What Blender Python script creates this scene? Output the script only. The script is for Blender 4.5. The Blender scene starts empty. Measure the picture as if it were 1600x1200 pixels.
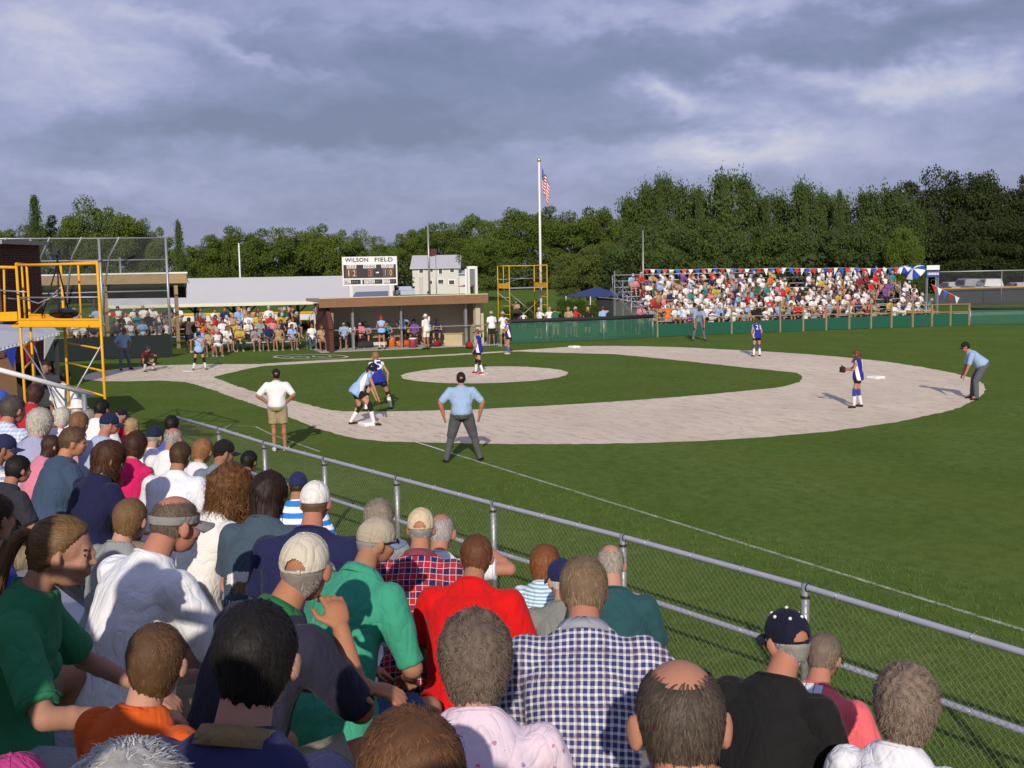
import bpy, bmesh, math, random
import numpy as np
from mathutils import Vector, Matrix
random.seed(7); rng = np.random.default_rng(7)
scene = bpy.context.scene
# ---------------------------------------------------------------- camera
FOC = 1732.4
CAM = np.array([44.156, -10.535, 4.042])
_a, _b, _c = 2.62104, -0.108843, -0.0170157
_f = np.array([math.cos(_a)*math.cos(_b), math.sin(_a)*math.cos(_b), math.sin(_b)])
_r = np.array([math.sin(_a), -math.cos(_a), 0.0]); _u = np.cross(_r, _f)
CR = _r*math.cos(_c)+_u*math.sin(_c); CU = -_r*math.sin(_c)+_u*math.cos(_c); CF = _f
cam = bpy.data.objects.new('camera', bpy.data.cameras.new('camera'))
scene.collection.objects.link(cam); scene.camera = cam
cam.data.sensor_width = 36; cam.data.lens = FOC/1600*36; cam.data.clip_end = 3000; cam.data.clip_start = 0.05
cam.matrix_world = Matrix([[CR[i], CU[i], -CF[i], CAM[i]] for i in range(3)]+[[0, 0, 0, 1]])
scene.render.resolution_x = 1024; scene.render.resolution_y = 768
scene.view_settings.view_transform = 'Standard'; scene.view_settings.look = 'None'
scene.view_settings.exposure = 0.2; scene.view_settings.gamma = 1.0
# ---------------------------------------------------------------- sun and sky
SUN_AZ, SUN_EL = math.radians(-31), math.radians(25)
sd = Vector((math.cos(SUN_EL)*math.cos(SUN_AZ), math.cos(SUN_EL)*math.sin(SUN_AZ), math.sin(SUN_EL)))
sun = bpy.data.objects.new('sun', bpy.data.lights.new('sun', 'SUN')); scene.collection.objects.link(sun)
sun.data.energy = 3.6; sun.data.angle = math.radians(0.5); sun.data.color = (1.0, 0.90, 0.76)
sun.rotation_euler = sd.to_track_quat('Z', 'Y').to_euler()
world = bpy.data.worlds.new('World'); scene.world = world; world.use_nodes = True
wt = world.node_tree; wt.nodes.clear(); WN = wt.nodes; WL = wt.links
def wn(t, **k):
    n = WN.new(t)
    for a, b in k.items(): setattr(n, a, b)
    return n
def wmath(op, a, b=None, clamp=False):
    n = wn('ShaderNodeMath', operation=op); n.use_clamp = clamp
    for i, v in enumerate((a, b)):
        if v is None: continue
        if isinstance(v, (int, float)): n.inputs[i].default_value = v
        else: WL.new(v, n.inputs[i])
    return n.outputs[0]
sky = wn('ShaderNodeTexSky', sky_type='NISHITA', sun_disc=False)
sky.sun_elevation = SUN_EL; sky.sun_rotation = math.pi/2-SUN_AZ
sky.air_density = 1.0; sky.dust_density = 1.5
tc = wn('ShaderNodeTexCoord'); sep = wn('ShaderNodeSeparateXYZ'); WL.new(tc.outputs['Generated'], sep.inputs[0])
X, Y, Z = sep.outputs
# azimuth (deg, left positive from the view axis) and elevation (deg)
ax = wmath('ADD', wmath('MULTIPLY', X, float(_r[0])), wmath('MULTIPLY', Y, float(_r[1])))
fx, fy = math.cos(_a), math.sin(_a)
ay = wmath('ADD', wmath('MULTIPLY', X, fx), wmath('MULTIPLY', Y, fy))
AZ = wmath('MULTIPLY', wmath('ARCTAN2', ax, ay), 180/math.pi)
EL = wmath('MULTIPLY', wmath('ARCSINE', Z), 180/math.pi)
def wnoise(scx, scy, det, rough, off=(0, 0, 0), dist=0.0):
    cmb = wn('ShaderNodeCombineXYZ')
    WL.new(wmath('MULTIPLY', AZ, scx), cmb.inputs[0]); WL.new(wmath('MULTIPLY', EL, scy), cmb.inputs[1])
    cmb.inputs[2].default_value = off[2]
    n = wn('ShaderNodeTexNoise'); n.inputs['Scale'].default_value = 1; n.inputs['Detail'].default_value = det
    n.inputs['Roughness'].default_value = rough; n.inputs['Distortion'].default_value = dist
    WL.new(cmb.outputs[0], n.inputs['Vector']); return n
w1 = wnoise(.16, .30, 4, .6, (0, 0, 3.3), .2); w2 = wnoise(.16, .30, 4, .6, (0, 0, 9.7), .2)
WAZ = wmath('ADD', AZ, wmath('MULTIPLY', wmath('SUBTRACT', w1.outputs[0], .5), 13))
WEL = wmath('ADD', EL, wmath('MULTIPLY', wmath('SUBTRACT', w2.outputs[0], .5), 5))
def px2ang(x, y):
    d = CF*FOC+CR*(x-800)-CU*(y-600); d = d/np.linalg.norm(d)
    return math.degrees(math.atan2(d@_r, d[0]*fx+d[1]*fy)), math.degrees(math.asin(d[2]))
def blob(x, y, sx, sy, amp, tilt=0):
    """soft cloud mass centred on an azimuth and elevation"""
    a0, e0 = px2ang(x, y); k = 1/30.2
    da = wmath('SUBTRACT', WAZ, a0); de = wmath('SUBTRACT', WEL, e0)
    c, s = math.cos(math.radians(tilt)), math.sin(math.radians(tilt))
    p = wmath('DIVIDE', wmath('ADD', wmath('MULTIPLY', da, c), wmath('MULTIPLY', de, s)), sx*k)
    q = wmath('DIVIDE', wmath('SUBTRACT', wmath('MULTIPLY', de, c), wmath('MULTIPLY', da, s)), sy*k)
    r2 = wmath('ADD', wmath('MULTIPLY', p, p), wmath('MULTIPLY', q, q))
    return wmath('MULTIPLY', wmath('POWER', 2.718, wmath('MULTIPLY', r2, -1)), amp)
# brightness of the cloud deck: light breaks (+) and dark bases (-)
bl = [(70, 40, 200, 62, .52, -12), (300, 40, 130, 24, .30, -22), (430, 85, 80, 18, .30, -25), (60, 145, 150, 50, .28, 0),
      (600, 130, 400, 60, -.20, -4), (480, 198, 430, 30, -.34, -3), (780, 75, 260, 55, -.16, 0), (1330, 62, 330, 32, -.30, 3),
      (1100, 142, 85, 28, .50, -10), (1110, 236, 175, 34, .44, 3), (1350, 112, 130, 28, .46, -14), (1550, 108, 110, 30, .46, 0),
      (860, 212, 110, 26, .28, 0), (150, 296, 170, 24, .26, -4), (1200, 8, 460, 20, .36, 0), (1330, 225, 260, 50, .20, 0), (1210, 85, 45, 12, .25, 0),
      (960, 195, 170, 16, -.24, 0), (600, 20, 340, 24, .12, 0), (250, 215, 300, 20, -.18, 0)]
tot = None
for b in bl:
    o = blob(*b); tot = o if tot is None else wmath('ADD', tot, o)
n1 = wnoise(.22, .5, 8, .62, (0, 0, 1.0), .5); n2 = wnoise(.07, .25, 5, .5, (0, 0, 5.0), .3)
n3 = wnoise(.8, 1.6, 6, .65, (0, 0, 8.0), .8)
v = wmath('ADD', tot, wmath('MULTIPLY', wmath('SUBTRACT', n1.outputs[0], .5), .50))
v = wmath('ADD', v, wmath('MULTIPLY', wmath('SUBTRACT', n2.outputs[0], .5), .25))
v = wmath('ADD', v, wmath('MULTIPLY', wmath('SUBTRACT', n3.outputs[0], .5), .18))
v = wmath('ADD', v, .36, clamp=True)
ramp = wn('ShaderNodeValToRGB'); WL.new(v, ramp.inputs[0]); cr = ramp.color_ramp
stops = [(0.0, (1.5, 1.72, 2.9)), (.30, (2.12, 2.36, 3.95)), (.5, (2.92, 3.08, 5.05)), (.70, (3.85, 3.95, 5.7)), (1.0, (5.9, 5.75, 6.4))]
while len(cr.elements) < len(stops): cr.elements.new(.5)
for e, (p, c) in zip(cr.elements, stops): e.position = p; e.color = (c[0]/7, c[1]/7, c[2]/7, 1)
mul = wn('ShaderNodeMixRGB', blend_type='MULTIPLY'); mul.inputs[0].default_value = 1
WL.new(ramp.outputs[0], mul.inputs[1]); mul.inputs[2].default_value = (7, 7, 7, 1)
mx = wn('ShaderNodeMixRGB'); mx.inputs[0].default_value = .88
WL.new(sky.outputs[0], mx.inputs[1]); WL.new(mul.outputs[0], mx.inputs[2])
bg = wn('ShaderNodeBackground'); bg.inputs[1].default_value = 0.10
WL.new(mx.outputs[0], bg.inputs[0]); wo = wn('ShaderNodeOutputWorld'); WL.new(bg.outputs[0], wo.inputs[0])
# ---------------------------------------------------------------- coordinates
def ray(x, y): return CF+CR*(x-800)/FOC-CU*(y-600)/FOC
def AT(x, y, d): return CAM+ray(x, y)*d            # point at depth d seen at photo pixel x, y
def GP(x, y, h=0.0):
    d = ray(x, y); return CAM+d*(h-CAM[2])/d[2]
def dep(p): return float((np.array(p, float)-CAM)@CF)
# ---------------------------------------------------------------- object helpers
COL = scene.collection
def link(o, parent=None):
    COL.objects.link(o)
    if parent is not None: o.parent = parent
    return o
def tag(o, label=None, cat=None, group=None, kind=None):
    if label: o['label'] = label
    if cat: o['category'] = cat
    if group: o['group'] = group
    if kind: o['kind'] = kind
    return o
def empty(name, loc=(0, 0, 0), rz=0, label=None, cat=None, group=None):
    o = bpy.data.objects.new(name, None); o.empty_display_size = .1
    o.location = [float(c) for c in loc]; o.rotation_euler = (0, 0, rz); COL.objects.link(o)
    return tag(o, label, cat, group)
def copy_tree(o, parent=None):
    c = o.copy(); COL.objects.link(c)
    if parent is not None: c.parent = parent
    for ch in list(o.children): copy_tree(ch, c)
    return c
class MB:
    def __init__(s): s.v = []; s.f = []; s.m = []; s.n = 0
    def add(s, v, f, m=0):
        v = np.asarray(v, float).reshape(-1, 3); s.v.append(v)
        s.f += [tuple(int(i)+s.n for i in q) for q in f]; s.m += [m]*len(f); s.n += len(v)
        return s
    def box(s, c, size, R=None, m=0):
        h = np.array(size, float)/2
        v = np.array([[x, y, z] for x in (-1, 1) for y in (-1, 1) for z in (-1, 1)])*h
        if R is not None: v = v@np.array(R).T
        return s.add(v+np.array(c, float), [(0, 1, 3, 2), (4, 6, 7, 5), (0, 4, 5, 1), (2, 3, 7, 6), (0, 2, 6, 4), (1, 5, 7, 3)], m)
    def bar(s, p, q, w, h=None, m=0, up=(0, 0, 1)):
        """rectangular bar from p to q, w across, h along up"""
        p = np.array(p, float); q = np.array(q, float); h = h or w
        d = q-p; L = np.linalg.norm(d); d = d/L; up = np.array(up, float)
        if abs(d@up) > .99: up = np.array((1., 0, 0))
        a = np.cross(d, up); a /= np.linalg.norm(a); b = np.cross(a, d)
        return s.box((p+q)/2, (L, w, h), np.array([d, a, b]).T, m)
    def tube(s, pts, r, n=8, m=0, caps=True):
        pts = [np.array(p, float) for p in pts]; rs = r if isinstance(r, (list, tuple, np.ndarray)) else [r]*len(pts)
        v = []; k = len(pts); prev = None
        for i, p in enumerate(pts):
            d = pts[min(i+1, k-1)]-pts[max(i-1, 0)]; d = d/(np.linalg.norm(d)+1e-12)
            if prev is None:
                up = np.array((0, 0, 1.)) if abs(d[2]) < .9 else np.array((1., 0, 0)); a = np.cross(d, up)
            else: a = prev-d*(prev@d)
            a /= np.linalg.norm(a)+1e-12; prev = a; b = np.cross(d, a)
            t = np.arange(n)*2*math.pi/n
            v += list(p+rs[i]*(np.cos(t)[:, None]*a+np.sin(t)[:, None]*b))
        f = [(i*n+j, i*n+(j+1) % n, (i+1)*n+(j+1) % n, (i+1)*n+j) for i in range(k-1) for j in range(n)]
        if caps: f += [tuple(range(n-1, -1, -1)), tuple((k-1)*n+j for j in range(n))]
        return s.add(v, f, m)
    def cone(s, p0, p1, r0, r1, n=12, m=0):
        """tapered limb with rounded ends"""
        p0 = np.array(p0, float); p1 = np.array(p1, float); d = p1-p0; L = np.linalg.norm(d)+1e-9; d = d/L
        P = []; R = []
        for a in (80, 50, 20): P.append(p0-d*r0*math.sin(math.radians(a))); R.append(r0*math.cos(math.radians(a)))
        for t in (.0, .33, .66, 1.): P.append(p0+d*L*t); R.append(r0+(r1-r0)*t)
        for a in (20, 50, 80): P.append(p1+d*r1*math.sin(math.radians(a))); R.append(r1*math.cos(math.radians(a)))
        return s.tube(P, R, n, m)
    def ell(s, c, r, R=None, n=16, k=10, m=0):
        v = [(0, 0, 1.)]
        for i in range(1, k):
            ph = math.pi*i/k
            for j in range(n):
                t = 2*math.pi*j/n; v.append((math.sin(ph)*math.cos(t), math.sin(ph)*math.sin(t), math.cos(ph)))
        v.append((0, 0, -1.)); v = np.array(v)*np.array(r, float)
        if R is not None: v = v@np.array(R).T
        f = [(0, 1+j, 1+(j+1) % n) for j in range(n)]
        for i in range(k-2):
            a = 1+i*n
            f += [(a+j, a+n+j, a+n+(j+1) % n, a+(j+1) % n) for j in range(n)]
        a = 1+(k-2)*n; f += [(a+j, len(v)-1, a+(j+1) % n) for j in range(n)]
        return s.add(v+np.array(c, float), f, m)
    def loft(s, secs, n=20, m=0, pw=1.0):
        """closed loft through elliptic sections (centre, x axis, y axis, rx, ry)"""
        v = []; k = len(secs)
        for c, xa, ya, rx, ry in secs:
            t = np.arange(n)*2*math.pi/n; ct, st = np.cos(t), np.sin(t)
            ct = np.sign(ct)*abs(ct)**pw; st = np.sign(st)*abs(st)**pw
            v += list(np.array(c)+(rx*ct)[:, None]*np.array(xa)+(ry*st)[:, None]*np.array(ya))
        f = [(i*n+j, i*n+(j+1) % n, (i+1)*n+(j+1) % n, (i+1)*n+j) for i in range(k-1) for j in range(n)]
        f += [tuple(range(n-1, -1, -1)), tuple((k-1)*n+j for j in range(n))]
        return s.add(v, f, m)
    def prism(s, poly, z0, z1, m=0):
        n = len(poly); v = [(p[0], p[1], z0) for p in poly]+[(p[0], p[1], z1) for p in poly]
        return s.add(v, [tuple(range(n-1, -1, -1)), tuple(range(n, 2*n))]+[(i, (i+1) % n, n+(i+1) % n, n+i) for i in range(n)], m)
    def slab(s, poly3, t, m=0):
        """thick sheet from a planar 3-D polygon, thickness t along its normal"""
        P = np.array(poly3, float); nn = np.cross(P[1]-P[0], P[2]-P[0]); nn /= np.linalg.norm(nn); n = len(P)
        return s.add(np.vstack([P-nn*t/2, P+nn*t/2]), [tuple(range(n-1, -1, -1)), tuple(range(n, 2*n))]+[(i, (i+1) % n, n+(i+1) % n, n+i) for i in range(n)], m)
    def mesh(s, name, smooth=False):
        me = bpy.data.meshes.new(name); me.from_pydata(np.vstack(s.v).tolist(), [], s.f)
        me.polygons.foreach_set('material_index', s.m)
        if smooth: me.polygons.foreach_set('use_smooth', [True]*len(s.f))
        me.update(); return me
    def build(s, name, mats, parent=None, smooth=False, loc=None):
        me = s.mesh(name, smooth)
        for mm in (mats if isinstance(mats, (list, tuple)) else [mats]): me.materials.append(mm)
        if loc is not None: me.transform(Matrix.Translation([-float(c) for c in loc]))
        o = bpy.data.objects.new(name, me)
        if loc is not None: o.location = [float(c) for c in loc]
        return link(o, parent)
# ---------------------------------------------------------------- materials
MC = {}
def srgb(c):
    return tuple(((x/255)/12.92 if x/255 <= .04045 else ((x/255+.055)/1.055)**2.4) for x in c)
class NT:
    def __init__(s, name):
        s.mat = bpy.data.materials.new(name); s.mat.use_nodes = True; s.t = s.mat.node_tree; s.N = s.t.nodes; s.L = s.t.links
        s.b = s.N['Principled BSDF']; s.out = s.N['Material Output']; s.tc = s.N.new('ShaderNodeTexCoord')
    def new(s, t, **k):
        n = s.N.new(t)
        for a, b in k.items(): setattr(n, a, b)
        return n
    def put(s, sock, v):
        if v is None: return
        if hasattr(v, 'is_linked') or hasattr(v, 'links'): s.L.new(v, sock)
        elif isinstance(v, (int, float)): sock.default_value = v
        else: sock.default_value = tuple(v)+((1,) if len(v) == 3 and len(sock.default_value) == 4 else ())
    def math(s, op, a, b=None, c=None, clamp=False):
        n = s.new('ShaderNodeMath', operation=op, use_clamp=clamp)
        for i, v in enumerate((a, b, c)): s.put(n.inputs[i], v) if v is not None else None
        return n.outputs[0]
    def mix(s, f, a, b, blend='MIX'):
        n = s.new('ShaderNodeMixRGB', blend_type=blend); s.put(n.inputs[0], f); s.put(n.inputs[1], a); s.put(n.inputs[2], b); return n.outputs[0]
    def coord(s, kind='Object', scale=(1, 1, 1), rot=(0, 0, 0)):
        mp = s.new('ShaderNodeMapping'); mp.inputs['Scale'].default_value = scale; mp.inputs['Rotation'].default_value = rot
        if kind == 'World': g = s.new('ShaderNodeNewGeometry'); s.L.new(g.outputs['Position'], mp.inputs[0])
        else: s.L.new(s.tc.outputs[kind], mp.inputs[0])
        return mp.outputs[0]
    def noise(s, scale, det=3, rough=.5, vec=None, dist=0, out=0):
        n = s.new('ShaderNodeTexNoise'); n.inputs['Scale'].default_value = scale; n.inputs['Detail'].default_value = det
        n.inputs['Roughness'].default_value = rough; n.inputs['Distortion'].default_value = dist
        if vec is None: vec = s.coord('Object')
        s.L.new(vec, n.inputs['Vector']); return n.outputs[out]
    def ramp(s, f, st):
        n = s.new('ShaderNodeValToRGB'); s.L.new(f, n.inputs[0]); e = n.color_ramp.elements
        while len(e) < len(st): e.new(.5)
        for q, (p, c) in zip(e, st): q.position = p; q.color = tuple(c)+(1,) if not isinstance(c, (int, float)) else (c, c, c, 1)
        return n.outputs[0]
    def bump(s, h, strength=.3, dist=.01):
        n = s.new('ShaderNodeBump'); n.inputs['Strength'].default_value = strength; n.inputs['Distance'].default_value = dist
        s.L.new(h, n.inputs['Height']); s.L.new(n.outputs[0], s.b.inputs['Normal']); return n
    def base(s, c, rough=.7, metal=0, spec=.3):
        s.put(s.b.inputs['Base Color'], c); s.b.inputs['Roughness'].default_value = rough; s.b.inputs['Metallic'].default_value = metal
        s.b.inputs['Specular IOR Level'].default_value = spec; return s.mat
def sc(c, k): return tuple(min(1, x*k) for x in c)
def plain(name, c, rough=.6, metal=0, var=.15, scale=4, bump=0, spec=.3):
    key = ('p', name, c, rough)
    if key in MC: return MC[key]
    t = NT(name); nz = t.noise(scale, 5, .6)
    m = t.base(t.mix(nz, sc(c, 1-var), sc(c, 1+var)), rough, metal, spec)
    if bump: t.bump(t.noise(scale*6, 4, .6), bump, .01)
    MC[key] = m; return m
def cloth(c, name='cloth', rough=.85, pattern=None):
    key = ('c', c, name, pattern)
    if key in MC: return MC[key]
    t = NT(name); n1 = t.noise(5, 3, .5); n2 = t.noise(420, 2, .5)
    col = t.mix(n1, sc(c, .86), sc(c, 1.1))
    if pattern: col = pattern_nodes(t, pattern, col)
    col = t.mix(.10, col, n2, 'OVERLAY')
    m = t.base(col, rough, 0, .15)
    t.b.inputs['Sheen Weight'].default_value = .04
    fa = t.noise(1, 2, .5, t.coord('Object', (5, 5, 2.6), (0, .35, .2)), 1.6); fb = t.noise(1, 2, .5, t.coord('Object', (13, 13, 6), (.3, -.5, .1)), 1.2)
    cr = lambda f: t.math('POWER', t.math('MULTIPLY', t.math('ABSOLUTE', t.math('SUBTRACT', f, .5)), 4, None, True), .6)
    hgt = t.math('ADD', t.math('MULTIPLY', cr(fa), .7), t.math('MULTIPLY', cr(fb), .28))
    t.bump(t.math('ADD', hgt, t.math('MULTIPLY', n2, .02)), .5, .022)
    MC[key] = m; return m
def stripe(t, axis_out, period, width, phase=0.0):
    f = t.math('FRACT', t.math('ADD', t.math('DIVIDE', axis_out, period), phase))
    return t.math('LESS_THAN', f, width)
def pattern_nodes(t, pat, col):
    s = t.new('ShaderNodeSeparateXYZ'); t.L.new(t.coord('Object'), s.inputs[0]); x, y, z = s.outputs
    # around-the-body coordinate so that the pattern keeps its pitch on the sides
    a = t.math('MULTIPLY', x, 1.0)
    if pat in ('bluecheck', 'redplaid'): z = t.math('ADD', t.math('MULTIPLY', z, .87), t.math('MULTIPLY', y, .5))
    wob = t.math('MULTIPLY', t.math('SUBTRACT', t.noise(6, 2, .5), .5), .02)
    a = t.math('ADD', a, wob); zz = t.math('ADD', z, wob)
    if pat == 'bluecheck':
        v1 = stripe(t, a, .021, .62); h1 = stripe(t, zz, .021, .62)
        v2 = stripe(t, a, .084, .14, .3); h2 = stripe(t, zz, .084, .14, .3)
        k = t.math('MULTIPLY', t.math('ADD', v1, h1), .5)
        c = t.mix(k, (.66, .64, .68), (.035, .045, .14)); c = t.mix(t.math('MULTIPLY', t.math('ADD', v2, h2), .28), c, (.12, .05, .05)); return c
    if pat == 'redplaid':
        v1 = stripe(t, a, .062, .5); h1 = stripe(t, zz, .062, .5); v2 = stripe(t, a, .031, .10); h2 = stripe(t, zz, .031, .10)
        k = t.math('MULTIPLY', t.math('ADD', v1, h1), .5); c = t.mix(k, (.46, .02, .03), (.025, .02, .09))
        return t.mix(t.math('MULTIPLY', t.math('MAXIMUM', v2, h2), .62), c, (.75, .68, .66))
    if pat == 'stripes': return t.mix(stripe(t, zz, .022, .45), (.62, .72, .80), (.20, .38, .52))
    if pat == 'widestripes': return t.mix(stripe(t, zz, .075, .5), (.75, .8, .85), (.03, .2, .62))
    if pat == 'polostripes': return t.mix(stripe(t, zz, .05, .4), (.72, .73, .78), (.30, .33, .42))
    if pat == 'palecheck':
        k = t.math('MULTIPLY', t.math('ADD', stripe(t, a, .03, .4), stripe(t, zz, .03, .4)), .5); return t.mix(k, (.62, .68, .80), (.30, .38, .58))
    if pat == 'floral':
        vo = t.new('ShaderNodeTexVoronoi'); vo.inputs['Scale'].default_value = 26; t.L.new(t.coord('Object'), vo.inputs['Vector'])
        d = t.math('LESS_THAN', t.math('ADD', vo.outputs['Distance'], t.math('MULTIPLY', t.noise(160, 2, .5), .22)), .27)
        c = t.mix(t.math('GREATER_THAN', t.noise(22, 1, .5), .5), (.50, .12, .22), (.20, .20, .42))
        return t.mix(t.math('MULTIPLY', d, .8), (.68, .56, .66), c)
    if pat == 'pinstripe':
        side = t.math('LESS_THAN', t.math('ABSOLUTE', t.math('ADD', x, .055)), .095)
        c = t.mix(stripe(t, a, .035, .1), (.68, .72, .82), (.10, .12, .25)); return t.mix(side, (.72, .13, .15), c)
    if pat == 'back_print':
        back = t.math('LESS_THAN', y, .05); wn_ = t.math('MULTIPLY', t.math('SUBTRACT', t.noise(18, 3, .6), .5), .10)
        ell = lambda cx, cz, a_, b_: t.math('LESS_THAN', t.math('ADD', t.math('POWER', t.math('DIVIDE', t.math('ADD', t.math('SUBTRACT', x, cx), wn_), a_), 2), t.math('POWER', t.math('DIVIDE', t.math('ADD', t.math('SUBTRACT', z, cz), wn_), b_), 2)), 1)
        box = lambda x0, x1, z0, z1: t.math('MULTIPLY', t.math('MULTIPLY', t.math('GREATER_THAN', x, x0), t.math('LESS_THAN', x, x1)), t.math('MULTIPLY', t.math('GREATER_THAN', z, z0), t.math('LESS_THAN', z, z1)))
        c = t.mix(t.math('MULTIPLY', ell(-.02, .475, .10, .045), back), col, (.66, .66, .66)); c = t.mix(t.math('MULTIPLY', ell(.0, .445, .075, .03), back), c, (.20, .13, .08))
        st = t.math('MULTIPLY', stripe(t, x, .022, .55), t.math('GREATER_THAN', t.noise(40, 2, .6, t.coord('Object', (1, 1, .25))), .46))
        return t.mix(t.math('MULTIPLY', t.math('MULTIPLY', st, box(-.11, .07, .28, .385)), t.math('MULTIPLY', back, .8)), c, (.55, .58, .60))
    if pat == 'jersey_side':
        return t.mix(t.math('MULTIPLY', t.math('GREATER_THAN', t.math('ABSOLUTE', x), .105), t.math('LESS_THAN', t.math('ABSOLUTE', t.math('SUBTRACT', y, t.math('MULTIPLY', t.math('SUBTRACT', z, .95), .25))), .055)), col, (.8, .8, .82))
    return col
def skin(c=(.42, .22, .14)):
    key = ('skin', c)
    if key in MC: return MC[key]
    t = NT('skin'); n = t.noise(14, 4, .6)
    col = t.mix(n, sc(c, .85), (min(1, c[0]*1.15), c[1]*1.02, c[2]*1.0))
    col = t.mix(t.math('MULTIPLY', t.noise(60, 5, .75), .35), col, sc(c, .62)); m = t.base(col, .62, 0, .25); t.b.inputs['Subsurface Weight'].default_value = .08; t.b.inputs['Subsurface Radius'].default_value = (.01, .004, .002)
    t.bump(t.noise(120, 5, .7), .35, .004); MC[key] = m; return m
def hairmat(c, rough=.42):
    key = ('hair', c)
    if key in MC: return MC[key]
    t = NT('hair'); at = t.new('ShaderNodeAttribute', attribute_name='tone'); n = t.noise(24, 4, .7)
    k = t.math('ADD', t.math('MULTIPLY', at.outputs['Fac'], .8), t.math('MULTIPLY', n, .4))
    col = t.mix(k, sc(c, .30), sc(c, 1.8)); m = t.base(col, .55, 0, .25)
    t.bump(t.noise(1, 4, .7, t.coord('Object', (160, 160, 40))), .5, .004); MC[key] = m; return m
GALV = plain('galvanised_steel', (.34, .35, .38), .45, .55, .2, 6, .15, .5)
RAILM = plain('rail_paint', (.36, .37, .47), .5, .1, .16, 7, .15)
YEL = plain('yellow_paint', (.72, .36, .012), .5, 0, .18, 5, .1)
WHITE = plain('white_paint', (.72, .72, .72), .6, 0, .06, 3)
ALU = plain('aluminium_plank', (.42, .43, .48), .4, .5, .12, 5, .1)
DARK = plain('dark_metal', (.03, .03, .035), .5)
BLACK = plain('black_plastic', (.012, .012, .014), .5)
WOOD = plain('stained_wood', (.22, .12, .065), .75, 0, .3, 3, .3)
TAN = plain('treated_lumber', (.34, .24, .13), .8, 0, .25, 4, .3)
# ---------------------------------------------------------------- people
def nv(v): v = np.array(v, float); return v/(np.linalg.norm(v)+1e-12)
def rx_(a): c, s = math.cos(a), math.sin(a); return np.array([[1, 0, 0], [0, c, -s], [0, s, c]])
def ry_(a): c, s = math.cos(a), math.sin(a); return np.array([[c, 0, s], [0, 1, 0], [-s, 0, c]])
def rz_(a): c, s = math.cos(a), math.sin(a); return np.array([[c, -s, 0], [s, c, 0], [0, 0, 1]])
def ik(a, b, l1, l2, pole):
    a = np.array(a, float); b = np.array(b, float); d = b-a; L = np.linalg.norm(d); mx = (l1+l2)*.995
    if L > mx: b = a+d/L*mx; d = b-a; L = mx
    L = max(L, abs(l1-l2)*1.05+1e-3); u = d/np.linalg.norm(d); x = (l1*l1-l2*l2+L*L)/(2*L); h = math.sqrt(max(0, l1*l1-x*x))
    p = np.array(pole, float); p = p-u*(p@u); return a+u*x+nv(p)*h, b
def remesh(mb, voxel, smooth=2, disp=0, dscale=.12, name='m'):
    """fuse the pieces of mb into one continuous skin"""
    me = mb.mesh(name); o = bpy.data.objects.new('tmp', me); COL.objects.link(o)
    r = o.modifiers.new('r', 'REMESH'); r.mode = 'VOXEL'; r.voxel_size = voxel; r.use_smooth_shade = True
    if smooth: s = o.modifiers.new('s', 'SMOOTH'); s.factor = .5; s.iterations = smooth
    if disp:
        tx = bpy.data.textures.get('folds%g' % dscale)
        if tx is None:
            tx = bpy.data.textures.new('folds%g' % dscale, 'CLOUDS'); tx.noise_scale = dscale; tx.noise_depth = 2
        dm = o.modifiers.new('d', 'DISPLACE'); dm.texture = tx; dm.strength = disp; dm.mid_level = .5; dm.texture_coords = 'LOCAL'
    dg = bpy.context.evaluated_depsgraph_get(); out = bpy.data.meshes.new_from_object(o.evaluated_get(dg))
    bpy.data.objects.remove(o); bpy.data.meshes.remove(me); out.name = name; out.materials.clear(); return out
def pose(kind='sit', lean=12, slouch=8, neck=10, sw=1.0, hands=None, feet=None, knees=None, pelvis=None, yaw=0, pitch=0, roll=0, twist=0, elb=None, side=0, hipw=.09, tf=1.0):
    J = {}; L = math.radians
    def d(a): return np.array([math.sin(L(side)), math.sin(L(a)), math.cos(L(a))])
    P = np.array(pelvis if pelvis is not None else ((0, 0, .11) if kind == 'sit' else (0, 0, .96)), float)
    C = P+(.285 if kind == 'sit' else .27)*tf*d(lean); N = C+(.225 if kind == 'sit' else .215)*tf**.5*d(lean+slouch)
    T = rz_(L(twist)); xs = T@np.array([1., 0, 0]); J['xs'] = xs; J['xh'] = np.array([1., 0, 0])
    J['P'], J['C'], J['N'] = P, C, N; J['ds'] = d(lean+slouch)
    HR = T@rz_(L(yaw))@rx_(-L(pitch))@ry_(L(roll)); J['HR'] = HR
    J['H'] = N+d(lean+slouch+neck*.7)*.142+T@np.array([0, .014, 0])
    hands = hands or (((-.11, .36, .20), (.11, .36, .20)) if kind == 'sit' else ((-.27, .06, .74), (.27, .06, .74)))
    feet = feet or (((-.13, .44, -.36), (.13, .44, -.36)) if kind == 'sit' else ((-.12, 0, .07), (.12, 0, .07)))
    elb = elb or ((-1, -.7, -.4), (1, -.7, -.4))
    for i, sg in ((0, -1), (1, 1)):
        sh = N+xs*sg*.166*sw+d(lean+slouch)*-.072; hp = P+np.array([sg*hipw, 0, -.02])
        J['sh%d' % i] = sh; J['hp%d' % i] = hp
        J['el%d' % i], J['wr%d' % i] = ik(sh, hands[i], .285, .255, elb[i])
        kp = knees[i] if knees else ((sg*.15, .6, .5) if kind == 'sit' else (sg*.12, 1, 0))
        J['kn%d' % i], J['an%d' % i] = ik(hp, feet[i], .43, .41, kp)
        J['ft%d' % i] = nv(np.array([sg*.25, 1, -.12]) if kind == 'sit' else np.array([sg*.3, 1, 0]))
    J['sw'] = sw; return J
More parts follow.
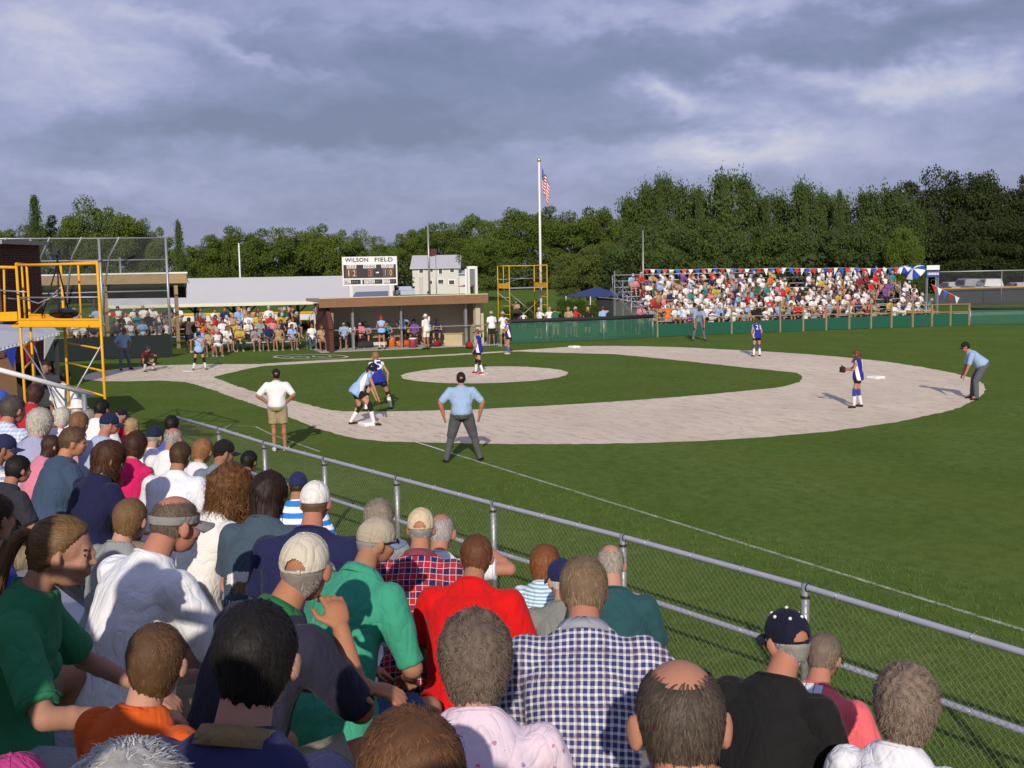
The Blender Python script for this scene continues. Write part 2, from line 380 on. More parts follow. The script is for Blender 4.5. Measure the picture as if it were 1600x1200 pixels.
def torso_secs(J, fat, infl=0.0, female=False, low=-.10, top=True, belly=0, hemw=0):
    P, C, N, xh, xs, ds = J['P'], J['C'], J['N'], J['xh'], J['xs'], J['ds']; sw = J['sw']; S = []
    d1 = nv(C-P); d2 = nv(N-C)
    def sec(c, t, dd, rx, ry):
        x = nv(xh*(1-t)+xs*t); y = nv(np.cross(dd, x)); S.append((c, x, y, rx+infl+(hemw if t == 0 else 0), ry+infl+(hemw if t == 0 else 0)))
    w = .155 if female else .148
    sec(P+d1*low, 0, d1, w*(.9+.1*fat), .115*fat); sec(P+d1*(low*.4), 0, d1, (w+.012)*(.85+.15*fat), .125*fat)
    sec(P+d1*.06+np.array([0, belly*.5, 0]), 0, d1, (w+.005)*(.7+.3*fat), .122*fat)
    sec(P+d1*.15+np.array([0, belly, 0]), .3, d1, (.135 if not female else .125)*(.6+.4*fat), .110*fat)
    sec(C, .7, d1, .150*(.65+.35*fat)*sw, .110*(.5+.5*fat)); sec(C+d2*.10, 1, d2, .165*(.8+.2*fat)*sw, .110*(.6+.4*fat))
    if top:
        sec(C+d2*.155, 1, d2, .163*sw, .094*(.8+.2*fat)); sec(C+d2*.192, 1, d2, .128*sw, .080); sec(N+d2*.004, 1, d2, .092, .070)
        sec(N+d2*.024, 1, d2, .068, .063); sec(N+d2*.034, 1, d2, .060, .057)
    return S
def hand(mb, wr, el, curl=.5, thumb=1, up=(0, 0, 1), fine=True):
    d = nv(np.array(wr)-np.array(el)); u = np.array(up, float); u = nv(u-d*(u@d)); s = np.cross(d, u)*thumb
    R = np.array([d, s, u]).T; mb.ell(wr+d*.045, (.050, .040, .017), R, 12, 8)
    if not fine: mb.ell(wr+d*.10, (.05, .034, .018), R, 10, 6); return
    for k, (o, ln) in enumerate(((-.030, .068), (-.010, .078), (.011, .074), (.031, .058))):
        b = wr+d*.082+s*o; a1 = curl*(.5+.12*k); a2 = curl*(1.5+.15*k)
        q = b+(d*math.cos(a1)-u*math.sin(a1)+s*o*2)*ln*.5; e = q+(d*math.cos(a2)-u*math.sin(a2))*ln*.5
        mb.cone(b-d*.02, q, .0095, .009, 8); mb.cone(q, e, .009, .0075, 8)
    b = wr+d*.025-s*.03; q = b+(d*.6-s*.75-u*.2)*.042; mb.cone(b, q, .013, .011, 8); mb.cone(q, q+(d*.9-s*.2-u*.25)*.032, .0105, .009, 8)
def head_mesh(mb, J, hs, female=False):
    R = J['HR']; H = J['H']
    def e(c, r, RR=None): mb.ell(H+R@(np.array(c)*hs), np.array(r)*hs, R if RR is None else R@RR, 20, 14)
    e((0, -.012, .035), (.074, .095, .088)); e((0, -.038, -.022), (.060, .046, .058)); e((0, .022, -.030), (.060, .066, .080)); e((0, .045, -.083), (.030, .028, .022))
    e((0, .073, .034), (.046, .016, .014)); e((-.033, .062, -.022), (.026, .026, .028)); e((.033, .062, -.022), (.026, .026, .028))
    e((0, .090, .006), (.009, .012, .026), rx_(-.3)); e((0, .102, -.016), (.014, .013, .011)); e((0, .084, -.048), (.022, .013, .008)); e((0, .082, -.060), (.018, .013, .008))
    for sg in (-1, 1):
        e((sg*.083, -.008, -.004), (.010, .020, .034), rz_(sg*-.45)@rx_(-.15)); e((sg*.077, .0, -.026), (.010, .012, .014)); e((sg*.036, .078, .012), (.014, .009, .009))
def set_face_mats(me, J, hs, eye=2, lip=1):
    n = len(me.polygons); c = np.empty(n*3); me.polygons.foreach_get('center', c); c = c.reshape(-1, 3)
    q = (c-J['H'])@J['HR']/hs; mi = np.zeros(n, int)
    for sg in (-1, 1):
        d = (q-np.array((sg*.036, .085, .012)))/np.array((.013, .02, .0055)); mi[(d*d).sum(1) < 1] = eye
        d = (q-np.array((sg*.036, .085, .030)))/np.array((.018, .02, .0035)); mi[(d*d).sum(1) < 1] = eye
    d = (q-np.array((0, .09, -.054)))/np.array((.023, .02, .009)); mi[(d*d).sum(1) < 1] = lip
    me.polygons.foreach_set('material_index', mi)
CC = np.array([0, -.012, .035]); CRAD = np.array([.074, .095, .088])
def hairline(y, style):
    if style == 'female': return np.interp(y, [-1, -.6, 0, .3, .7, 1], [-.95, -1.0, -.55, .0, .5, .62])
    if style == 'balding': return np.interp(y, [-1, -.5, 0, .3, .7, 1], [-.95, -.8, -.25, .1, .55, .7])
    return np.interp(y, [-1, -.5, -.12, .12, .35, .7, 1], [-.98, -.86, -.42, -.10, .25, .52, .62])
STY = {  # thickness, strand length, lift, curl amplitude, curl turns, count, gravity, random
    'short': (.012, .055, .05, .003, 1, 3800, .35, .26), 'buzz': (.004, .018, .03, .0, 0, 2200, .3, .4), 'fringe': (.004, .030, .035, .002, 1, 1500, .4, .4),
    'balding': (.003, .045, .03, .002, 1, 1500, .2, .3), 'wavy': (.015, .085, .07, .005, 1.2, 5000, .6, .22), 'curly': (.024, .075, .10, .010, 2.4, 6500, .2, .55),
    'bigcurly': (.036, .26, .20, .018, 6, 4000, .9, .6), 'bob': (.018, .19, .12, .006, 1.3, 3200, 1.0, .3), 'long': (.014, .30, .08, .003, 1, 2800, 1.0, .15),
    'pony': (.010, .12, .05, .002, 1, 2600, .1, .15), 'fluffy': (.020, .09, .10, .009, 1.4, 5000, .3, .5)}
def hair_mesh(J, hs, style, female=False, hat=False, detail=1.0, seed=0):
    # a hat hides all hair above its rim
    r = np.random.default_rng(seed+11); th, ln, lift, ca, ct, cnt, grav, rnd = STY[style]; R = J['HR']; H = J['H']
    if hat: th *= .5; lift *= .6
    line = 'female' if female else 'male'
    def mask(d):
        h = hairline(d[:, 1], line); m = np.clip((d[:, 2]-h)/.12, 0, 1)
        if hat: m = m*np.clip((-.12-d[:, 2])/.1, 0, 1)
        if style in ('balding', 'fringe'):   # bare crown
            k = np.clip((np.hypot(d[:, 0]*1.05, (d[:, 1]-(.02 if style == 'balding' else -.05))*.85)+(.12*(1-d[:, 2])*2)-(.60 if style == 'balding' else .74))/.25, 0, 1); m = m*np.where(d[:, 2] > 0, k, 1)
        return m
    nu, nw = (56, 36) if detail > .5 else (28, 18); dirs = [(0, 0, 1.)]
    for i in range(1, nw):
        for j in range(nu): p, t = math.pi*i/nw, 2*math.pi*j/nu; dirs.append((math.sin(p)*math.cos(t), math.sin(p)*math.sin(t), math.cos(p)))
    dirs.append((0, 0, -1.)); D = np.array(dirs); mk = mask(D)
    k = {'short': 7, 'wavy': 9, 'curly': 15, 'bigcurly': 13, 'fluffy': 11}.get(style, 6)
    ph = r.random((6, 3))*6.28; nz = sum(np.sin(D@(r.normal(size=3)*k)+p[0]) for p in ph)/6
    azm = np.arctan2(D[:, 1]+.3, D[:, 0]); rid = .0022*np.sin(azm*23+3*np.sin(D[:, 2]*3+azm*2))*(th > .006)
    off = mk*(th*(1+nz*(.75 if th > .015 else .3))+rid)-(.003 if not hat else .010)*(1-mk)
    off = off+r.normal(size=len(off))*.0013*mk*(th > .006)
    V = (CC+D*(CRAD+off[:, None])); back = np.clip(-D[:, 1], 0, 1)*mk
    if style not in ('buzz', 'fringe', 'balding'): V[:, 1] -= back*.006
    f = [(0, 1+j, 1+(j+1) % nu) for j in range(nu)]
    for i in range(nw-2): a = 1+i*nu; f += [(a+j, a+nu+j, a+nu+(j+1) % nu, a+(j+1) % nu) for j in range(nu)]
    a = 1+(nw-2)*nu; f += [(a+j, len(V)-1, a+(j+1) % nu) for j in range(nu)]
    def warp(p):
        p = np.array(p, float); rel = p-CC; lo = np.clip(-rel[..., 2]/.088, 0, 1.3); b = np.clip((.035-rel[..., 1])/.07, 0, 1)
        p[..., 2] -= lo**1.5*b*.032; p[..., 1] -= lo**2*b*.020; return p
    mb = MB(); W = lambda v: H+(warp(v)*hs)@R.T
    if style != 'balding' and style != 'fringe': mb.add(W(V), f)
    else:
        fk = [q for q in f if min(mk[list(q)]) > .55]; mb.add(W(V), fk)
    if style in ('bob', 'long', 'bigcurly'):
        L = {'bob': .085, 'long': .20, 'bigcurly': .15}[style]; wd = {'bob': .082, 'long': .070, 'bigcurly': .105}[style]
        S = []
        for t, kx, ky in ((0, .95, .9), (.3, 1.0, .85), (.65, 1.02, .72), (.9, .92, .6), (1, .75, .45)):
            S.append(((0, -.050-.012*t, .0-(L+.03)*t), (1, 0, 0), (0, 1, 0), wd*kx, .062*ky*(1.35 if style == 'bigcurly' else 1)))
        m2 = MB().loft(S, 28); v = m2.v[0]; v += .010*np.sin(v@(r.normal(size=(3, 3))*60)) if style == 'bigcurly' else 0; mb.add(W(v), m2.f)
    if style == 'pony':
        pts = [(0, -.098, .055), (0, -.135, .058), (.004, -.165, .03), (.01, -.175, -.03), (.006, -.165, -.09), (0, -.15, -.13)]
        m2 = MB().tube(pts, [.018, .022, .028, .026, .018, .006], 12); mb.add(W(m2.v[0]), m2.f)
    base_n = mb.n
    cnt = int(cnt*detail)
    if detail > 1: ln *= 1.0
    if cnt > 50:
        d = r.normal(size=(cnt*3, 3)); d /= np.linalg.norm(d, axis=1)[:, None]; m = mask(d); d = d[(m > r.random(len(m))*.9+.05)][:cnt]; n = len(d)
        wh = nv((.1, -.45, .85)) if style != 'pony' else nv((0, 1.0, .35)); seg = 6 if ln < .1 else 10
        p = CC+d*(CRAD+th*.6); q = d.copy(); length = ln*(.55+.6*r.random(n)); P = [p.copy()]; phi = r.random(n)*6.28; jit = r.normal(size=(n, 3))*rnd
        outm = 1+lift*(.4+.8*r.random(n))*np.where(r.random(n) < .06, 1.9, 1); base_r = CRAD+th*.75
        for sN in range(seg):
            t = q*(q@wh)[:, None]-wh; t = t/(np.linalg.norm(t, axis=1)[:, None]+1e-9)
            if style == 'pony': t = nv((0, -.1, .06))*.0+np.array((0, -.11, .055))-p; t /= np.linalg.norm(t, axis=1)[:, None]+1e-9
            t = t+np.array((0, 0, -grav))+jit*.6; t /= np.linalg.norm(t, axis=1)[:, None]+1e-9
            p = p+t*(length/seg)[:, None]
            e = (p-CC)/base_r; el = np.linalg.norm(e, axis=1)
            low = p[:, 2] < -.02
            lim = 1+(outm-1)*((sN+1)/seg)
            el2 = np.where(low & (ln > .1), np.maximum(el, 1.0), lim) if ln > .1 else lim
            if ln > .1: el2 = np.where(low, el2, np.where(el > lim, lim, np.maximum(el, lim)))
            p = CC+e/el[:, None]*el2[:, None]*base_r; q = e/el[:, None]; P.append(p.copy())
        P = np.array(P)                                   # (seg+1, n, 3)
        if ca:
            ax1 = r.normal(size=(n, 3)); ax1 -= d*(ax1*d).sum(1)[:, None]; ax1 /= np.linalg.norm(ax1, axis=1)[:, None]; ax2 = np.cross(d, ax1)
            for i in range(seg+1):
                a = phi+ct*6.28*i/seg; P[i] += ca*(np.cos(a)[:, None]*ax1+np.sin(a)[:, None]*(ax2*.5+d*.6))*min(1, i/1.5+.3)
        wdt = .0011*(2.0 if detail < 1 else 1.35 if detail < 1.3 else 1.0)*(.62 if style in ('curly', 'fluffy', 'bigcurly') else .8 if style == 'wavy' else 1)
        V2 = np.empty((seg+1, n, 2, 3))
        for i in range(seg+1):
            t = P[min(i+1, seg)]-P[max(0, i-1)]; s = np.cross(t, d); s /= np.linalg.norm(s, axis=1)[:, None]+1e-9
            w = wdt*(1 if i < seg else .25); V2[i, :, 0] = P[i]-s*w; V2[i, :, 1] = P[i]+s*w
        F = []
        for i in range(seg):
            b = (i*n+np.arange(n))*2; F.append(np.stack([b, b+1, b+1+2*n, b+2*n], 1))
        mb.add(W(V2.reshape(-1, 3)), np.vstack(F).tolist())
    if style == 'pony' and cnt > 50:
        for q in range(160):
            a = r.random()*6.28; rr = .012+.016*r.random(); ox, oy = math.cos(a)*rr, math.sin(a)*rr; pt = []
            for x, y, z in pts[1:]: pt.append((x+ox+r.normal()*.003, y+oy+r.normal()*.003, z+r.normal()*.004))
            m2 = MB().tube(pt+[(pt[-1][0]+r.normal()*.01, pt[-1][1], pt[-1][2]-.03*r.random())], [.0016]*5+[.0004], 3); mb.add(W(m2.v[0]), m2.f)
    me = mb.mesh('hair', True); at = me.attributes.new('tone', 'FLOAT', 'POINT'); tone = np.full(mb.n, .25)
    if cnt > 50:
        tn = r.random(n); N0 = base_n; k = (seg+1)*n*2; tone[N0:N0+k] = np.repeat(np.tile(tn, seg+1), 2)[:k]
    at.data.foreach_set('value', tone); return me
def cap_mesh(J, hs, style='cap', opening=True, tilt=0, back=False, visor_only=False, coarse=False, dots=None):
    """dome with sweatband, adjustable opening and curved brim; returns (dome, brim)"""
    R = J['HR']@rx_(math.radians(-tilt)); H = J['H']
    if back: R = R@rz_(math.pi)
    W = lambda v: H+(np.asarray(v, float)*hs)@R.T
    nu, nw = (48, 14) if coarse else (120, 36); rad = CRAD+np.array([.010, .010, .014]); lo = math.radians(101); V = []; F = []
    for layer, dd in ((0, 0), (1, -.0025)):
        b = len(V); V.append(CC+np.array([0, 0, rad[2]+dd]))
        for i in range(1, nw+1):
            for j in range(nu):
                p, t = lo*i/nw, 2*math.pi*j/nu; pin = 1-.012*abs(math.cos(3*t))**8*(math.sin(p)); bulge = 1+.05*math.sin(p*2)*(1 if math.sin(t) > 0 else .3)
                V.append(CC+np.array([math.sin(p)*math.cos(t)*(rad[0]+dd)*pin*bulge, math.sin(p)*math.sin(t)*(rad[1]+dd)*pin*bulge, math.cos(p)*(rad[2]+dd)]))
        def keep(i, j):
            if visor_only: return i >= nw*.79
            if not opening: return True
            t = 2*math.pi*(j+.5)/nu; da = (t-1.5*math.pi)/.50; z = (nw-i)/(nw*.31); return da*da+z*z > 1 or i >= nw*.93
        if not visor_only: F += [((b, b+1+j, b+1+(j+1) % nu) if layer == 0 else (b, b+1+(j+1) % nu, b+1+j)) for j in range(nu)]
        for i in range(1, nw):
            a = b+1+(i-1)*nu
            for j in range(nu):
                if keep(i, j):
                    q = (a+j, a+nu+j, a+nu+(j+1) % nu, a+(j+1) % nu); F.append(q if layer == 0 else q[::-1])
        if layer == 0: rim0 = b+1+(nw-1)*nu
        else:
            rim1 = b+1+(nw-1)*nu; F += [(rim0+j, rim1+j, rim1+(j+1) % nu, rim0+(j+1) % nu) for j in range(nu)]
    mb = MB().add(W(V), F)
    if not visor_only:
        m2 = MB().ell(CC+np.array([0, 0, rad[2]+.001]), (.008, .008, .004), None, 10, 6); mb.add(W(m2.v[0]), m2.f)
        for s in range(6):                                    # seams and eyelets
            t = s*math.pi/3+math.pi/6; pts = [CC+np.array([math.sin(p)*math.cos(t)*rad[0], math.sin(p)*math.sin(t)*rad[1], math.cos(p)*rad[2]])*1+np.array([0, 0, .0]) for p in np.linspace(.05, lo*(.72 if (s == 4 and opening) else .97), 9)]
            pts = [CC+(q-CC)*1.004*(1+.05*math.sin(p*2)*(1 if math.sin(t) > 0 else .3)) for q, p in zip(pts, np.linspace(.05, lo*.97, 9))]
            m2 = MB().tube(pts, .0011, 5); mb.add(W(m2.v[0]), m2.f)
    if dots:
        for s_ in range(6):
            t = s_*math.pi/3; p = .72; q = CC+np.array([math.sin(p)*math.cos(t)*rad[0], math.sin(p)*math.sin(t)*rad[1], math.cos(p)*rad[2]]); q = CC+(q-CC)*np.array([1, 1, 0])*(1+.05*math.sin(2*p)*(1 if math.sin(t) > 0 else .3))+np.array([0, 0, math.cos(p)*rad[2]+.0005]); dots.append(W(q))
        dots.append(W(CC+np.array([0, 0, rad[2]+.005])))
    if opening: m2 = MB().box((.018, -(rad[1]+.014), CC[2]-.012), (.012, .004, .016)); mb.add(W(m2.v[0]), m2.f)
    z0 = CC[2]+math.cos(lo)*rad[2]+.002; V = []; F = []; na, nr = 24, 7
    for layer, dz in ((0, .002), (1, -.002)):
        for i in range(nr+1):
            for j in range(na+1):
                u = (j/na-.5)*2; t = math.pi/2-u*1.05; e0 = np.array([math.cos(t)*rad[0]*1.0, math.sin(t)*rad[1]*.97]); ext = .075*i/nr*math.cos(u*1.25)**.6
                V.append((e0[0]*(1+.12*i/nr), CC[1]+e0[1]+ext, z0+dz-.020*u*u-.018*i/nr))
    M = (nr+1)*(na+1)
    for i in range(nr):
        for j in range(na):
            a = i*(na+1)+j; F += [(a, a+1, a+na+2, a+na+1), (M+a, M+a+na+1, M+a+na+2, M+a+1)]
    for j in range(na): a = nr*(na+1)+j; F.append((a, a+1, M+a+1, M+a))
    for i in range(nr):
        for j in (0, na): a = i*(na+1)+j; F.append((a, a+na+1, M+a+na+1, M+a))
    m3 = MB().add(W(V), F)
    return mb.mesh('cap', True), m3.mesh('visor', True)
LIP = plain('lips', (.36, .12, .10), .5); EYE = plain('eyes', (.03, .02, .018), .3)
def person(J, o, vox=.009, hs=1.0, fat=1.0, female=False, skinc=(.42, .22, .14), shirt='tee', sc_=(.6, .6, .6), spat=None, slen=None, pants='shorts', pc=(.25, .2, .13),
           hair='short', hc=(.06, .035, .02), hat=None, hatc=(.02, .02, .05), brimc=None, backwards=False, opening=True, tilt=0, shoe=(.5, .5, .5), socks=None, curl=(.5, .5), thumb_up=((0, 0, 1), (0, 0, 1)),
           detail=1.0, collar=None, glove=None, face=True, merge=False, hem=-.10, fine=True, glasses=False, belly=0, dotted=False, fold=.016, seed=0, extra=None, padding=False):
    """builds body, clothing, hair and hat meshes under the Empty o, in its local frame"""
    parts = []; SK = skin(skinc)
    mb = MB(); mb.loft(torso_secs(J, fat, -.016, female, -.08), 20)
    up = nv(J['H']-J['N']); mb.cone(J['N']-up*.03, J['H']-up*.05*hs+J['HR']@np.array([0, -.025*hs, 0]), .056*(.85+.15*fat)*(.88 if female else 1), .052*hs*(.9 if female else 1.03), 16)
    head_mesh(mb, J, hs, female); af = (.86 if female else 1)*(.7+.3*fat)
    for i in (0, 1):
        mb.cone(J['sh%d' % i]+(J['el%d' % i]-J['sh%d' % i])*.08, J['el%d' % i], .047*af, .038*af, 14); mb.cone(J['el%d' % i], J['wr%d' % i], .041*af, .026*af, 14)
        mid = J['el%d' % i]*.72+J['wr%d' % i]*.28; mb.ell(mid, (.041*af,)*3, None, 10, 8)
        hand(mb, J['wr%d' % i], J['el%d' % i], curl[i], 1 if i else -1, thumb_up[i], fine)
        mb.cone(J['hp%d' % i], J['kn%d' % i], .080*(.6+.4*fat), .054, 14); mb.cone(J['kn%d' % i], J['an%d' % i], .052, .036, 14)
        c = J['kn%d' % i]*.72+J['an%d' % i]*.28+nv(J['ft%d' % i])*-.012; mb.ell(c, (.055, .055, .09), None, 12, 8); mb.cone(J['an%d' % i], J['an%d' % i]+J['ft%d' % i]*.1, .034, .03, 10)
    body = remesh(mb, vox, 1, name='body')
    body.materials.append(SK); body.materials.append(LIP); body.materials.append(EYE)
    if face: set_face_mats(body, J, hs)
    parts.append(('body', body, None, None))
    sv = vox*1.1
    if shirt:
        f2 = {'tee': .70, 'polo': .78, 'tank': 0, 'long': 1, 'sleeveless': .12}[shirt] if slen is None else slen
        mb = MB(); mb.loft(torso_secs(J, fat, .010, female, hem, True, belly, .024 if hem < -.05 else .004), 26)
        if female: [mb.ell(J['C']+J['xs']*sg*.07+nv(np.cross(nv(J['N']-J['C']), J['xs']))*.085, (.068, .06, .065), None, 14, 10) for sg in (-1, 1)]
        for i in (0, 1):
            mb.cone(J['N']-J['ds']*.058, J['sh%d' % i]-J['ds']*.002, .064*af, .058*af, 14)
            sh, el, wr = J['sh%d' % i], J['el%d' % i], J['wr%d' % i]; a = nv(el-sh); t = min(f2, 1)
            if f2 > 0:
                e = sh+(el-sh)*t; x = nv(np.cross(a, (0, .3, 1))); y = np.cross(a, x)
                r0, r1 = .062*af+.010, (.066 if f2 < .95 else .052)*af+.006
                mb.loft([(sh-a*.062, x, y, .036*af, .036*af), (sh-a*.038, x, y, r0*.88, r0*.88), (sh, x, y, r0, r0), (sh*.5+e*.5, x, y, r0*.96, r0*.92), (e, x, y, r1, r1*.92), (e+a*.006, x, y, r1*.99, r1*.9)], 18)
                if shirt == 'long': mb.ell(el, (.052*af,)*3, None, 12, 8); mb.cone(el, el+(wr-el)*.97, .050*af, .036*af, 14)
            else: mb.ell(sh+J['xs']*(.035 if i == 0 else -.035)+np.array([0, 0, .008]), (.034, .05, .045), None, 12, 8)
        parts.append(('shirt', remesh(mb, sv, 9 if vox < .02 else 3, fold, .13, 'shirt'), cloth(sc_, 'shirt_cloth', .85, spat), None))
        if collar is None and vox < .012:
            dN = J['N']-J['C']; dN = nv(dN); x = J['xs']; y = nv(np.cross(dN, x)); c = J['N']+dN*.026; mb = MB()
            mb.tube([c+x*math.cos(t)*.0755+y*math.sin(t)*.071-dN*.020*(1+math.sin(t))*.8 for t in np.linspace(0, 2*math.pi, 33)], .0055, 8, caps=False)
            parts.append(('neckband', mb.mesh('neckband', True), cloth(sc(sc_, .9), 'neckband_cloth'), 'shirt'))
        if vox < .012 and f2 > 0 and f2 < .9:
            for i in (0, 1):
                sh, el = J['sh%d' % i], J['el%d' % i]; a = nv(el-sh); e = sh+(el-sh)*min(f2, 1); x = nv(np.cross(a, (0, .3, 1))); y = np.cross(a, x); r1 = .064*af+.006; mb = MB()
                mb.tube([e-a*.012+x*math.cos(t)*r1+y*math.sin(t)*r1*.93 for t in np.linspace(0, 2*math.pi, 29)], .0028, 6, caps=False); parts.append(('sleeve_hem', mb.mesh('sleeve_hem', True), cloth(sc(sc_, .85), 'hem_cloth'), 'shirt'))
        if collar is not None:
            d = nv(J['N']-J['C']); x = J['xs']; y = nv(np.cross(d, x)); c = J['N']; mb = MB()
            ring = lambda hh, rr: [c+d*hh+x*math.cos(t)*rr*1.06+y*math.sin(t)*rr+(-d*.012*(1+math.sin(t))) for t in np.linspace(0, 2*math.pi, 25)[:-1]]
            V = ring(-.002, .079)+ring(.036, .068)+ring(.038, .072)+ring(.002, .090); n = 24
            F = [(k*n+j, k*n+(j+1) % n, ((k+1) % 4)*n+(j+1) % n, ((k+1) % 4)*n+j) for k in range(4) for j in range(n)]
            mb.add(V, F); parts.append(('collar', mb.mesh('collar', True), cloth(collar, 'collar_cloth'), 'shirt'))
    if pants:
        mb = MB(); d1 = nv(J['C']-J['P']); x = J['xh']; y = nv(np.cross(d1, x)); P = J['P']
        mb.loft([(P-d1*.12, x, y, .10, .09), (P-d1*.09, x, y, .14*(.8+.2*fat), .108*fat), (P-d1*.03, x, y, .165*(.8+.2*fat), .126*fat), (P+d1*.05, x, y, .155*(.7+.3*fat), .120*fat), (P+d1*.08, x, y, .140*(.7+.3*fat), .110*fat)], 24)
        for i in (0, 1):
            hp, kn, an = J['hp%d' % i], J['kn%d' % i], J['an%d' % i]; a = nv(kn-hp); x = nv(np.cross(a, (0, .2, 1)) if abs(a[2]) < .9 else np.cross(a, (0, 1, 0))); y = np.cross(a, x)
            t = {'shorts': .80, 'long': 1, 'tiny': .45}[pants]; e = hp+(kn-hp)*t; r0 = .096*(.6+.4*fat); r1 = {'shorts': .088, 'long': .074, 'tiny': .092}[pants]*(.8+.2*fat)
            mb.loft([(hp-a*.03, x, y, r0*.8, r0*.8), (hp+a*.02, x, y, r0, r0), (hp*.5+e*.5, x, y, (r0+r1)/2, (r0+r1)/2), (e, x, y, r1, r1), (e+a*.005, x, y, r1*.99, r1*.99)], 18)
            if pants == 'long':
                mb.ell(kn, (.073,)*3, None, 12, 8); b = nv(an-kn); x2 = nv(np.cross(b, (1, 0, 0))); y2 = np.cross(b, x2)
                mb.loft([(kn, x2, y2, .070, .070), (kn*.5+an*.5, x2, y2, .068, .065), (an+b*.02, x2, y2, .062, .058), (an+b*.03, x2, y2, .061, .057)], 16)
        parts.append(('trousers' if pants == 'long' else 'shorts', remesh(mb, sv, 3, fold*.8, .10, 'trousers' if pants == 'long' else 'shorts'), cloth(pc, 'trouser_cloth'), None))
    if socks is not None:
        for i in (0, 1):
            kn, an = J['kn%d' % i], J['an%d' % i]; t0, t1 = .38, 1.0; mb = MB(); mb.cone(kn+(an-kn)*t0, kn+(an-kn)*t1, .056, .042, 12); parts.append(('sock', mb.mesh('sock', True), cloth(socks, 'sock_cloth'), None))
            if padding: mb = MB(); mb.cone(kn+(kn-an)*.10, kn+(an-kn)*.30, .066, .062, 12); parts.append(('knee_pad', mb.mesh('knee_pad', True), cloth(padding, 'pad_cloth'), None))
    for i in (0, 1):
        mb = MB(); an = J['an%d' % i]; f = nv(J['ft%d' % i]); s = nv(np.cross(f, (0, 0, 1))); u = np.cross(s, f); R = np.array([s, f, u]).T
        mb.ell(an-u*.035+f*.0, (.040, .055, .045), R, 12, 8); mb.ell(an-u*.048+f*.075, (.045, .085, .030), R, 12, 8); mb.ell(an-u*.052+f*.13, (.042, .045, .024), R, 12, 8)
        mb.loft([(an-u*.074+f*q, s, u, w, .010) for q, w in ((-.055, .02), (-.04, .035), (.03, .036), (.1, .046), (.15, .038), (.175, .015))], 10)
        parts.append(('shoe', mb.mesh('shoe', True), plain('shoe_leather', shoe, .6), None))
    if hair: parts.append(('hair', hair_mesh(J, hs, hair, female, bool(hat) and hat != 'visor', detail, seed), hairmat(hc), None))
    if hat in ('cap', 'visor'):
        a, b = cap_mesh(J, hs, 'cap', opening and hat == 'cap', tilt, backwards, hat == 'visor', detail < .9, dots := ([0] if dotted else None)); hm = cloth(hatc, 'cap_cloth'); a.name = 'visor_band' if hat == 'visor' else 'cap'
        parts.append((a.name, a, hm, None))
        if dotted:
            [parts.append(('eyelet', MB().ell(q, (.0062, .0062, .0062), None, 10, 6).mesh('eyelet', True), WHITE, a.name)) for q in dots[1:]]
        b.name = 'brim'; parts.append(('brim', b, cloth(brimc, 'brim_cloth') if brimc else hm, a.name))
    if hat in ('helmet', 'bucket', 'mask'):
        mb = MB(); R = J['HR']; H = J['H']
        if hat == 'bucket':
            for z0, z1, r0, r1 in ((.03, .10, .092, .080),): pass
            mb.loft([(H+R@(np.array((0, -.01, z))*hs), R[:, 0], R[:, 1], a*hs, b*hs) for z, a, b in ((.02, .125, .14), (.028, .120, .136), (.045, .088, .108), (.10, .082, .10), (.135, .065, .08), (.145, .02, .03))], 26)
        else:
            mb.ell(H+R@(np.array((0, -.012, .030))*hs), np.array((.098, .115, .108))*hs, R, 20, 14)
            mb.ell(H+R@(np.array((0, .095, .055))*hs), np.array((.075, .055, .010))*hs, R, 16, 8)
            for sg in (-1, 1): mb.ell(H+R@(np.array((sg*.085, .012, -.025))*hs), np.array((.018, .04, .05))*hs, R, 10, 8)
        me = remesh(mb, vox, 2, name=hat) if hat != 'bucket' else mb.mesh('bucket_hat', True)
        nm = {'helmet': 'helmet', 'bucket': 'hat', 'mask': 'helmet'}[hat]
        parts.append((nm, me, plain('helmet_shell', hatc, .25, 0, .05) if hat != 'bucket' else cloth(hatc, 'hat_cloth'), None))
    if glasses:
        mb = MB(); R = J['HR']; H = J['H']; W = lambda v: H+R@(np.array(v)*hs)
        for sg in (-1, 1):
            mb.ell(W((sg*.034, .100, .012)), np.array((.026, .006, .018))*hs, R, 12, 8); mb.tube([W((sg*.056, .094, .016)), W((sg*.080, .04, .014)), W((sg*.084, -.005, .012))], .0025, 6)
        parts.append(('sunglasses', mb.mesh('sunglasses', True), BLACK, None))
    if glove is not None:
        mb = MB(); i = glove; w = J['wr%d' % i]; d = nv(w-J['el%d' % i]); c = w+d*.10; u = nv(np.cross(d, (0, 0, 1))); v = np.cross(u, d); R = np.array([d, u, v]).T
        mb.ell(c, (.11, .045, .10), R, 14, 10)
        for k in range(4): mb.cone(c+v*(-.06+.035*k), c+d*.12+v*(-.08+.045*k), .024, .02, 8)
        mb.cone(c+v*.06, c+v*.12+d*.06, .024, .02, 8); parts.append(('glove', remesh(mb, max(vox, .008), 2, name='glove'), plain('glove_leather', (.035, .018, .012), .6), None))
    if extra: parts += extra(J)
    if merge:
        return combine([(m, n) for n, m, mt, p in parts], 'person')
    made = {}
    for n, m, mt, par in parts:
        if mt is not None: m.materials.clear(); m.materials.append(mt)
        ob = bpy.data.objects.new(n, m); link(ob, made.get(par) or o); made.setdefault(n, ob)
    return o
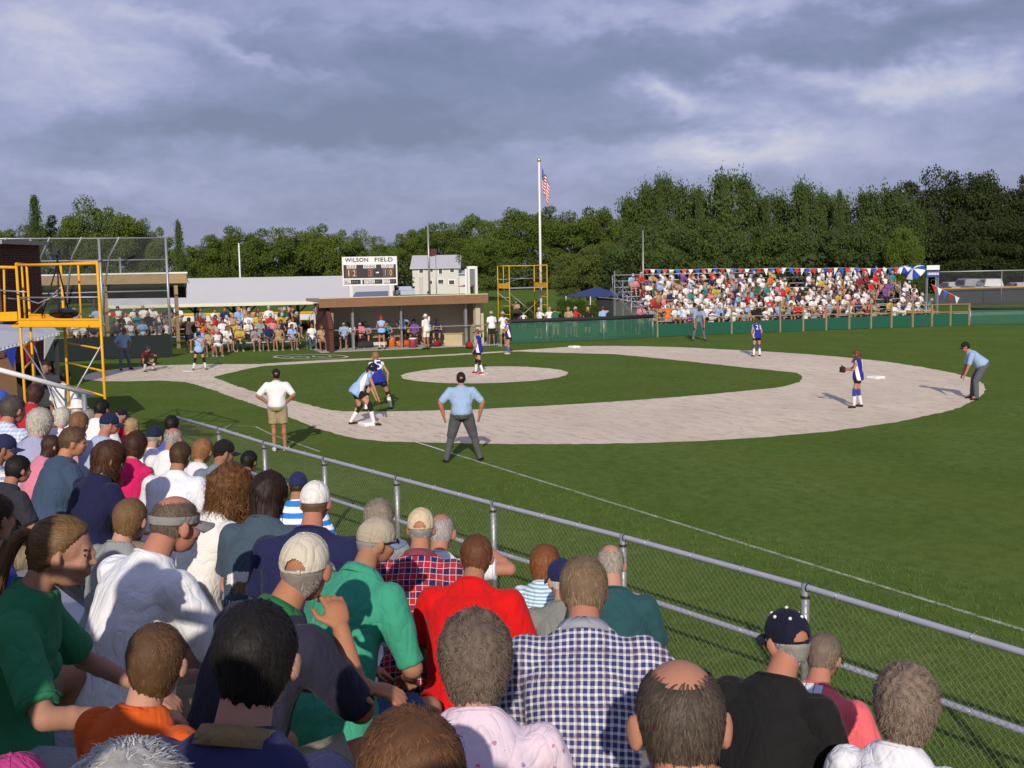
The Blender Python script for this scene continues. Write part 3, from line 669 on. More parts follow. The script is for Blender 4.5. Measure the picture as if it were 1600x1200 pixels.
# ---------------------------------------------------------------- ground
def poly_sheet(name, pts, z, mat, kind='structure', jit=0.0):
    from mathutils.geometry import tessellate_polygon
    P = []
    n = len(pts)
    for i in range(n):
        a, b = np.array(pts[i][:2]), np.array(pts[(i+1) % n][:2]); L = np.linalg.norm(b-a); k = max(1, int(L/.22)) if jit else 1
        for j in range(k): P.append(a+(b-a)*j/k+(rng.normal(size=2)*jit if jit else 0))
    V = [Vector((float(p[0]), float(p[1]), z)) for p in P]; F = tessellate_polygon([V])
    me = bpy.data.meshes.new(name); me.from_pydata(V, [], F); me.update()
    if me.polygons[0].normal.z < 0: me.flip_normals()
    me.materials.append(mat); o = link(bpy.data.objects.new(name, me)); return tag(o, kind=kind)
def grass_mat():
    t = NT('grass'); g = lambda k=(1, 1, 1), r=(0, 0, 0): t.coord('World', k, r)
    a = t.noise(.35, 4, .6, g()); b = t.noise(4, 5, .7, g()); c = t.noise(45, 4, .7, g((1, 1, 1))); d = t.noise(1, 3, .5, g((.06, .35, 1), (0, 0, .35)))
    col = t.ramp(a, [(.25, (.084, .140, .030)), (.5, (.108, .167, .040)), (.75, (.146, .196, .054))])
    col = t.mix(t.ramp(b, [(.38, 0.0), (.66, .7)]), col, (.050, .094, .016)); col = t.mix(.62, col, t.ramp(c, [(.32, .14), (.64, .88)]), 'OVERLAY'); sp = t.noise(14, 4, .8, g((1, 2.2, 1), (0, 0, .5))); col = t.mix(t.ramp(sp, [(.52, 0.0), (.66, .6)]), col, (.175, .215, .065))
    col = t.mix(t.ramp(d, [(.40, 0.0), (.62, .45)]), col, (.112, .152, .030))
    m = t.base(col, 1.0, 0, .0); t.bump(t.math('ADD', t.noise(70, 5, .75, g()), t.math('MULTIPLY', b, .5)), .5, .04); return m
GRASS = grass_mat()
def dirt_mat(k=1.0, name='infield_clay'):
    t = NT(name); g = lambda s=(1, 1, 1), r=(0, 0, 0): t.coord('World', s, r)
    a = t.noise(.5, 5, .6, g()); b = t.noise(1, 6, .75, g((1.2, 5, 1), (0, 0, .6))); c = t.noise(60, 3, .7, g())
    col = t.ramp(a, [(.3, sc((.67, .57, .44), k)), (.7, sc((.78, .675, .53), k))])
    col = t.mix(t.ramp(b, [(.50, 0.0), (.66, .7)]), col, sc((.42, .33, .28), k)); e = t.noise(1, 5, .8, g((1.5, 5.5, 1), (0, 0, 1.05)), 1.6); col = t.mix(t.ramp(e, [(.57, 0.0), (.66, .62)]), col, sc((.30, .23, .17), k)); h2 = t.noise(.16, 3, .5, g()); col = t.mix(t.ramp(h2, [(.45, 0.0), (.62, .28)]), col, sc((.55, .44, .36), k)); col = t.mix(.35, col, t.ramp(c, [(.3, .2), (.7, .8)]), 'OVERLAY')
    m = t.base(col, .95, 0, .05); t.bump(t.math('ADD', c, t.math('MULTIPLY', b, 2)), .5, .02); return m
DIRT = dirt_mat()
me = bpy.data.meshes.new('ground'); S = 1800
me.from_pydata([(-S, -S, 0), (S, -S, 0), (S, S, 0), (-S, S, 0)], [], [(0, 1, 2, 3)]); me.materials.append(GRASS)
tag(link(bpy.data.objects.new('ground', me)), kind='structure')
outer = [(126, 588), (150, 581), (200, 574.5), (250, 571), (320, 569), (404, 569), (440, 566.4), (520, 562), (620, 558), (700, 553.7), (820, 546.8), (860, 544), (900, 541), (960, 540.5), (1000, 541), (1060, 542.5), (1130, 546), (1200, 549.5), (1260, 553.5), (1310, 557.5), (1380, 564.5), (1440, 573.5), (1490, 583), (1520, 591), (1537, 600), (1541, 609), (1530, 622), (1500, 637), (1470, 645), (1400, 660), (1300, 674), (1200, 683), (1100, 689), (1000, 692.5), (900, 694), (800, 694), (700, 692.5), (640, 691), (590, 689), (560, 686), (530, 680), (500, 671), (470, 659), (440, 647), (400, 633), (360, 620), (330, 608), (290, 597), (250, 594.5), (200, 595.8), (160, 595.8), (135, 593)]
inner = [(334, 589), (380, 578), (412, 572), (480, 568), (620, 560), (700, 556), (810, 549.3), (840, 550.5), (900, 552), (960, 553.6), (1040, 561), (1100, 567.5), (1160, 574), (1220, 580), (1246, 583), (1253, 587.5), (1250, 597), (1225, 604), (1200, 607.5), (1100, 617), (1000, 625), (900, 631.5), (800, 637), (740, 640), (640, 642.5), (560, 643.5), (535, 643), (506, 639), (480, 632), (446, 624), (412, 616), (390, 610), (360, 600)]
poly_sheet('infield_dirt', [GP(*q) for q in outer], .004, DIRT, jit=.022)
poly_sheet('infield_grass', [GP(*q) for q in inner], .008, GRASS, jit=.022)
cc = 12.255/math.sqrt(2)
poly_sheet('pitching_circle_dirt', [(cc+3.05*math.cos(t), cc+3.05*math.sin(t)) for t in np.linspace(0, 2*math.pi, 49)[:-1]], .012, DIRT, jit=.022)
CHALK = plain('chalk', (.55, .55, .50), .9, 0, .3, 9)
def chalk_mat():
    t = NT('worn_chalk'); n = t.noise(3, 4, .7, t.coord('World')); n2 = t.noise(25, 3, .7, t.coord('World'))
    k = t.ramp(t.math('ADD', t.math('MULTIPLY', n, .6), t.math('MULTIPLY', n2, .5)), [(.42, 0.0), (.60, .75)])
    t.base(t.mix(k, (.075, .13, .022), (.50, .52, .42)), .95, 0, .05); return t.mat
CW = chalk_mat()
def strip(name, pts, w, z, mat):
    P = [np.array(p[:2], float) for p in pts]; V = []
    for i, p in enumerate(P):
        d = P[min(i+1, len(P)-1)]-P[max(i-1, 0)]; d /= np.linalg.norm(d); n = np.array([-d[1], d[0]])
        V += [(*(p+n*w/2), z), (*(p-n*w/2), z)]
    F = [(2*i, 2*i+1, 2*i+3, 2*i+2) for i in range(len(P)-1)]
    me = bpy.data.meshes.new(name); me.from_pydata(V, [], F); me.materials.append(mat); return tag(link(bpy.data.objects.new(name, me)), kind='structure')
strip('chalk_line', [(23.2, 0), (60, 0)], .075, .005, CW)
strip('chalk_line', [(18.6, 0.0), (23.2, 0)], .06, .010, plain('faint_chalk', (.60, .55, .50), .95, 0, .1, 9))
strip('chalk_line', [GP(345, 672), GP(362, 664), GP(400, 667), GP(424, 679), GP(500, 706)], .06, .005, CW)
c0 = GP(485.5, 557.5); 
ringp = [GP(485.5+57*math.cos(t), 557.5+3.6*math.sin(t)) for t in np.linspace(0, 2*math.pi, 41)]
strip('chalk_line', ringp, .14, .006, plain('ring_chalk', (.50, .53, .42), .9, 0, .2, 6))
mb = MB()
for k in range(9):
    c = GP(447+k*8.6, 557.6+.9*math.sin(k*2.1)); mb.box((c[0], c[1], .006), (.10, .5, .002), rz_(.9*math.sin(k*1.7)+.6))
tag(mb.build('painted_emblem', plain('ring_chalk', (.50, .53, .42), .9, 0, .2, 6)), kind='structure')
# bases and plates
BAGM = plain('base_canvas', (.78, .77, .74), .7, 0, .06, 8)
def bevel_box(mb, c, s, b, R=None):
    h = np.array(s)/2; n = 4; V = []
    for z, i in ((-h[2], 0), (h[2]-b, 0), (h[2], b)): V += [(sx*(h[0]-i), sy*(h[1]-i), z) for sx, sy in ((-1, -1), (1, -1), (1, 1), (-1, 1))]
    V = np.array(V); V = V@(R if R is not None else np.eye(3)).T+np.array(c)
    F = [(0, 3, 2, 1), (8, 9, 10, 11)]+[(k*4+j, k*4+(j+1) % 4, k*4+4+(j+1) % 4, k*4+4+j) for k in (0, 1) for j in range(4)]
    return mb.add(V, F)
for nm, x, y, lb in (('first', 18.10, .19, 'white canvas base bag under the foot of the runner in light blue'), ('second', 18.29, 18.29, 'white canvas base bag beside the infielder holding out her glove'), ('third', .19, 18.1, 'white canvas base bag at the far edge of the dirt')):
    mb = MB(); bevel_box(mb, (0, 0, .045), (.42, .42, .08), .03); o = mb.build('base_bag', BAGM); o.location = (x, y, .004); tag(o, lb, 'base')
o = MB().prism([(0, 0), (.216, .216), (.216, .43), (-.0, .43), (-.216+.216, .43)][:0] or [(0, 0), (.305, 0), (.305, .43), (-.0, .43), (-.15, .215)], 0, .015).build('home_plate', BAGM); o.location = (.0, -.2, .014); tag(o, 'white rubber home plate at the feet of the batter', 'home plate')
o = MB().box((0, 0, .01), (.15, .61, .02), rz_(math.radians(45))).build('pitching_rubber', BAGM); o.location = (cc, cc, .014); tag(o, 'white pitching rubber in the middle of the small dirt circle', 'pitching rubber')
# ---------------------------------------------------------------- near chain-link fence
FH = 1.2; fpx = [(268, 650), (341.6, 670), (412.8, 692), (506.6, 717), (619.7, 747), (770.5, 787), (973.8, 839), (1258.7, 917)]
FP = [GP(x, y, FH)[:2] for x, y in fpx]; dlast = (np.array(GP(1600, 1020, FH)[:2])-FP[-1]); dlast /= np.linalg.norm(dlast)
FP += [FP[-1]+dlast*2.35, FP[-1]+dlast*4.7, FP[-1]+dlast*7.0]
U2 = nv(np.append(FP[-1]-FP[0], 0)); N2 = np.array([U2[1], -U2[0], 0])
fence = empty('chain_link_fence', (*FP[5], 0), 0, 'low galvanised chain link fence with two lilac grey rails along the first base side', 'fence')
FO = np.append(FP[5], 0)
def addf(mb, name, mat): o = mb.build(name, mat, fence, True, loc=(0, 0, 0)); o.location = tuple(-FO); return o
mb = MB(); pts = [np.append(p, FH) for p in FP]; mb.tube(pts, .027, 12); addf(mb, 'top_rail', RAILM)
mb = MB(); mb.tube([np.append(p, .62) for p in FP[1:]], .026, 12); addf(mb, 'middle_rail', RAILM)
for p in FP[1:]:
    mb = MB(); mb.tube([np.append(p, 0), np.append(p, FH+.03)], .036, 12); q = addf(mb, 'post', GALV)
    m2 = MB(); m2.tube([np.append(p, FH-.10), np.append(p, FH-.075)], .043, 12); m2.tube([np.append(p, FH-.09)+U2*.03, np.append(p, FH)+U2*.03], .008, 6)
    for a in np.linspace(0, 2*math.pi, 13)[:-1]: pass
    m2.tube([np.append(p, FH)+U2*.03+np.array([0, 0, .038*math.cos(a)])+N2*.038*math.sin(a) for a in np.linspace(0, 2*math.pi, 13)], .006, 6); o = m2.build('bracket', DARK, q)
mb = MB(); wr = .0013; cell = .072
for a, b in zip(FP[:-1], FP[1:]):
    L = np.linalg.norm(b-a); d = np.append((b-a)/L, 0); A = np.append(a, 0)
    for sgn in (1, -1):
        k = -FH if sgn > 0 else 0; kk = math.ceil((k)/cell)*cell
        while kk < L+(FH if sgn < 0 else 0):
            # line: u = kk + sgn*z
            z0, z1 = .03, FH-.03; u0, u1 = kk+sgn*z0, kk+sgn*z1
            if sgn > 0:
                if u0 < 0: z0 += -u0; u0 = 0
                if u1 > L: z1 -= u1-L; u1 = L
            else:
                if u0 > L: z0 += u0-L; u0 = L
                if u1 < 0: z1 -= -u1; u1 = 0
            if z1-z0 > .02: mb.tube([A+d*u0+(0, 0, z0)+N2*.034*1, A+d*u1+(0, 0, z1)+N2*(.034+.003*sgn)], wr, 3, caps=False)
            kk += cell
addf(mb, 'wire_mesh', plain('fence_wire', (.33, .36, .24), .5, .3, .15, 3))
mb = MB()
for a, b in zip(FP[:-1], FP[1:]):
    for t in np.arange(.15, .95, .27):
        for hh, rr in ((FH, .034), (.62, .029)):
            p = np.append(a+(b-a)*t, hh); mb.tube([p+np.array([0, 0, rr*math.cos(q)])+N2*rr*math.sin(q) for q in np.linspace(0, 2*math.pi, 11)], .003, 5); mb.tube([p+np.array([0, 0, rr]), p+U2*.03+np.array([0, 0, rr+.02])], .002, 4)
tag(addf(mb, 'tie_wires', plain('tie_wire', (.55, .56, .58), .35, .8)), kind='stuff')
# ---------------------------------------------------------------- first base bleachers
PITCH, RISE, T0, Z0 = .75, .245, 3.10, 1.335
SU = np.array([math.cos(math.radians(7.6)), math.sin(math.radians(7.6)), 0]); SN = np.array([SU[1], -SU[0], 0]); F0 = np.array([37.27, -3.68, 0])
def ST(s, t, z): return F0+SU*s+SN*t+np.array([0, 0, z])
S0, S1 = -22.0, 8.2
bl_o = empty('bleachers', ST(0, T0, 0), 0, 'silver aluminium bleachers the nearby spectators sit on, beside the low fence', 'bleachers')
def addb(mb, name, mat, par=None): o = mb.build(name, mat, par or bl_o); o.location = tuple(-ST(0, T0, 0)) if par is None else (0, 0, 0); return o
NR = 11
for i in range(NR):
    t = T0+PITCH*i; z = Z0+RISE*i
    m1 = MB(); m1.bar(ST(S0, t+.12, z-.02), ST(S1, t+.12, z-.02), .25, .04); seat = addb(m1, 'seat_plank', ALU)
    m2 = MB(); m2.bar(ST(S0, t-.30, z-.44), ST(S1, t-.30, z-.44), .27, .04); addb(m2, 'foot_plank', ALU)
mb = MB()
for s in np.arange(S0+.5, S1, 1.9):
    mb.bar(ST(s, T0-.5, Z0-.55), ST(s, T0+PITCH*(NR-1)+.2, Z0+RISE*(NR-1)-.5), .05, .09)
    for i in range(0, NR, 2):
        t = T0+PITCH*i; z = Z0+RISE*i; mb.bar(ST(s, t, 0), ST(s, t, z-.05), .05, .05)
    for i in range(1, NR, 2):
        t = T0+PITCH*i; z = Z0+RISE*i; mb.bar(ST(s, t, z-.52), ST(s, t, z-.05), .05, .05)
addb(mb, 'frame', GALV)
# hand rail at the left end of the nearest section
hr = empty('handrail', AT(145, 617, 13), 0, 'sunlit white pipe handrail above the crowd at the far left', 'handrail'); ho = np.array(AT(145, 617, 13))
mb = MB(); mb.tube([AT(-60, 562, 12)-ho, AT(145, 617, 13)-ho], .028, 10); mb.build('rail', WHITE, hr, True)
q = AT(131, 613, 12.93)-ho; mb = MB(); mb.tube([q, q-np.array([0, 0, 1.1])], .028, 10); mb.build('post', GALV, hr, True)
q = AT(-40, 567, 12.1)-ho; mb = MB(); mb.tube([q, q-np.array([0, 0, 1.1])], .028, 10); mb.build('post', GALV, hr, True)
# ---------------------------------------------------------------- yellow scaffold towers
def xy(p): return np.array([p[0], p[1], 0.0])
def scaffold(A, B, C, D, zp, zt, label, rungs=((.5, .95, 1.4, 1.85, 2.3)), big=True, planks=True):
    """posts A (front right) B (front left) C (back left) D (back right)"""
    o0 = xy((A+B+C+D)/4); r = empty('scaffold_tower', o0, 0, label, 'scaffold', 'yellow scaffold towers'); r0 = .025
    P = [xy(q)-o0 for q in (A, B, C, D)]; Zv = lambda z: np.array([0, 0, z])
    for a, b in ((0, 3), (1, 2)):                          # ladder end frames
        mb = MB()
        for k in (a, b): mb.tube([P[k], P[k]+Zv(zt)], r0, 10)
        for z in rungs: mb.tube([P[a]+Zv(z), P[b]+Zv(z)], r0*.75, 8)
        mb.tube([P[a]+Zv(zt), P[b]+Zv(zt)], r0, 10); mb.tube([P[a]+Zv(zp), P[b]+Zv(zp)], r0, 10)
        m = (P[a]+P[b])/2; mb.tube([m+Zv(zp), m+Zv(zt)], r0*.8, 8); mb.build('end_frame', YEL, r, True)
    for a, b in ((0, 1), (3, 2)): MB().tube([P[a]+Zv(zt-.02), P[b]+Zv(zt-.02)], r0*.9, 8).build('guard_rail', YEL, r, True)
    if planks:
        mb = MB(); h = .15
        for a, b in ((0, 1), (3, 2)): mb.bar(P[a]+Zv(zp+h/2), P[b]+Zv(zp+h/2), .04, h); mb.bar(P[a]+Zv(zp+h), P[b]+Zv(zp+h), .07, .03); mb.bar(P[a]+Zv(zp+.02), P[b]+Zv(zp+.02), .07, .03)
        for k in np.linspace(.1, .9, 4): mb.bar(P[0]+(P[3]-P[0])*k+Zv(zp+.03), P[1]+(P[2]-P[1])*k+Zv(zp+.03), .45, .04)
        mb.build('platform', YEL, r)
    if not planks:
        for a, b in ((0, 3), (1, 2)): MB().bar(P[a]+Zv(zp+.12), P[b]+Zv(zp+.12), .05, .30).build('end_board', YEL, r)
        MB().bar((P[0]+P[3])/2+Zv(zp-.02), (P[1]+P[2])/2+Zv(zp-.02), .9, .05).build('platform', ALU, r)
    mb = MB(); mb.tube([P[0]+Zv(.3), P[1]+Zv(zp-.3)], .016, 6); mb.tube([P[1]+Zv(.3), P[0]+Zv(zp-.3)], .016, 6)
    mb.tube([P[3]+Zv(.3), P[2]+Zv(zp-.3)], .016, 6); mb.tube([P[3]+Zv(zt*.62+zp*.38), P[2]+Zv(zp+.1)], .016, 6); mb.tube([P[0]+Zv(zp+.55), P[1]+Zv(zp+.55)], .014, 6); mb.tube([P[3]+Zv(zp+.5), P[2]+Zv(zp+.5)], .016, 6)
    mb.build('cross_brace', GALV, r, True)
    return r
zp = AT(157, 512, 20)[2]; zt = AT(153, 410, 20)[2]
scaffold(AT(157, 500, 20), AT(31, 500, 20.6), AT(47, 500, 22.8), AT(100, 500, 22.0), zp, zt, 'yellow scaffold tower with a raised platform at the left edge, behind the nearest crowd', (AT(100, 612, 21)[2], AT(100, 574, 21)[2], AT(100, 541, 21)[2], 1.1, .6))
a = AT(28, 494, 20.6); b = AT(-70, 497, 20.8); o = empty('scaffold_walkway', a, 0, 'yellow plank walkway running out of the left edge from the tower', 'walkway')
mb = MB(); mb.bar(a-a, b-a, .05, .17); mb.build('plank', YEL, o); mb = MB(); mb.tube([AT(26, 418, 20.6)-a, AT(-60, 416, 20.8)-a], .028, 8); mb.tube([AT(6, 418, 20.7)-a, AT(8, 494, 20.7)-a], .02, 8); mb.build('rail', YEL, o, True)
mb = MB(); mb.tube([AT(41, 456, 20.3)-a, AT(20, 455, 20.4)-a, AT(-30, 452, 20.8)-a], .016, 6); mb.tube([AT(90, 461, 20.3)-a, AT(60, 474, 20.4)-a, AT(40, 468, 20.8)-a, AT(10, 466, 20.8)-a], .014, 6); mb.build('grey_pipe', GALV, o, True)
# video camera on tripod on the tower
o0 = AT(89, 494, 21.2); r = empty('video_camera', o0, 0, 'black video camera on a tripod standing on the yellow tower platform', 'video camera')
mb = MB(); tp = AT(90, 412, 21.2)-o0
for k in range(3): t = k*2.1; mb.tube([tp, np.array([.28*math.cos(t), .28*math.sin(t), .02])], .014, 6)
mb.tube([tp, tp+np.array([0, 0, .16])], .018, 8); mb.build('tripod', BLACK, r, True)
mb = MB(); c = tp+np.array([0, 0, .22]); d = nv(np.array([-1, .3, 0])); s = nv(np.cross(d, (0, 0, 1))); mb.bar(c-d*.16, c+d*.14, .09, .10); mb.tube([c+d*.14, c+d*.24], .045, 10); mb.bar(c-d*.02+np.array([0, 0, .08]), c+d*.10+np.array([0, 0, .08]), .05, .03); mb.tube([c-d*.16+s*.05, c-d*.30+s*.06+np.array([0, 0, .04])], .02, 8); mb.build('camera_body', BLACK, r)
o = MB().ell((0, 0, .08), (.38, .2, .10), rz_(.5), 16, 8).build('equipment_bag', cloth((.02, .02, .025), 'bag_cloth'), None, True); o.location = tuple(AT(100, 496, 21.3)); tag(o, 'black bag lying on the yellow tower platform', 'bag')
p2 = lambda x, d: AT(x, 450, d)
g7 = 66
scaffold(p2(855, g7), p2(796, g7-.6), p2(778, g7+.6), p2(835, g7+2), AT(800, 447, g7)[2]-.1, AT(800, 415, g7)[2], 'yellow scaffold tower beside the flagpole, behind the green fence', (.5, 1., 1.5, 2.0), True, False)
# ---------------------------------------------------------------- brick press box and first base dugout at the far left
def brick_mat():
    t = NT('shaded_red_brick'); b = t.new('ShaderNodeTexBrick'); b.inputs['Scale'].default_value = 1; b.inputs['Brick Width'].default_value = .22; b.inputs['Row Height'].default_value = .075; b.inputs['Mortar Size'].default_value = .01
    b.inputs['Color1'].default_value = (.075, .020, .018, 1); b.inputs['Color2'].default_value = (.11, .032, .026, 1); b.inputs['Mortar'].default_value = (.11, .08, .075, 1)  # brick tones darkened to carry the shade on the press box
    s = t.new('ShaderNodeSeparateXYZ'); t.L.new(t.coord('World'), s.inputs[0]); c = t.new('ShaderNodeCombineXYZ'); t.L.new(t.math('ADD', s.outputs[0], s.outputs[1]), c.inputs[0]); t.L.new(s.outputs[2], c.inputs[1]); t.L.new(c.outputs[0], b.inputs['Vector'])
    return t.base(b.outputs[0], .85, 0, .1)
BRICK = brick_mat()
TH = math.atan2(U2[1], U2[0])
def house_box(name, px0, px1, ytop, d, deep, mat, label, cat, zb=0.0):
    A, B = xy(AT(px0, 500, d)), xy(AT(px1, 500, d)); zt = AT((px0+px1)/2, ytop, d)[2]; u = nv(B-A); n = np.array([-u[1], u[0], 0]); n = n if n@CF > 0 else -n
    return A, B, u, n, zt
A, B, u, n, zt = house_box('x', -180, 4, 383, 34, 4, BRICK, '', '')
o = empty('brick_building', A, 0, 'shade-darkened red brick press box at the left edge behind the yellow tower', 'building')
MB().prism([(0, 0), tuple((B-A)[:2]), tuple((B-A+n*3)[:2]), tuple((n*3)[:2])], 0, zt).build('wall', BRICK, o)
MB().prism([tuple((-u*.2-n*.25)[:2]), tuple((B-A+u*.25-n*.25)[:2]), tuple((B-A+n*3.2+u*.25)[:2]), tuple((n*3.2-u*.2)[:2])], zt, zt+.12).build('roof', plain('roof_metal', (.30, .28, .28), .6), o)
w = MB(); w.bar(B-A-u*1.9-n*.02+np.array([0, 0, zt-1.0]), B-A-u*.9-n*.02+np.array([0, 0, zt-1.0]), .06, .8); w.build('window', plain('dark_glass', (.02, .02, .025), .1), o)
# dugout: brown plank walls, corrugated roof with pennants along its edge
def corrug():
    t = NT('corrugated_metal'); w = t.new('ShaderNodeTexWave'); w.inputs['Scale'].default_value = 6; t.L.new(t.coord('Object', (1, 1, 1), (0, 0, .2)), w.inputs['Vector'])
    m = t.base(t.mix(w.outputs['Fac'], (.50, .51, .56), (.66, .67, .72)), .45, .3); t.bump(w.outputs['Fac'], .6, .03); return m
CORR = corrug()
r1, r2, r3, r4 = AT(-60, 562, 25.0), AT(92, 518.5, 26.5), AT(70, 512, 29), AT(-60, 500, 29)
do = xy(AT(0, 640, 26)); r = empty('dugout', do, 0, 'low dugout with a pale corrugated roof and brown wall at the left edge', 'dugout')
pr = np.array([AT(-60, 560, 24.6), AT(93, 519, 26.4), AT(80, 508, 30.0), AT(-60, 506, 29.0)])
zf = pr[:2, 2].mean(); q = pr.copy(); V = [(a-do) for a in q]
mb = MB(); Vt = np.array(V); mb.add(np.vstack([Vt, Vt-np.array([0, 0, .07])]), [(0, 1, 2, 3), (7, 6, 5, 4), (0, 4, 5, 1), (1, 5, 6, 2), (2, 6, 7, 3), (3, 7, 4, 0)]); mb.build('roof', CORR, r)
mb = MB(); fr = nv(xy(pr[1])-xy(pr[0])); bk = nv(xy(pr[3])-xy(pr[0])); w0 = xy(pr[0])-do+bk*.3; w1 = xy(AT(24, 560, 25.6))-do+bk*.2
mb.prism([tuple(w0[:2]), tuple(w1[:2]), tuple((w1+bk*.15)[:2]), tuple((w0+bk*.15)[:2])], 0, pr[:2, 2].min()-.08); mb.build('side_wall', WOOD, r)
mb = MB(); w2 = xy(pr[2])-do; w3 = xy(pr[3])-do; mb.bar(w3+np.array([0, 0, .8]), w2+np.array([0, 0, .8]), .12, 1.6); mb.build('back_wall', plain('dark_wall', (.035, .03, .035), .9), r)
mb = MB()
for pxx, dd in ((49, 25.9), (87, 26.4)): b = xy(AT(pxx, 530, dd))-do; mb.bar(b, b+np.array([0, 0, AT(pxx, 530, dd)[2]]), .09); 
mb.build('post', DARK, r)
PEN = [plain('pennant_red', (.55, .03, .03), .5), plain('pennant_white', (.75, .75, .75), .5), plain('pennant_blue', (.03, .08, .50), .5)]
def pennants(pts, size, n, label, thick=.012, start=0, drop=0.0):
    P = np.array(pts, float); o0 = P[0]; r = empty('pennant_string', o0, 0, label, 'pennant string', 'pennant strings')
    L = np.concatenate([[0], np.cumsum(np.linalg.norm(np.diff(P, axis=0), axis=1))]); at = lambda s: np.array([np.interp(s, L, P[:, k]) for k in range(3)])
    sag = lambda s: np.array([0, 0, -drop*math.sin(math.pi*((s/L[-1]*4) % 1))])
    MB().tube([at(s)+sag(s)-o0 for s in np.linspace(0, L[-1], 24)], .008, 5).build('cord', WHITE, r)
    for k in range(n):
        s = L[-1]*(k+.5)/n; c = at(s)+sag(s)-o0; d = nv(at(min(L[-1], s+.1))-at(max(0, s-.1))); hz = np.array([-d[1], d[0], 0]); tw = rng.normal()*.06
        v = [c-d*size*.42, c+d*size*.42, c+np.array([0, 0, -size*1.25])+hz*(rng.normal()*size*.22)+d*tw]
        MB().slab(v, thick).build('pennant', PEN[(k+start) % 3], r)
    return r
pennants([AT(0, 548, 24.8), AT(93, 521, 26.3)], .42, 3, 'three large pennants hanging from the corrugated dugout roof at the far left', start=2)
pennants([AT(290, 430, 56.5), AT(291, 458, 58.5)], .30, 6, 'short run of pennants down the end of the wooden stand roof')
# ---------------------------------------------------------------- backstop and home-plate side
bs = empty('backstop', GP(268, 558), 0, 'tall chain link backstop of grey pipes and netting behind home plate', 'backstop'); b0 = np.array(GP(268, 558))
bp = [GP(268, 558), GP(165, 562), GP(60, 568), GP(-60, 574)]; zt = AT(267, 372, dep(bp[0]))[2]
for p in bp: MB().tube([p-b0, p-b0+np.array([0, 0, zt])], .06, 8).build('post', GALV, bs, True)
mb = MB()
for z in (zt, zt*.82, zt*.56): mb.tube([p-b0+np.array([0, 0, z]) for p in bp], .04, 6)
for k in range(3):
    for f in (.0, .55):
        a = bp[k+1]+(bp[min(k+2, 3)]-bp[k+1])*f; h = nv(np.array([1., .3, 0])); mb.tube([a-b0+np.array([0, 0, zt*.35]), a-b0+h*.3+np.array([0, 0, zt*.6]), a-b0+h*.9+np.array([0, 0, zt*.85]), a-b0+h*1.9+np.array([0, 0, zt])], .04, 6)
mb.build('pipes', GALV, bs, True)
def netting(name, col, k):
    t = NT(name); tr = t.new('ShaderNodeBsdfTransparent'); mx = t.new('ShaderNodeMixShader'); n = t.noise(2, 3, .6, t.coord('World'))
    t.base(col, .8, 0, .1); t.L.new(t.math('ADD', k-.1, t.math('MULTIPLY', n, .2)), mx.inputs[0]); t.L.new(tr.outputs[0], mx.inputs[1]); t.L.new(t.b.outputs[0], mx.inputs[2]); t.L.new(mx.outputs[0], t.out.inputs[0]); return t.mat
NET = netting('chain_netting', (.08, .085, .09), .16); SCREEN = netting('green_windscreen', (.035, .14, .10), .50); SCREEND = netting('dark_windscreen', (.02, .028, .03), .93)
def panel(pa, pb, z0, z1, mat, name, par, o0, t=.015): return MB().bar((pa+pb)/2*0+pa-o0+np.array([0, 0, (z0+z1)/2]), pb-o0+np.array([0, 0, (z0+z1)/2]), t, z1-z0, up=(0, 0, 1)).build(name, mat, par)
for a, b in zip(bp[:-1], bp[1:]): panel(a, b, 1.25, zt, NET, 'netting', bs, b0)
for a, b in zip(bp[:2], bp[1:3]): panel(a+np.array([.08, 0, 0]), b+np.array([.08, 0, 0]), .05, AT(268, 522, dep(bp[0]))[2], SCREEND, 'windscreen', bs, b0)
# covered wooden stand
d1, d2 = 56, 62
st = empty('covered_stand', xy(AT(170, 560, d1)), 0, 'wooden covered stand with a plank fascia and shade-painted underside behind home plate', 'grandstand'); s0 = xy(AT(170, 560, d1))
def quad_slab(par, o0, P4, th, name, mat):
    V = np.array([p-o0 for p in P4]); mb = MB(); mb.add(np.vstack([V, V-np.array([0, 0, th])]), [(0, 1, 2, 3), (7, 6, 5, 4), (0, 4, 5, 1), (1, 5, 6, 2), (2, 6, 7, 3), (3, 7, 4, 0)]); return mb.build(name, mat, par)
quad_slab(st, s0, [AT(50, 430, d1), AT(293, 426, d1), AT(291, 450, d2), AT(50, 456, d2)], .12, 'roof', CORR)
a, b = AT(52, 438.5, d1-.05), AT(292, 434.5, d1-.05); MB().bar(a-s0, b-s0, .05, .50).build('fascia', TAN, st)
MB().bar(AT(50, 430.5, d1-.1)-s0, AT(293, 426, d1-.1)-s0, .08, .08).build('roof_edge', WHITE, st)
MB().bar(AT(52, 453, 60.6)-s0, AT(290, 450, 60.6)-s0, .06, 1.05).build('shade_board', plain('soffit_shade', (.06, .03, .022), .9, 0, .3), st)  # dark upright board standing in for the shaded roof underside
for px in (60, 167, 277): p = xy(AT(px, 500, d1+.3))-s0; MB().bar(p, p+np.array([0, 0, 3.2]), .16).build('post', TAN, st)
for k in range(3):
    z = .55+.35*k; MB().bar(xy(AT(52, 500, d1+1+.8*k))-s0+np.array([0, 0, z]), xy(AT(296, 500, d1+1+.8*k))-s0+np.array([0, 0, z]), .28, .05).build('bench', ALU, st)
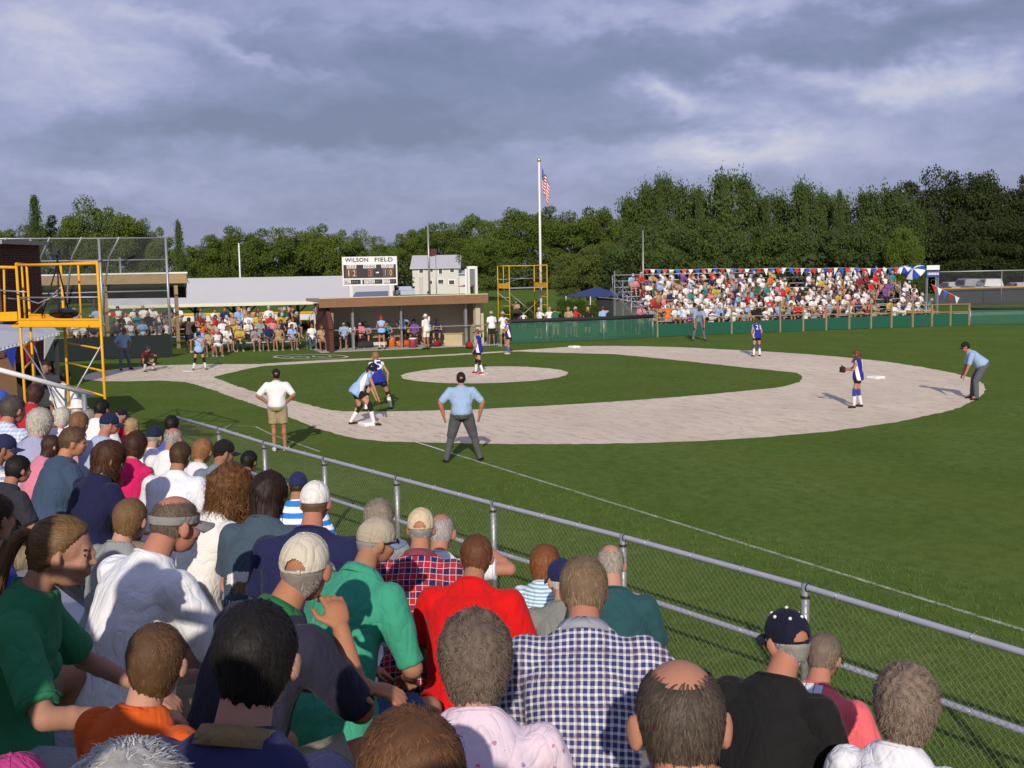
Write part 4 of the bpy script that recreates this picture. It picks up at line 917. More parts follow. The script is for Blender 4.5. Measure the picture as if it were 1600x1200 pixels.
# pavilion with a long pale roof
d1, d2 = 66, 73; P0 = xy(AT(300, 500, d1)); pv = empty('pavilion', P0, 0, 'long low pavilion with a pale grey sheet roof beyond the third base seats', 'pavilion')
ROOFM = plain('pale_roof', (.62, .62, .61), .6, 0, .04, .8)
quad_slab(pv, P0, [AT(166, 480, d1), AT(616, 470, d1), AT(616, 429.5, d2), AT(166, 437, d2)], .06, 'roof', ROOFM)
quad_slab(pv, P0, [AT(616, 429.5, d2), AT(166, 437, d2), AT(170, 480, d2+7), AT(614, 472, d2+7)], .06, 'roof', ROOFM)
MB().bar(AT(166, 480, d1-.05)-P0, AT(616, 470, d1-.05)-P0, .06, .20).build('eave', plain('cream_paint', (.62, .62, .52), .6), pv)
for px in (230, 306, 366, 388, 466, 560): 
    p = xy(AT(px, 500, d1+1))-P0; zt_ = AT(px, 478, d1)[2]; m = MB(); m.bar(p, p+np.array([0, 0, zt_]), .16); e = nv(xy(AT(400, 500, d1))-xy(AT(300, 500, d1)))
    m.bar(p+np.array([0, 0, zt_-.5]), p+e*.5+np.array([0, 0, zt_]), .08); m.bar(p+np.array([0, 0, zt_-.5]), p-e*.5+np.array([0, 0, zt_]), .08); m.build('post', DARK, pv)
# outfield fence of the next field with a yellow top
def long_fence(name, pts, h, mat, label, topm=None, topr=.06, posts=0, postm=GALV, th=.05, group=None, cat='fence', z0=.02):
    P = [xy(p) for p in pts]; o0 = P[0]; r = empty(name, o0, 0, label, cat, group)
    for a, b in zip(P[:-1], P[1:]): MB().bar(a-o0+np.array([0, 0, (z0+h)/2]), b-o0+np.array([0, 0, (z0+h)/2]), th, h-z0).build('panel', mat, r)
    if topm: MB().tube([p-o0+np.array([0, 0, h+topr*.6]) for p in P], topr, 8).build('top_cap', topm, r, True)
    if posts:
        L = [0]+list(np.cumsum([np.linalg.norm(b-a) for a, b in zip(P[:-1], P[1:])])); k = int(L[-1]/posts)
        for i in range(k+1):
            s = L[-1]*i/k; p = np.array([np.interp(s, L, [q[j] for q in P]) for j in range(3)])-o0; MB().tube([p, p+np.array([0, 0, h+.05])], .035, 8).build('post', postm, r, True)
    return r
long_fence('outfield_fence', [AT(180, 500, 84), AT(520, 495, 84)], AT(400, 491, 84)[2], plain('white_board', (.55, .55, .55), .7, 0, .3, .5), 'white board fence with a yellow top tube seen below the pavilion roof', YEL, .10)
# ---------------------------------------------------------------- third base dugout
gL, gR = np.array(GP(516, 548.5)), np.array(GP(757, 538)); gu = nv(gR-gL); gn = np.array([-gu[1], gu[0], 0]); gn = gn if gn@CF > 0 else -gn
LG = np.linalg.norm(gR-gL); HD = AT(512, 466, dep(gL))[2]; DG = 2.6
dg = empty('dugout', gL, 0, 'third base dugout with wooden fascia, brick end wall and open front full of players', 'dugout')
def L(s, t, z): return gu*s+gn*t+np.array([0, 0, z])
BLOCK = plain('painted_block', (.66, .60, .54), .85, 0, .12, 2, .2)
MB().bar(L(-.25, DG, (HD-.3)/2), L(LG+.2, DG, (HD-.3)/2), .2, HD-.3).build('back_wall', BLOCK, dg)
MB().bar(L(-.1, -.9, .55)+0, L(-.1, DG-.1, .55), .18, 1.1).build('end_wall', BRICK, dg)
mb = MB(); mb.add([L(-.2, -1.0, 1.1), L(-.02, -1.0, 1.1), L(-.02, DG-.1, 1.1), L(-.2, DG-.1, 1.1), L(-.2, -.2, HD-.35), L(-.02, -.2, HD-.35), L(-.02, DG-.1, HD-.35), L(-.2, DG-.1, HD-.35)], [(0, 3, 2, 1), (4, 5, 6, 7), (0, 1, 5, 4), (1, 2, 6, 5), (2, 3, 7, 6), (3, 0, 4, 7)]); mb.build('end_wall', BRICK, dg)
MB().bar(L(LG, .35, (HD-.3)/2), L(LG, DG-.1, (HD-.3)/2), .2, HD-.3).build('end_wall', plain('cream_block', (.50, .44, .33), .85, 0, .1, 2), dg)
MB().bar(L(LG/2-LG/2-.55, DG/2-.15, HD-.12), L(LG-.05, DG/2-.15, HD-.12), DG+1.1, .14).build('roof', plain('roof_felt', (.33, .30, .25), .9, 0, .2), dg)
MB().bar(L(-.6, -.72, HD-.20), L(LG-.02, -.72, HD-.20), .06, .42).build('fascia', WOOD, dg)
MB().bar(L(-.6, -.72, HD+.03), L(LG-.02, -.72, HD+.03), .10, .04).build('roof_edge', plain('cream_trim', (.55, .50, .38), .7), dg)
for px, w, m in ((517, .22, TAN), (551, .11, GALV), (626.5, .09, GALV), (727, .13, GALV), (745, .26, plain('cream_block', (.50, .44, .33), .85, 0, .1, 2))):
    s = (xy(AT(px, 540, dep(gL)+(dep(gR)-dep(gL))*(px-516)/241.))-gL)@gu; MB().bar(L(s, -.1, 0), L(s, -.1, HD-.42), w).build('post', m, dg)
MB().bar(L(.1, -.35, 1.0), L(LG, -.35, 1.0), .04, .04).build('guard_rail', GALV, dg)
MB().bar(L(.3, DG-.45, .45), L(LG-.3, DG-.45, .45), .35, .06).build('bench', TAN, dg)
tag(MB().bar(gL+L(-.6, .3, .010), gL+L(LG+.8, .3, .010), 2.2, .02).build('concrete_path', plain('concrete', (.42, .40, .37), .9, 0, .12, 1)), kind='structure')
pennants([gL+L(-.62, -.7, HD-.2), gL+L(-.62, DG, HD-.55-.6)], .26, 7, 'short run of small pennants on the sloping end of the third base dugout')
# small gear in the dugout
def equip(px, d, kind, label, col, size=1.0):
    p = xy(AT(px, 540, d)); r = empty(kind, p, rng.random()*3, label, kind.replace('_', ' '))
    if kind == 'water_cooler':
        MB().tube([(0, 0, 0), (0, 0, .02), (0, 0, .42), (0, 0, .44)], [.17, .19, .20, .19], 16).build('body', plain('cooler', col, .5), r, True); MB().tube([(0, 0, .44), (0, 0, .50)], [.20, .17], 16).build('lid', WHITE, r, True)
    elif kind == 'equipment_bag':
        MB().cone((-.3, 0, .17), (.3, 0, .17), .16, .16, 14).build('body', cloth(col, 'bag_cloth'), r, True); MB().tube([(-.2, 0, .32), (-.1, 0, .42), (.1, 0, .42), (.2, 0, .32)], .015, 6).build('handle', BLACK, r)
    else:
        m = MB(); bevel_box(m, (0, 0, .3*size), (.9*size, .45, .6*size), .03); m.build('body', plain('cabinet', col, .6), r); MB().box((0, 0, .6*size+.02), (.95*size, .5, .04)).build('top', plain('cabinet_top', sc(col, .8), .6), r)
dm = dep(gL)+1.2
equip(710, dm+.8, 'bat_rack', 'tan cabinet with sticks of equipment near the right end of the third base dugout', (.45, .36, .22))
equip(684, dm+.4, 'equipment_bag', 'maroon bag on the dugout floor beside the tan cabinet', (.22, .02, .03)); equip(733, dm-1.0, 'equipment_bag', 'bright red bag lying by the right front post of the dugout', (.30, .02, .02))
equip(571, dm+.2, 'equipment_bag', 'dark bag beside the left galvanised dugout post', (.04, .04, .05)); equip(645, dm-.2, 'water_cooler', 'maroon round cooler inside the dugout', (.25, .04, .06))
equip(612, dm+.7, 'water_cooler', 'bright orange round cooler behind the dugout railing', (.55, .12, .02)); equip(632, dm+.6, 'equipment_bag', 'orange bag on the bench behind the helmeted player', (.7, .13, .03))
# ---------------------------------------------------------------- scoreboard
ds = 64; sb0 = xy(AT(579, 460, ds)); sbx = nv(np.cross(CF*np.array([1, 1, 0]), (0, 0, 1))); sbx = nv(sbx*math.cos(.08)+np.array([-sbx[1], sbx[0], 0])*math.sin(.08)); ky = ds/FOC
sbd = nv(np.cross((0, 0, 1), sbx)); sb = empty('scoreboard', sb0, 0, 'black and white scoreboard with a lettered header standing behind the third base dugout', 'scoreboard')
zc = lambda y: AT(579, y, ds)[2]
def SB(x, y, off=0): return sbx*((x-579)*ky)+np.array([0, 0, zc(y)])-(-sbd if sbd@CF > 0 else sbd)*0+(-(sbd if sbd@CF > 0 else -sbd))*off
def srect(x0, x1, y0, y1, off, mat, name, th=.02, par=None):
    c = (y0+y1)/2; return MB().bar(SB(x0, c, off), SB(x1, c, off), th, (y1-y0)*ky).build(name, mat, par or sb)
srect(536.5, 621.5, 401, 446, 0, WHITE, 'board', .14); SBK = plain('board_black', (.025, .025, .03), .5)
srect(538.5, 619.5, 413.5, 434, .08, SBK, 'display'); 
for x0, x1 in ((538.5, 564.5), (567, 598), (600, 619.5)): srect(x0, x1, 436.5, 443.5, .08, SBK, 'display')
for x in (548, 610): MB().bar(SB(x, 446, 0)*np.array([1, 1, 0]), SB(x, 446, 0), .2).build('leg', WHITE, sb)
def text(s, x, y, hpx, wpx, off, mat, name='lettering', par=None, spacing=1.0, font_bold=.0):
    cu = bpy.data.curves.new('t', 'FONT'); cu.body = s; cu.size = 1; cu.extrude = .02; cu.space_character = spacing; cu.offset = font_bold
    o = bpy.data.objects.new('t', cu); COL.objects.link(o); me = bpy.data.meshes.new_from_object(o.evaluated_get(bpy.context.evaluated_depsgraph_get())); bpy.data.objects.remove(o)
    v = np.array([q.co[:] for q in me.vertices]); mn, mxx = v.min(0), v.max(0); v = (v-(mn+mxx)/2)/(mxx-mn+1e-9)
    W = np.array([SB(x, y, off)+sbx*(a*wpx*ky)+np.array([0, 0, b*hpx*ky]) for a, b, c in v])+np.outer(v[:, 2]*.01, -(sbd if sbd@CF > 0 else -sbd))
    for q, w in zip(me.vertices, W): q.co = w
    me.name = name; me.materials.append(mat); return link(bpy.data.objects.new(name, me), par or sb)
LET = plain('letter_navy', (.03, .035, .07), .6); LW = plain('letter_white', (.7, .7, .7), .6)
text('WILSON', 559, 405.8, 6.2, 36, .085, LET, spacing=1.1, font_bold=.02); text('FIELD', 601, 405.8, 6.2, 28, .085, LET, spacing=1.1, font_bold=.02)
for s, x, w in (('RUNS', 551, 13), ('INNING', 579, 18), ('GUESTS', 606.5, 17)):
    srect(x-w/2-.8, x+w/2+.8, 413.7, 419, .095, LW, 'caption_plate'); text(s, x, 416.2, 4, w-1, .125, LET, 'caption')
for x, dgt, c in ((546.5, '1', (.9, .55, .2)), (555, '2', (.9, .6, .3)), (580, '3', (.9, .12, .12)), (603, '1', (.35, .3, .3)), (611.5, '0', (.9, .45, .15))):
    srect(x-3.6, x+3.6, 420.5, 432.5, .095, plain('digit_frame', (.30, .17, .10), .6), 'digit_panel'); srect(x-3, x+3, 421.2, 431.8, .105, SBK, 'digit_panel'); text(dgt, x, 426.5, 9, 3.6 if dgt != '1' else 1.4, .135, plain('digit'+dgt+str(x), c, .5), 'digit')
srect(588.5, 593, 425, 427, .1, LW, 'dash')
for s, x, n in (('BALL', 544, 3), ('STRIKE', 578, 2), ('OUT', 605, 2)):
    w = {'BALL': 9, 'STRIKE': 15, 'OUT': 8}[s]; srect(x-w/2-.6, x+w/2+.6, 437.2, 442.8, .095, LW, 'caption_plate'); text(s, x, 440, 4, w-1, .125, LET, 'caption')
    for k in range(n): MB().tube([SB(x+w/2+3.5+3.6*k, 440, .09), SB(x+w/2+3.5+3.6*k, 440, .12)], .045, 10).build('lamp', plain('lamp_off', (.20, .16, .12), .4), sb)
# ---------------------------------------------------------------- houses, poles, flag
def simple_house(px0, px1, yb, ye, yr, d, deep, wall, roof, label, name='house', chim=None, wins=(), doors=()):
    A, B = xy(AT(px0, 450, d)), xy(AT(px1, 450, d)); xm = (px0+px1)/2; ze, zr = AT(xm, ye, d)[2], AT(xm, yr, d+deep/2)[2]; u = nv(B-A); n = np.array([-u[1], u[0], 0]); n = n if n@CF > 0 else -n; W = np.linalg.norm(B-A)
    r = empty(name, A, 0, label, 'house'); F = lambda s, t, z: u*s+n*t+np.array([0, 0, z])
    mb = MB(); mb.add([F(0, 0, 0), F(W, 0, 0), F(W, deep, 0), F(0, deep, 0), F(0, 0, ze), F(W, 0, ze), F(W, deep, ze), F(0, deep, ze), F(0, deep/2, zr-.1), F(W, deep/2, zr-.1)], [(0, 1, 5, 4), (2, 3, 7, 6), (0, 4, 8, 7, 3), (1, 2, 6, 9, 5)]); mb.build('wall', wall, r)
    for t0, t1 in ((-.4, deep/2), (deep+.4, deep/2)):
        k = (zr-ze)/(deep/2); P = [F(-.3, t0, ze-.4*k), F(W+.3, t0, ze-.4*k), F(W+.3, t1, zr), F(-.3, t1, zr)]; V = np.array(P); mb = MB(); mb.add(np.vstack([V+np.array([0, 0, .12]), V]), [(0, 1, 2, 3), (7, 6, 5, 4), (0, 4, 5, 1), (1, 5, 6, 2), (2, 6, 7, 3), (3, 7, 4, 0)]); rf = mb.build('roof', roof, r)
    if chim is not None: s = (chim-px0)/(px1-px0)*W; MB().bar(F(s, deep/2, zr-.5), F(s, deep/2, zr+1.0), .9, .7).build('chimney', BRICK, rf)
    g = plain('window_glass', (.06, .07, .09), .15)
    for x, y, w, h in wins:
        s = (x-px0)/(px1-px0)*W; z = AT(x, y, d)[2]; ww, hh = w*d/FOC, h*d/FOC; o = MB().bar(F(s-ww/2-.12, -.04, z), F(s+ww/2+.12, -.04, z), .06, hh+.24).build('window', WHITE, r); MB().bar(F(s-ww/2, -.09, z), F(s+ww/2, -.09, z), .04, hh).build('pane', g, o)
    for x, w, h in doors: s = (x-px0)/(px1-px0)*W; ww = w*d/FOC; MB().bar(F(s, -.06, 0), F(s, -.06, h), ww, .08, up=tuple(n)).build('door', plain('house_door', (.45, .42, .42), .5), r)
    return r, F
simple_house(645, 717, 448, 418, 400, 150, 8, plain('house_siding', (.55, .55, .53), .8, 0, .05, 1), plain('grey_shingle', (.46, .46, .50), .8, 0, .1, 1), 'two storey pale grey house with a brick chimney beyond the dugout roof', chim=674, wins=((659, 423, 6, 6), (675, 422, 4, 5), (689, 424, 5, 7), (707, 422, 6, 6), (689, 440, 8, 6), (706, 441, 8, 6), (673, 441, 5, 5)), doors=((658, 6, 2.4),))
simple_house(604, 632, 452, 438, 430, 190, 9, plain('yellow_siding', (.50, .45, .30), .8), plain('brown_shingle', (.26, .17, .12), .8), 'small pale yellow house just right of the scoreboard', wins=((626, 443, 4, 4),)); simple_house(631, 647, 450, 436, 427, 200, 9, plain('white_siding', (.6, .6, .6), .8), plain('brown_shingle', (.26, .17, .12), .8), 'small white house with a brown roof between the scoreboard and the grey house', wins=((639, 443, 4, 4),))
simple_house(717, 732, 450, 428, 424, 151, 6, plain('white_siding', (.6, .6, .6), .8), plain('grey_shingle', (.46, .46, .50), .8), 'low white lean-to at the right end of the grey house', 'shed')
dd = 80; o0 = xy(AT(736, 460, dd)); r = empty('framed_notice_board', o0, 0, 'tall white framed board on two posts behind the right end of the dugout', 'notice board')
for x in (732, 744): p = xy(AT(x, 450, dd))-o0; MB().bar(p, p+np.array([0, 0, AT(x, 416, dd)[2]]), .17).build('post', WHITE, r)
MB().bar(xy(AT(733, 450, dd))-o0+np.array([0, 0, AT(738, 418, dd)[2]]), xy(AT(743, 450, dd))-o0+np.array([0, 0, AT(738, 418, dd)[2]]), .15, .2).build('crossbar', WHITE, r); MB().bar(xy(AT(733.5, 450, dd))-o0+np.array([0, 0, AT(738, 433, dd)[2]]), xy(AT(742.5, 450, dd))-o0+np.array([0, 0, AT(738, 433, dd)[2]]), .05, 1.2).build('board', plain('grey_board', (.14, .15, .17), .6), r)
MB().bar(xy(AT(727, 450, dd+1))-o0+np.array([0, 0, AT(727, 441, dd)[2]]), xy(AT(731, 450, dd+1))-o0+np.array([0, 0, AT(727, 441, dd)[2]]), .1, 1.9).build('side_panel', WHITE, r)
def pole(px, ytop, d, rad, mat, label, name='pole', ybot=None):
    p = xy(AT(px, 450, d)); zt = AT(px, ytop, d)[2]; r = empty(name, p, 0, label, 'pole'); MB().tube([(0, 0, 0), (0, 0, zt)], [rad, rad*.7], 10).build('shaft', mat, r, True); return r, zt
fp, zf = pole(845, 254, 68, .085, WHITE, 'tall white flagpole rising beside the yellow scaffold, with the flag near its top', 'flagpole')
MB().ell((0, 0, zf+.08), (.13, .13, .13)).build('finial', plain('gold_ball', (.7, .6, .35), .3, .8), fp, True)
fl0 = AT(845, 263, 68); fr = empty('flag', fl0, 0, 'red, white and blue striped flag with stars drooping from the white flagpole', 'flag')
hx = nv(CR*np.array([1, 1, 0])); 
def flagpt(u, v): # u along the fly 0..1, v down the hoist 0..1 ; droops
    fold = .055*math.sin(u*9+v*1.5); x = .08+u*.42*(1-.25*v)+.03*math.sin(u*14); z = -v*1.25-u*.95-.05*math.sin(u*8); return hx*x+np.array([-hx[1], hx[0], 0])*(fold*2)+np.array([0, 0, z])
for k in range(13):
    mb = MB(); V = []; nU = 16; u0 = .38 if k < 7 else 0
    for i in range(nU+1):
        u = u0+(1-u0)*i/nU
        for v in (k/13, (k+1)/13): V.append(flagpt(u, v))
    V = np.array(V); off = np.array([-hx[1], hx[0], 0])*.006; M = len(V); F = [(2*i, 2*i+1, 2*i+3, 2*i+2) for i in range(nU)]; F += [tuple(q+M for q in f[::-1]) for f in F]
    mb.add(np.vstack([V+off, V-off]), F); mb.build('stripe', plain('flag_red', (.45, .02, .03), .8) if k % 2 == 0 else WHITE, fr)
mb = MB(); V = [flagpt(.38*i/8, 7/13*j/6) for i in range(9) for j in range(7)]; F = [(i*7+j, i*7+j+1, i*7+j+8, i*7+j+7) for i in range(8) for j in range(6)]; V = np.array(V); M = len(V); off = np.array([-hx[1], hx[0], 0])*.006
mb.add(np.vstack([V+off, V-off]), F+[tuple(q+M for q in f[::-1]) for f in F]); can = mb.build('canton', plain('flag_blue', (.02, .03, .15), .8), fr)
mb = MB()
for i in range(5):
    for j in range(4): mb.ell(flagpt(.04+.07*i, .06+.13*j), (.018, .018, .018), None, 6, 4)
mb.build('stars', WHITE, can)
pole(671, 347, 120, .13, GALV, 'thin grey light pole in front of the grey house'); pole(376, 380, 84, .07, WHITE, 'thin white pole rising behind the middle of the long pavilion roof'); pole(1005, 360, 72, .06, GALV, 'thin grey pole at the left end of the far grandstand'); pole(190, 402, 75, .09, GALV, 'grey pole rising above the wooden stand roof')
pole(682, 398, 100, .05, GALV, 'short thin pole in front of the grey house roof')
# ---------------------------------------------------------------- third base fence and far grandstand
fpts = [GP(762, 538), GP(860, 534.5), GP(965, 530.5), GP(1020, 527)]; zf_ = AT(900, 501, dep(fpts[1]))[2]
long_fence('windscreen_fence', fpts, zf_, SCREEN, 'see-through green windscreen fence between the dugout and the far grandstand', plain('black_top', (.02, .02, .022), .7), .10, 2.6)
fq = [GP(1020, 527), GP(1150, 521.5), GP(1300, 515.5), GP(1420, 511), GP(1516, 508)]
ztl = AT(1143, 505.5, dep(fq[1]))[2]
long_fence('green_wall', fq, .68, plain('green_canvas', (.010, .085, .052), .75, 0, .12, 1), 'solid dark green low wall along the foot of the far grandstand', None)
fq2 = [GP(1516, 508), GP(1600, 507.5), GP(1760, 503)]
long_fence('windscreen_fence', fq2, AT(1560, 483, dep(fq2[0]))[2], SCREEN, 'see-through green windscreen fence right of the far grandstand', plain('black_top', (.02, .02, .022), .7), .07, 3.0)
rl = empty('wooden_railing', fq[0], 0, 'tan wooden post and rail barrier in front of the far grandstand', 'railing'); W0 = xy(fq[0]); WD = plain('pale_lumber', (.30, .24, .13), .8, 0, .25)
RZL, RZR = 1.52, 1.28
RZf = lambda px: RZL+(RZR-RZL)*(px-1020)/500
def fqx(px):
    a = [dep(q) for q in fq]; d = np.interp(px, [1020, 1150, 1300, 1420, 1516], a); return xy(AT(px, 500, d-.12))
for px in (1027, 1143, 1219, 1255, 1291, 1327, 1361, 1393, 1426, 1456, 1485, 1514): p = fqx(px)-W0; MB().bar(p, p+np.array([0, 0, RZf(px)]), .075).build('post', WD, rl)
for z in (.05, .50):
    MB().tube([fqx(x)-W0+np.array([0, 0, RZf(x)-z])+CF*.05 for x in (1027, 1143, 1291, 1426, 1514)], .025, 6).build('rail', WD, rl)
gu2 = nv(xy(GP(1516, 508))-xy(GP(1020, 527))); gn2 = np.array([-gu2[1], gu2[0], 0]); gn2 = gn2 if gn2@CF > 0 else -gn2
G0 = xy(fqx(1030))+gn2*1.3; LGS = np.linalg.norm(fqx(1500)-fqx(1030)); GRN, GPT, GRS, GZ = 9, .62, .258, .46
gs = empty('grandstand', G0, 0, 'far open grandstand of silver planks packed with spectators beyond third base', 'grandstand')
def G(s, t, z): return gu2*s+gn2*t+np.array([0, 0, z])
for i in range(GRN):
    sl = LGS*.93 if i > 3 else LGS
    MB().bar(G(0, i*GPT, GZ+i*GRS), G(sl, i*GPT, GZ+i*GRS), .26, .05).build('seat_plank', ALU, gs); MB().bar(G(0, i*GPT-.3, GZ+i*GRS-.38), G(sl, i*GPT-.3, GZ+i*GRS-.38), .24, .04).build('foot_plank', ALU, gs)
mb = MB()
for s in np.arange(0, LGS*.93, 1.83):
    mb.bar(G(s, 0, .1), G(s, GPT*GRN, GZ+GRN*GRS-.4), .05, .1)
    for i in (0, 3, 6, 8): mb.bar(G(s, i*GPT, 0), G(s, i*GPT, GZ+i*GRS), .06)
mb.build('frame', GALV, gs)
mb = MB(); zt = GZ+(GRN-1)*GRS; tb = GRN*GPT-.3
for z in (zt+.35, zt+.7): mb.tube([G(0, tb, z), G(LGS*.93, tb, z)], .03, 6)
for s in np.arange(0, LGS*.93, 1.83): mb.tube([G(s, tb, zt-.2), G(s, tb, zt+.72)], .03, 6)
for s in (0, LGS*.93):
    for z in (.4, .7): mb.tube([G(s, 0, GZ+z-.1), G(s, tb, zt+z)], .025, 6)
    for i in range(0, GRN, 2): mb.tube([G(s, i*GPT, 0), G(s, i*GPT, GZ+i*GRS+.95)], .03, 6)
mb.build('guard_rail', GALV, gs, True)
pennants([AT(1005, 420.5, 68), AT(1100, 419.5, 67), AT(1250, 418, 67.5), AT(1412, 418, 69.5)], .35, 44, 'long string of red, white and blue pennants along the top of the far grandstand', drop=.06)
pennants([AT(1455, 444, 67), AT(1500, 466, 66)], .36, 5, 'short sagging run of pennants right of the far grandstand')
def umbrella(px, py, d, rad, label, tilt):
    p = AT(px, py, d); r = empty('umbrella', p, 0, label, 'umbrella', 'blue and white umbrellas'); T = rx_(tilt)@rz_(.3); n = 8
    for k in range(n):
        V = []; 
        for i in range(6):
            q = i/5; 
            for j in range(5):
                a = 2*math.pi*(k+j/4)/n; sc0 = 1-.05*q*math.sin(math.pi*j/4); V.append(T@np.array([rad*q*math.cos(a)*sc0, rad*q*math.sin(a)*sc0, -rad*.42*q**1.7]))
        V = np.array(V); M = len(V); F = [(i*5+j, i*5+j+1, i*5+j+6, i*5+j+5) for i in range(5) for j in range(4)]; off = T@np.array([0, 0, .01])
        MB().add(np.vstack([V+off, V-off]), F+[tuple(q+M for q in f[::-1]) for f in F]).build('canopy_panel', WHITE if k % 2 else plain('umbrella_blue', (.02, .07, .42), .6), r)
    MB().tube([T@np.array([0, 0, .08]), T@np.array([0, 0, -1.0])], .012, 6).build('shaft', GALV, r, True); MB().tube([T@np.array([0, 0, -.98]), T@np.array([.03, 0, -1.08]), T@np.array([.08, 0, -1.04])], .015, 6).build('handle', BLACK, r, True)
umbrella(1411, 416, 70.5, .62, 'blue and white golf umbrella, the left and farther of the two on the far grandstand', .35); umbrella(1427, 420.5, 69.5, .68, 'blue and white golf umbrella, the right and nearer of the two on the far grandstand', .75)
# small sign board right of the grandstand
dd = 74; o0 = xy(AT(1455, 450, dd)); r = empty('sign_board', o0, 0, 'small white and blue scoreboard on grey posts beside the umbrellas', 'sign')
for x in (1448, 1465): p = xy(AT(x, 450, dd))-o0; MB().bar(p, p+np.array([0, 0, AT(x, 418, dd)[2]]), .10).build('post', GALV, r)
a, b = xy(AT(1447, 450, dd-.1))-o0, xy(AT(1467, 450, dd-.1))-o0; za = AT(1456, 418, dd)[2]
MB().bar(a+np.array([0, 0, za]), b+np.array([0, 0, za]), .08, .30).build('header', WHITE, r); MB().bar(a+np.array([0, 0, za-.42]), b+np.array([0, 0, za-.42]), .08, .42).build('panel', plain('sign_blue', (.03, .06, .30), .6), r)
for k in range(4): c = a+(b-a)*(.16+.22*k)+np.array([0, 0, za-.42])-CF*.06; MB().box(c, (.12, .12, .16)).build('number_card', WHITE, r)
# far right: car park, fence, vehicles
tag(poly_sheet('road', [AT(1400, 455, 90)*[1, 1, 0], AT(1750, 440, 90)*[1, 1, 0], AT(1750, 438, 110)*[1, 1, 0], AT(1400, 448, 110)*[1, 1, 0]], .004, plain('asphalt', (.09, .09, .095), .9, 0, .15, 1)))
tag(poly_sheet('path', [AT(1490, 475, 74)*[1, 1, 0], AT(1760, 470, 76)*[1, 1, 0], AT(1760, 470, 80)*[1, 1, 0], AT(1490, 475, 78)*[1, 1, 0]], .006, plain('concrete', (.42, .40, .37), .9, 0, .12, 1)))
lf = long_fence('chain_link_fence', [AT(1462, 450, 88), AT(1620, 445, 90), AT(1760, 445, 92)], AT(1550, 424, 88)[2], NET, 'tall chain link fence in front of the parked vehicles at the far right', GALV, .045, 5.2)
long_fence('windscreen_fence', [AT(1462, 455, 92), AT(1620, 452, 94), AT(1760, 452, 96)], AT(1550, 450, 93)[2], plain('grey_screen', (.07, .08, .09), .9, 0, .15, .5), 'low grey screen fence with a yellow top below the parked vehicles', YEL, .05)
def vehicle(px, d, yawd, colr, label, kind, L_=5.4):
    p = xy(AT(px, 450, d)); r = empty(kind, p, 0, label, kind.replace('_', ' ')); R = rz_(math.radians(yawd)); pm = plain('car_paint', colr, .3, .1, .03)
    prof = {'pickup_truck': [(-2.7, .5), (-2.7, 1.05), (-.9, 1.1), (-.8, 1.75), (.7, 1.78), (1.2, 1.2), (2.5, 1.1), (2.7, .9), (2.7, .5)], 'parked_car': [(-2.2, .45), (-2.25, .95), (-1.5, 1.05), (-.8, 1.42), (.5, 1.42), (1.2, 1.0), (2.1, .85), (2.25, .65), (2.2, .45)]}[kind]
    n = len(prof); V = []
    for sgn in (-1, 1):
        for x, z in prof: V.append(R@np.array([x, sgn*(.9 if z < 1.2 else .74), z]))
    MB().add(V, [tuple(range(n))[::-1], tuple(range(n, 2*n))]+[(i, (i+1) % n, n+(i+1) % n, n+i) for i in range(n)]).build('body', pm, r)
    for sgn in (-1, 1):
        z0, z1 = (1.2, 1.62) if kind == 'pickup_truck' else (1.0, 1.33); x0, x1 = (-.7, .95) if kind == 'pickup_truck' else (-1.2, .9)
        V = [R@np.array(q) for q in ((x0, sgn*.90, z0), (x1, sgn*.90, z0), (x1-.35, sgn*.77, z1), (x0+.1, sgn*.77, z1))]; MB().slab(V, .03).build('window', plain('car_glass', (.02, .025, .03), .08), r)
        for x in (-1.6, 1.6): w = MB().tube([R@np.array((x, sgn*.80, .36)), R@np.array((x, sgn*.95, .36))], .36, 18).build('wheel', BLACK, r); MB().tube([R@np.array((x, sgn*.94, .36)), R@np.array((x, sgn*.97, .36))], .2, 12).build('rim', GALV, w)
vehicle(1513, 108, 158, (.32, .34, .38), 'silver pickup truck parked left of the white one at the far right', 'pickup_truck'); vehicle(1547, 106, 150, (.62, .63, .64), 'white pickup truck parked beyond the far right fence', 'pickup_truck')
vehicle(1488, 110, 150, (.6, .6, .6), 'low white car parked left of the silver pickup truck', 'parked_car'); vehicle(1594, 104, 150, (.55, .55, .56), 'white car cut off by the right edge beyond the fence', 'parked_car'); vehicle(630, 135, 170, (.5, .55, .65), 'pale blue car parked just right of the scoreboard', 'parked_car')
# sheds, tent, bushes
d_ = 72; A = xy(AT(958, 490, d_)); B = xy(AT(1003, 490, d_)); C_ = xy(AT(1026, 490, d_+4)); zA, zB = AT(958, 467, d_)[2], AT(1003, 474, d_)[2]
r = empty('shed', A, 0, 'dark grey green shed with a sloping roof left of the far grandstand', 'shed'); n_ = gn2*3
mb = MB(); mb.add([A-A, B-A, B-A+n_, n_, np.array([0, 0, zA]), B-A+np.array([0, 0, zB]), B-A+n_+np.array([0, 0, zB]), n_+np.array([0, 0, zA])], [(0, 1, 5, 4), (1, 2, 6, 5), (2, 3, 7, 6), (3, 0, 4, 7)]); mb.build('wall', plain('shed_wall', (.065, .075, .07), .8, 0, .15, 1), r)
e = nv(B-A); quad_slab(r, A, [A-e*.1-gn2*.2+np.array([0, 0, zA+.08]), B+e*1.1-gn2*.2+np.array([0, 0, zB-.12]), B+e*1.1+n_+np.array([0, 0, zB-.12]), A-e*.1+n_+np.array([0, 0, zA+.08])], .06, 'roof', plain('roof_felt', (.33, .30, .25), .9, 0, .2)); MB().bar(B-A+e*1.05, B-A+e*1.05+np.array([0, 0, zB-.2]), .08).build('post', GALV, r)
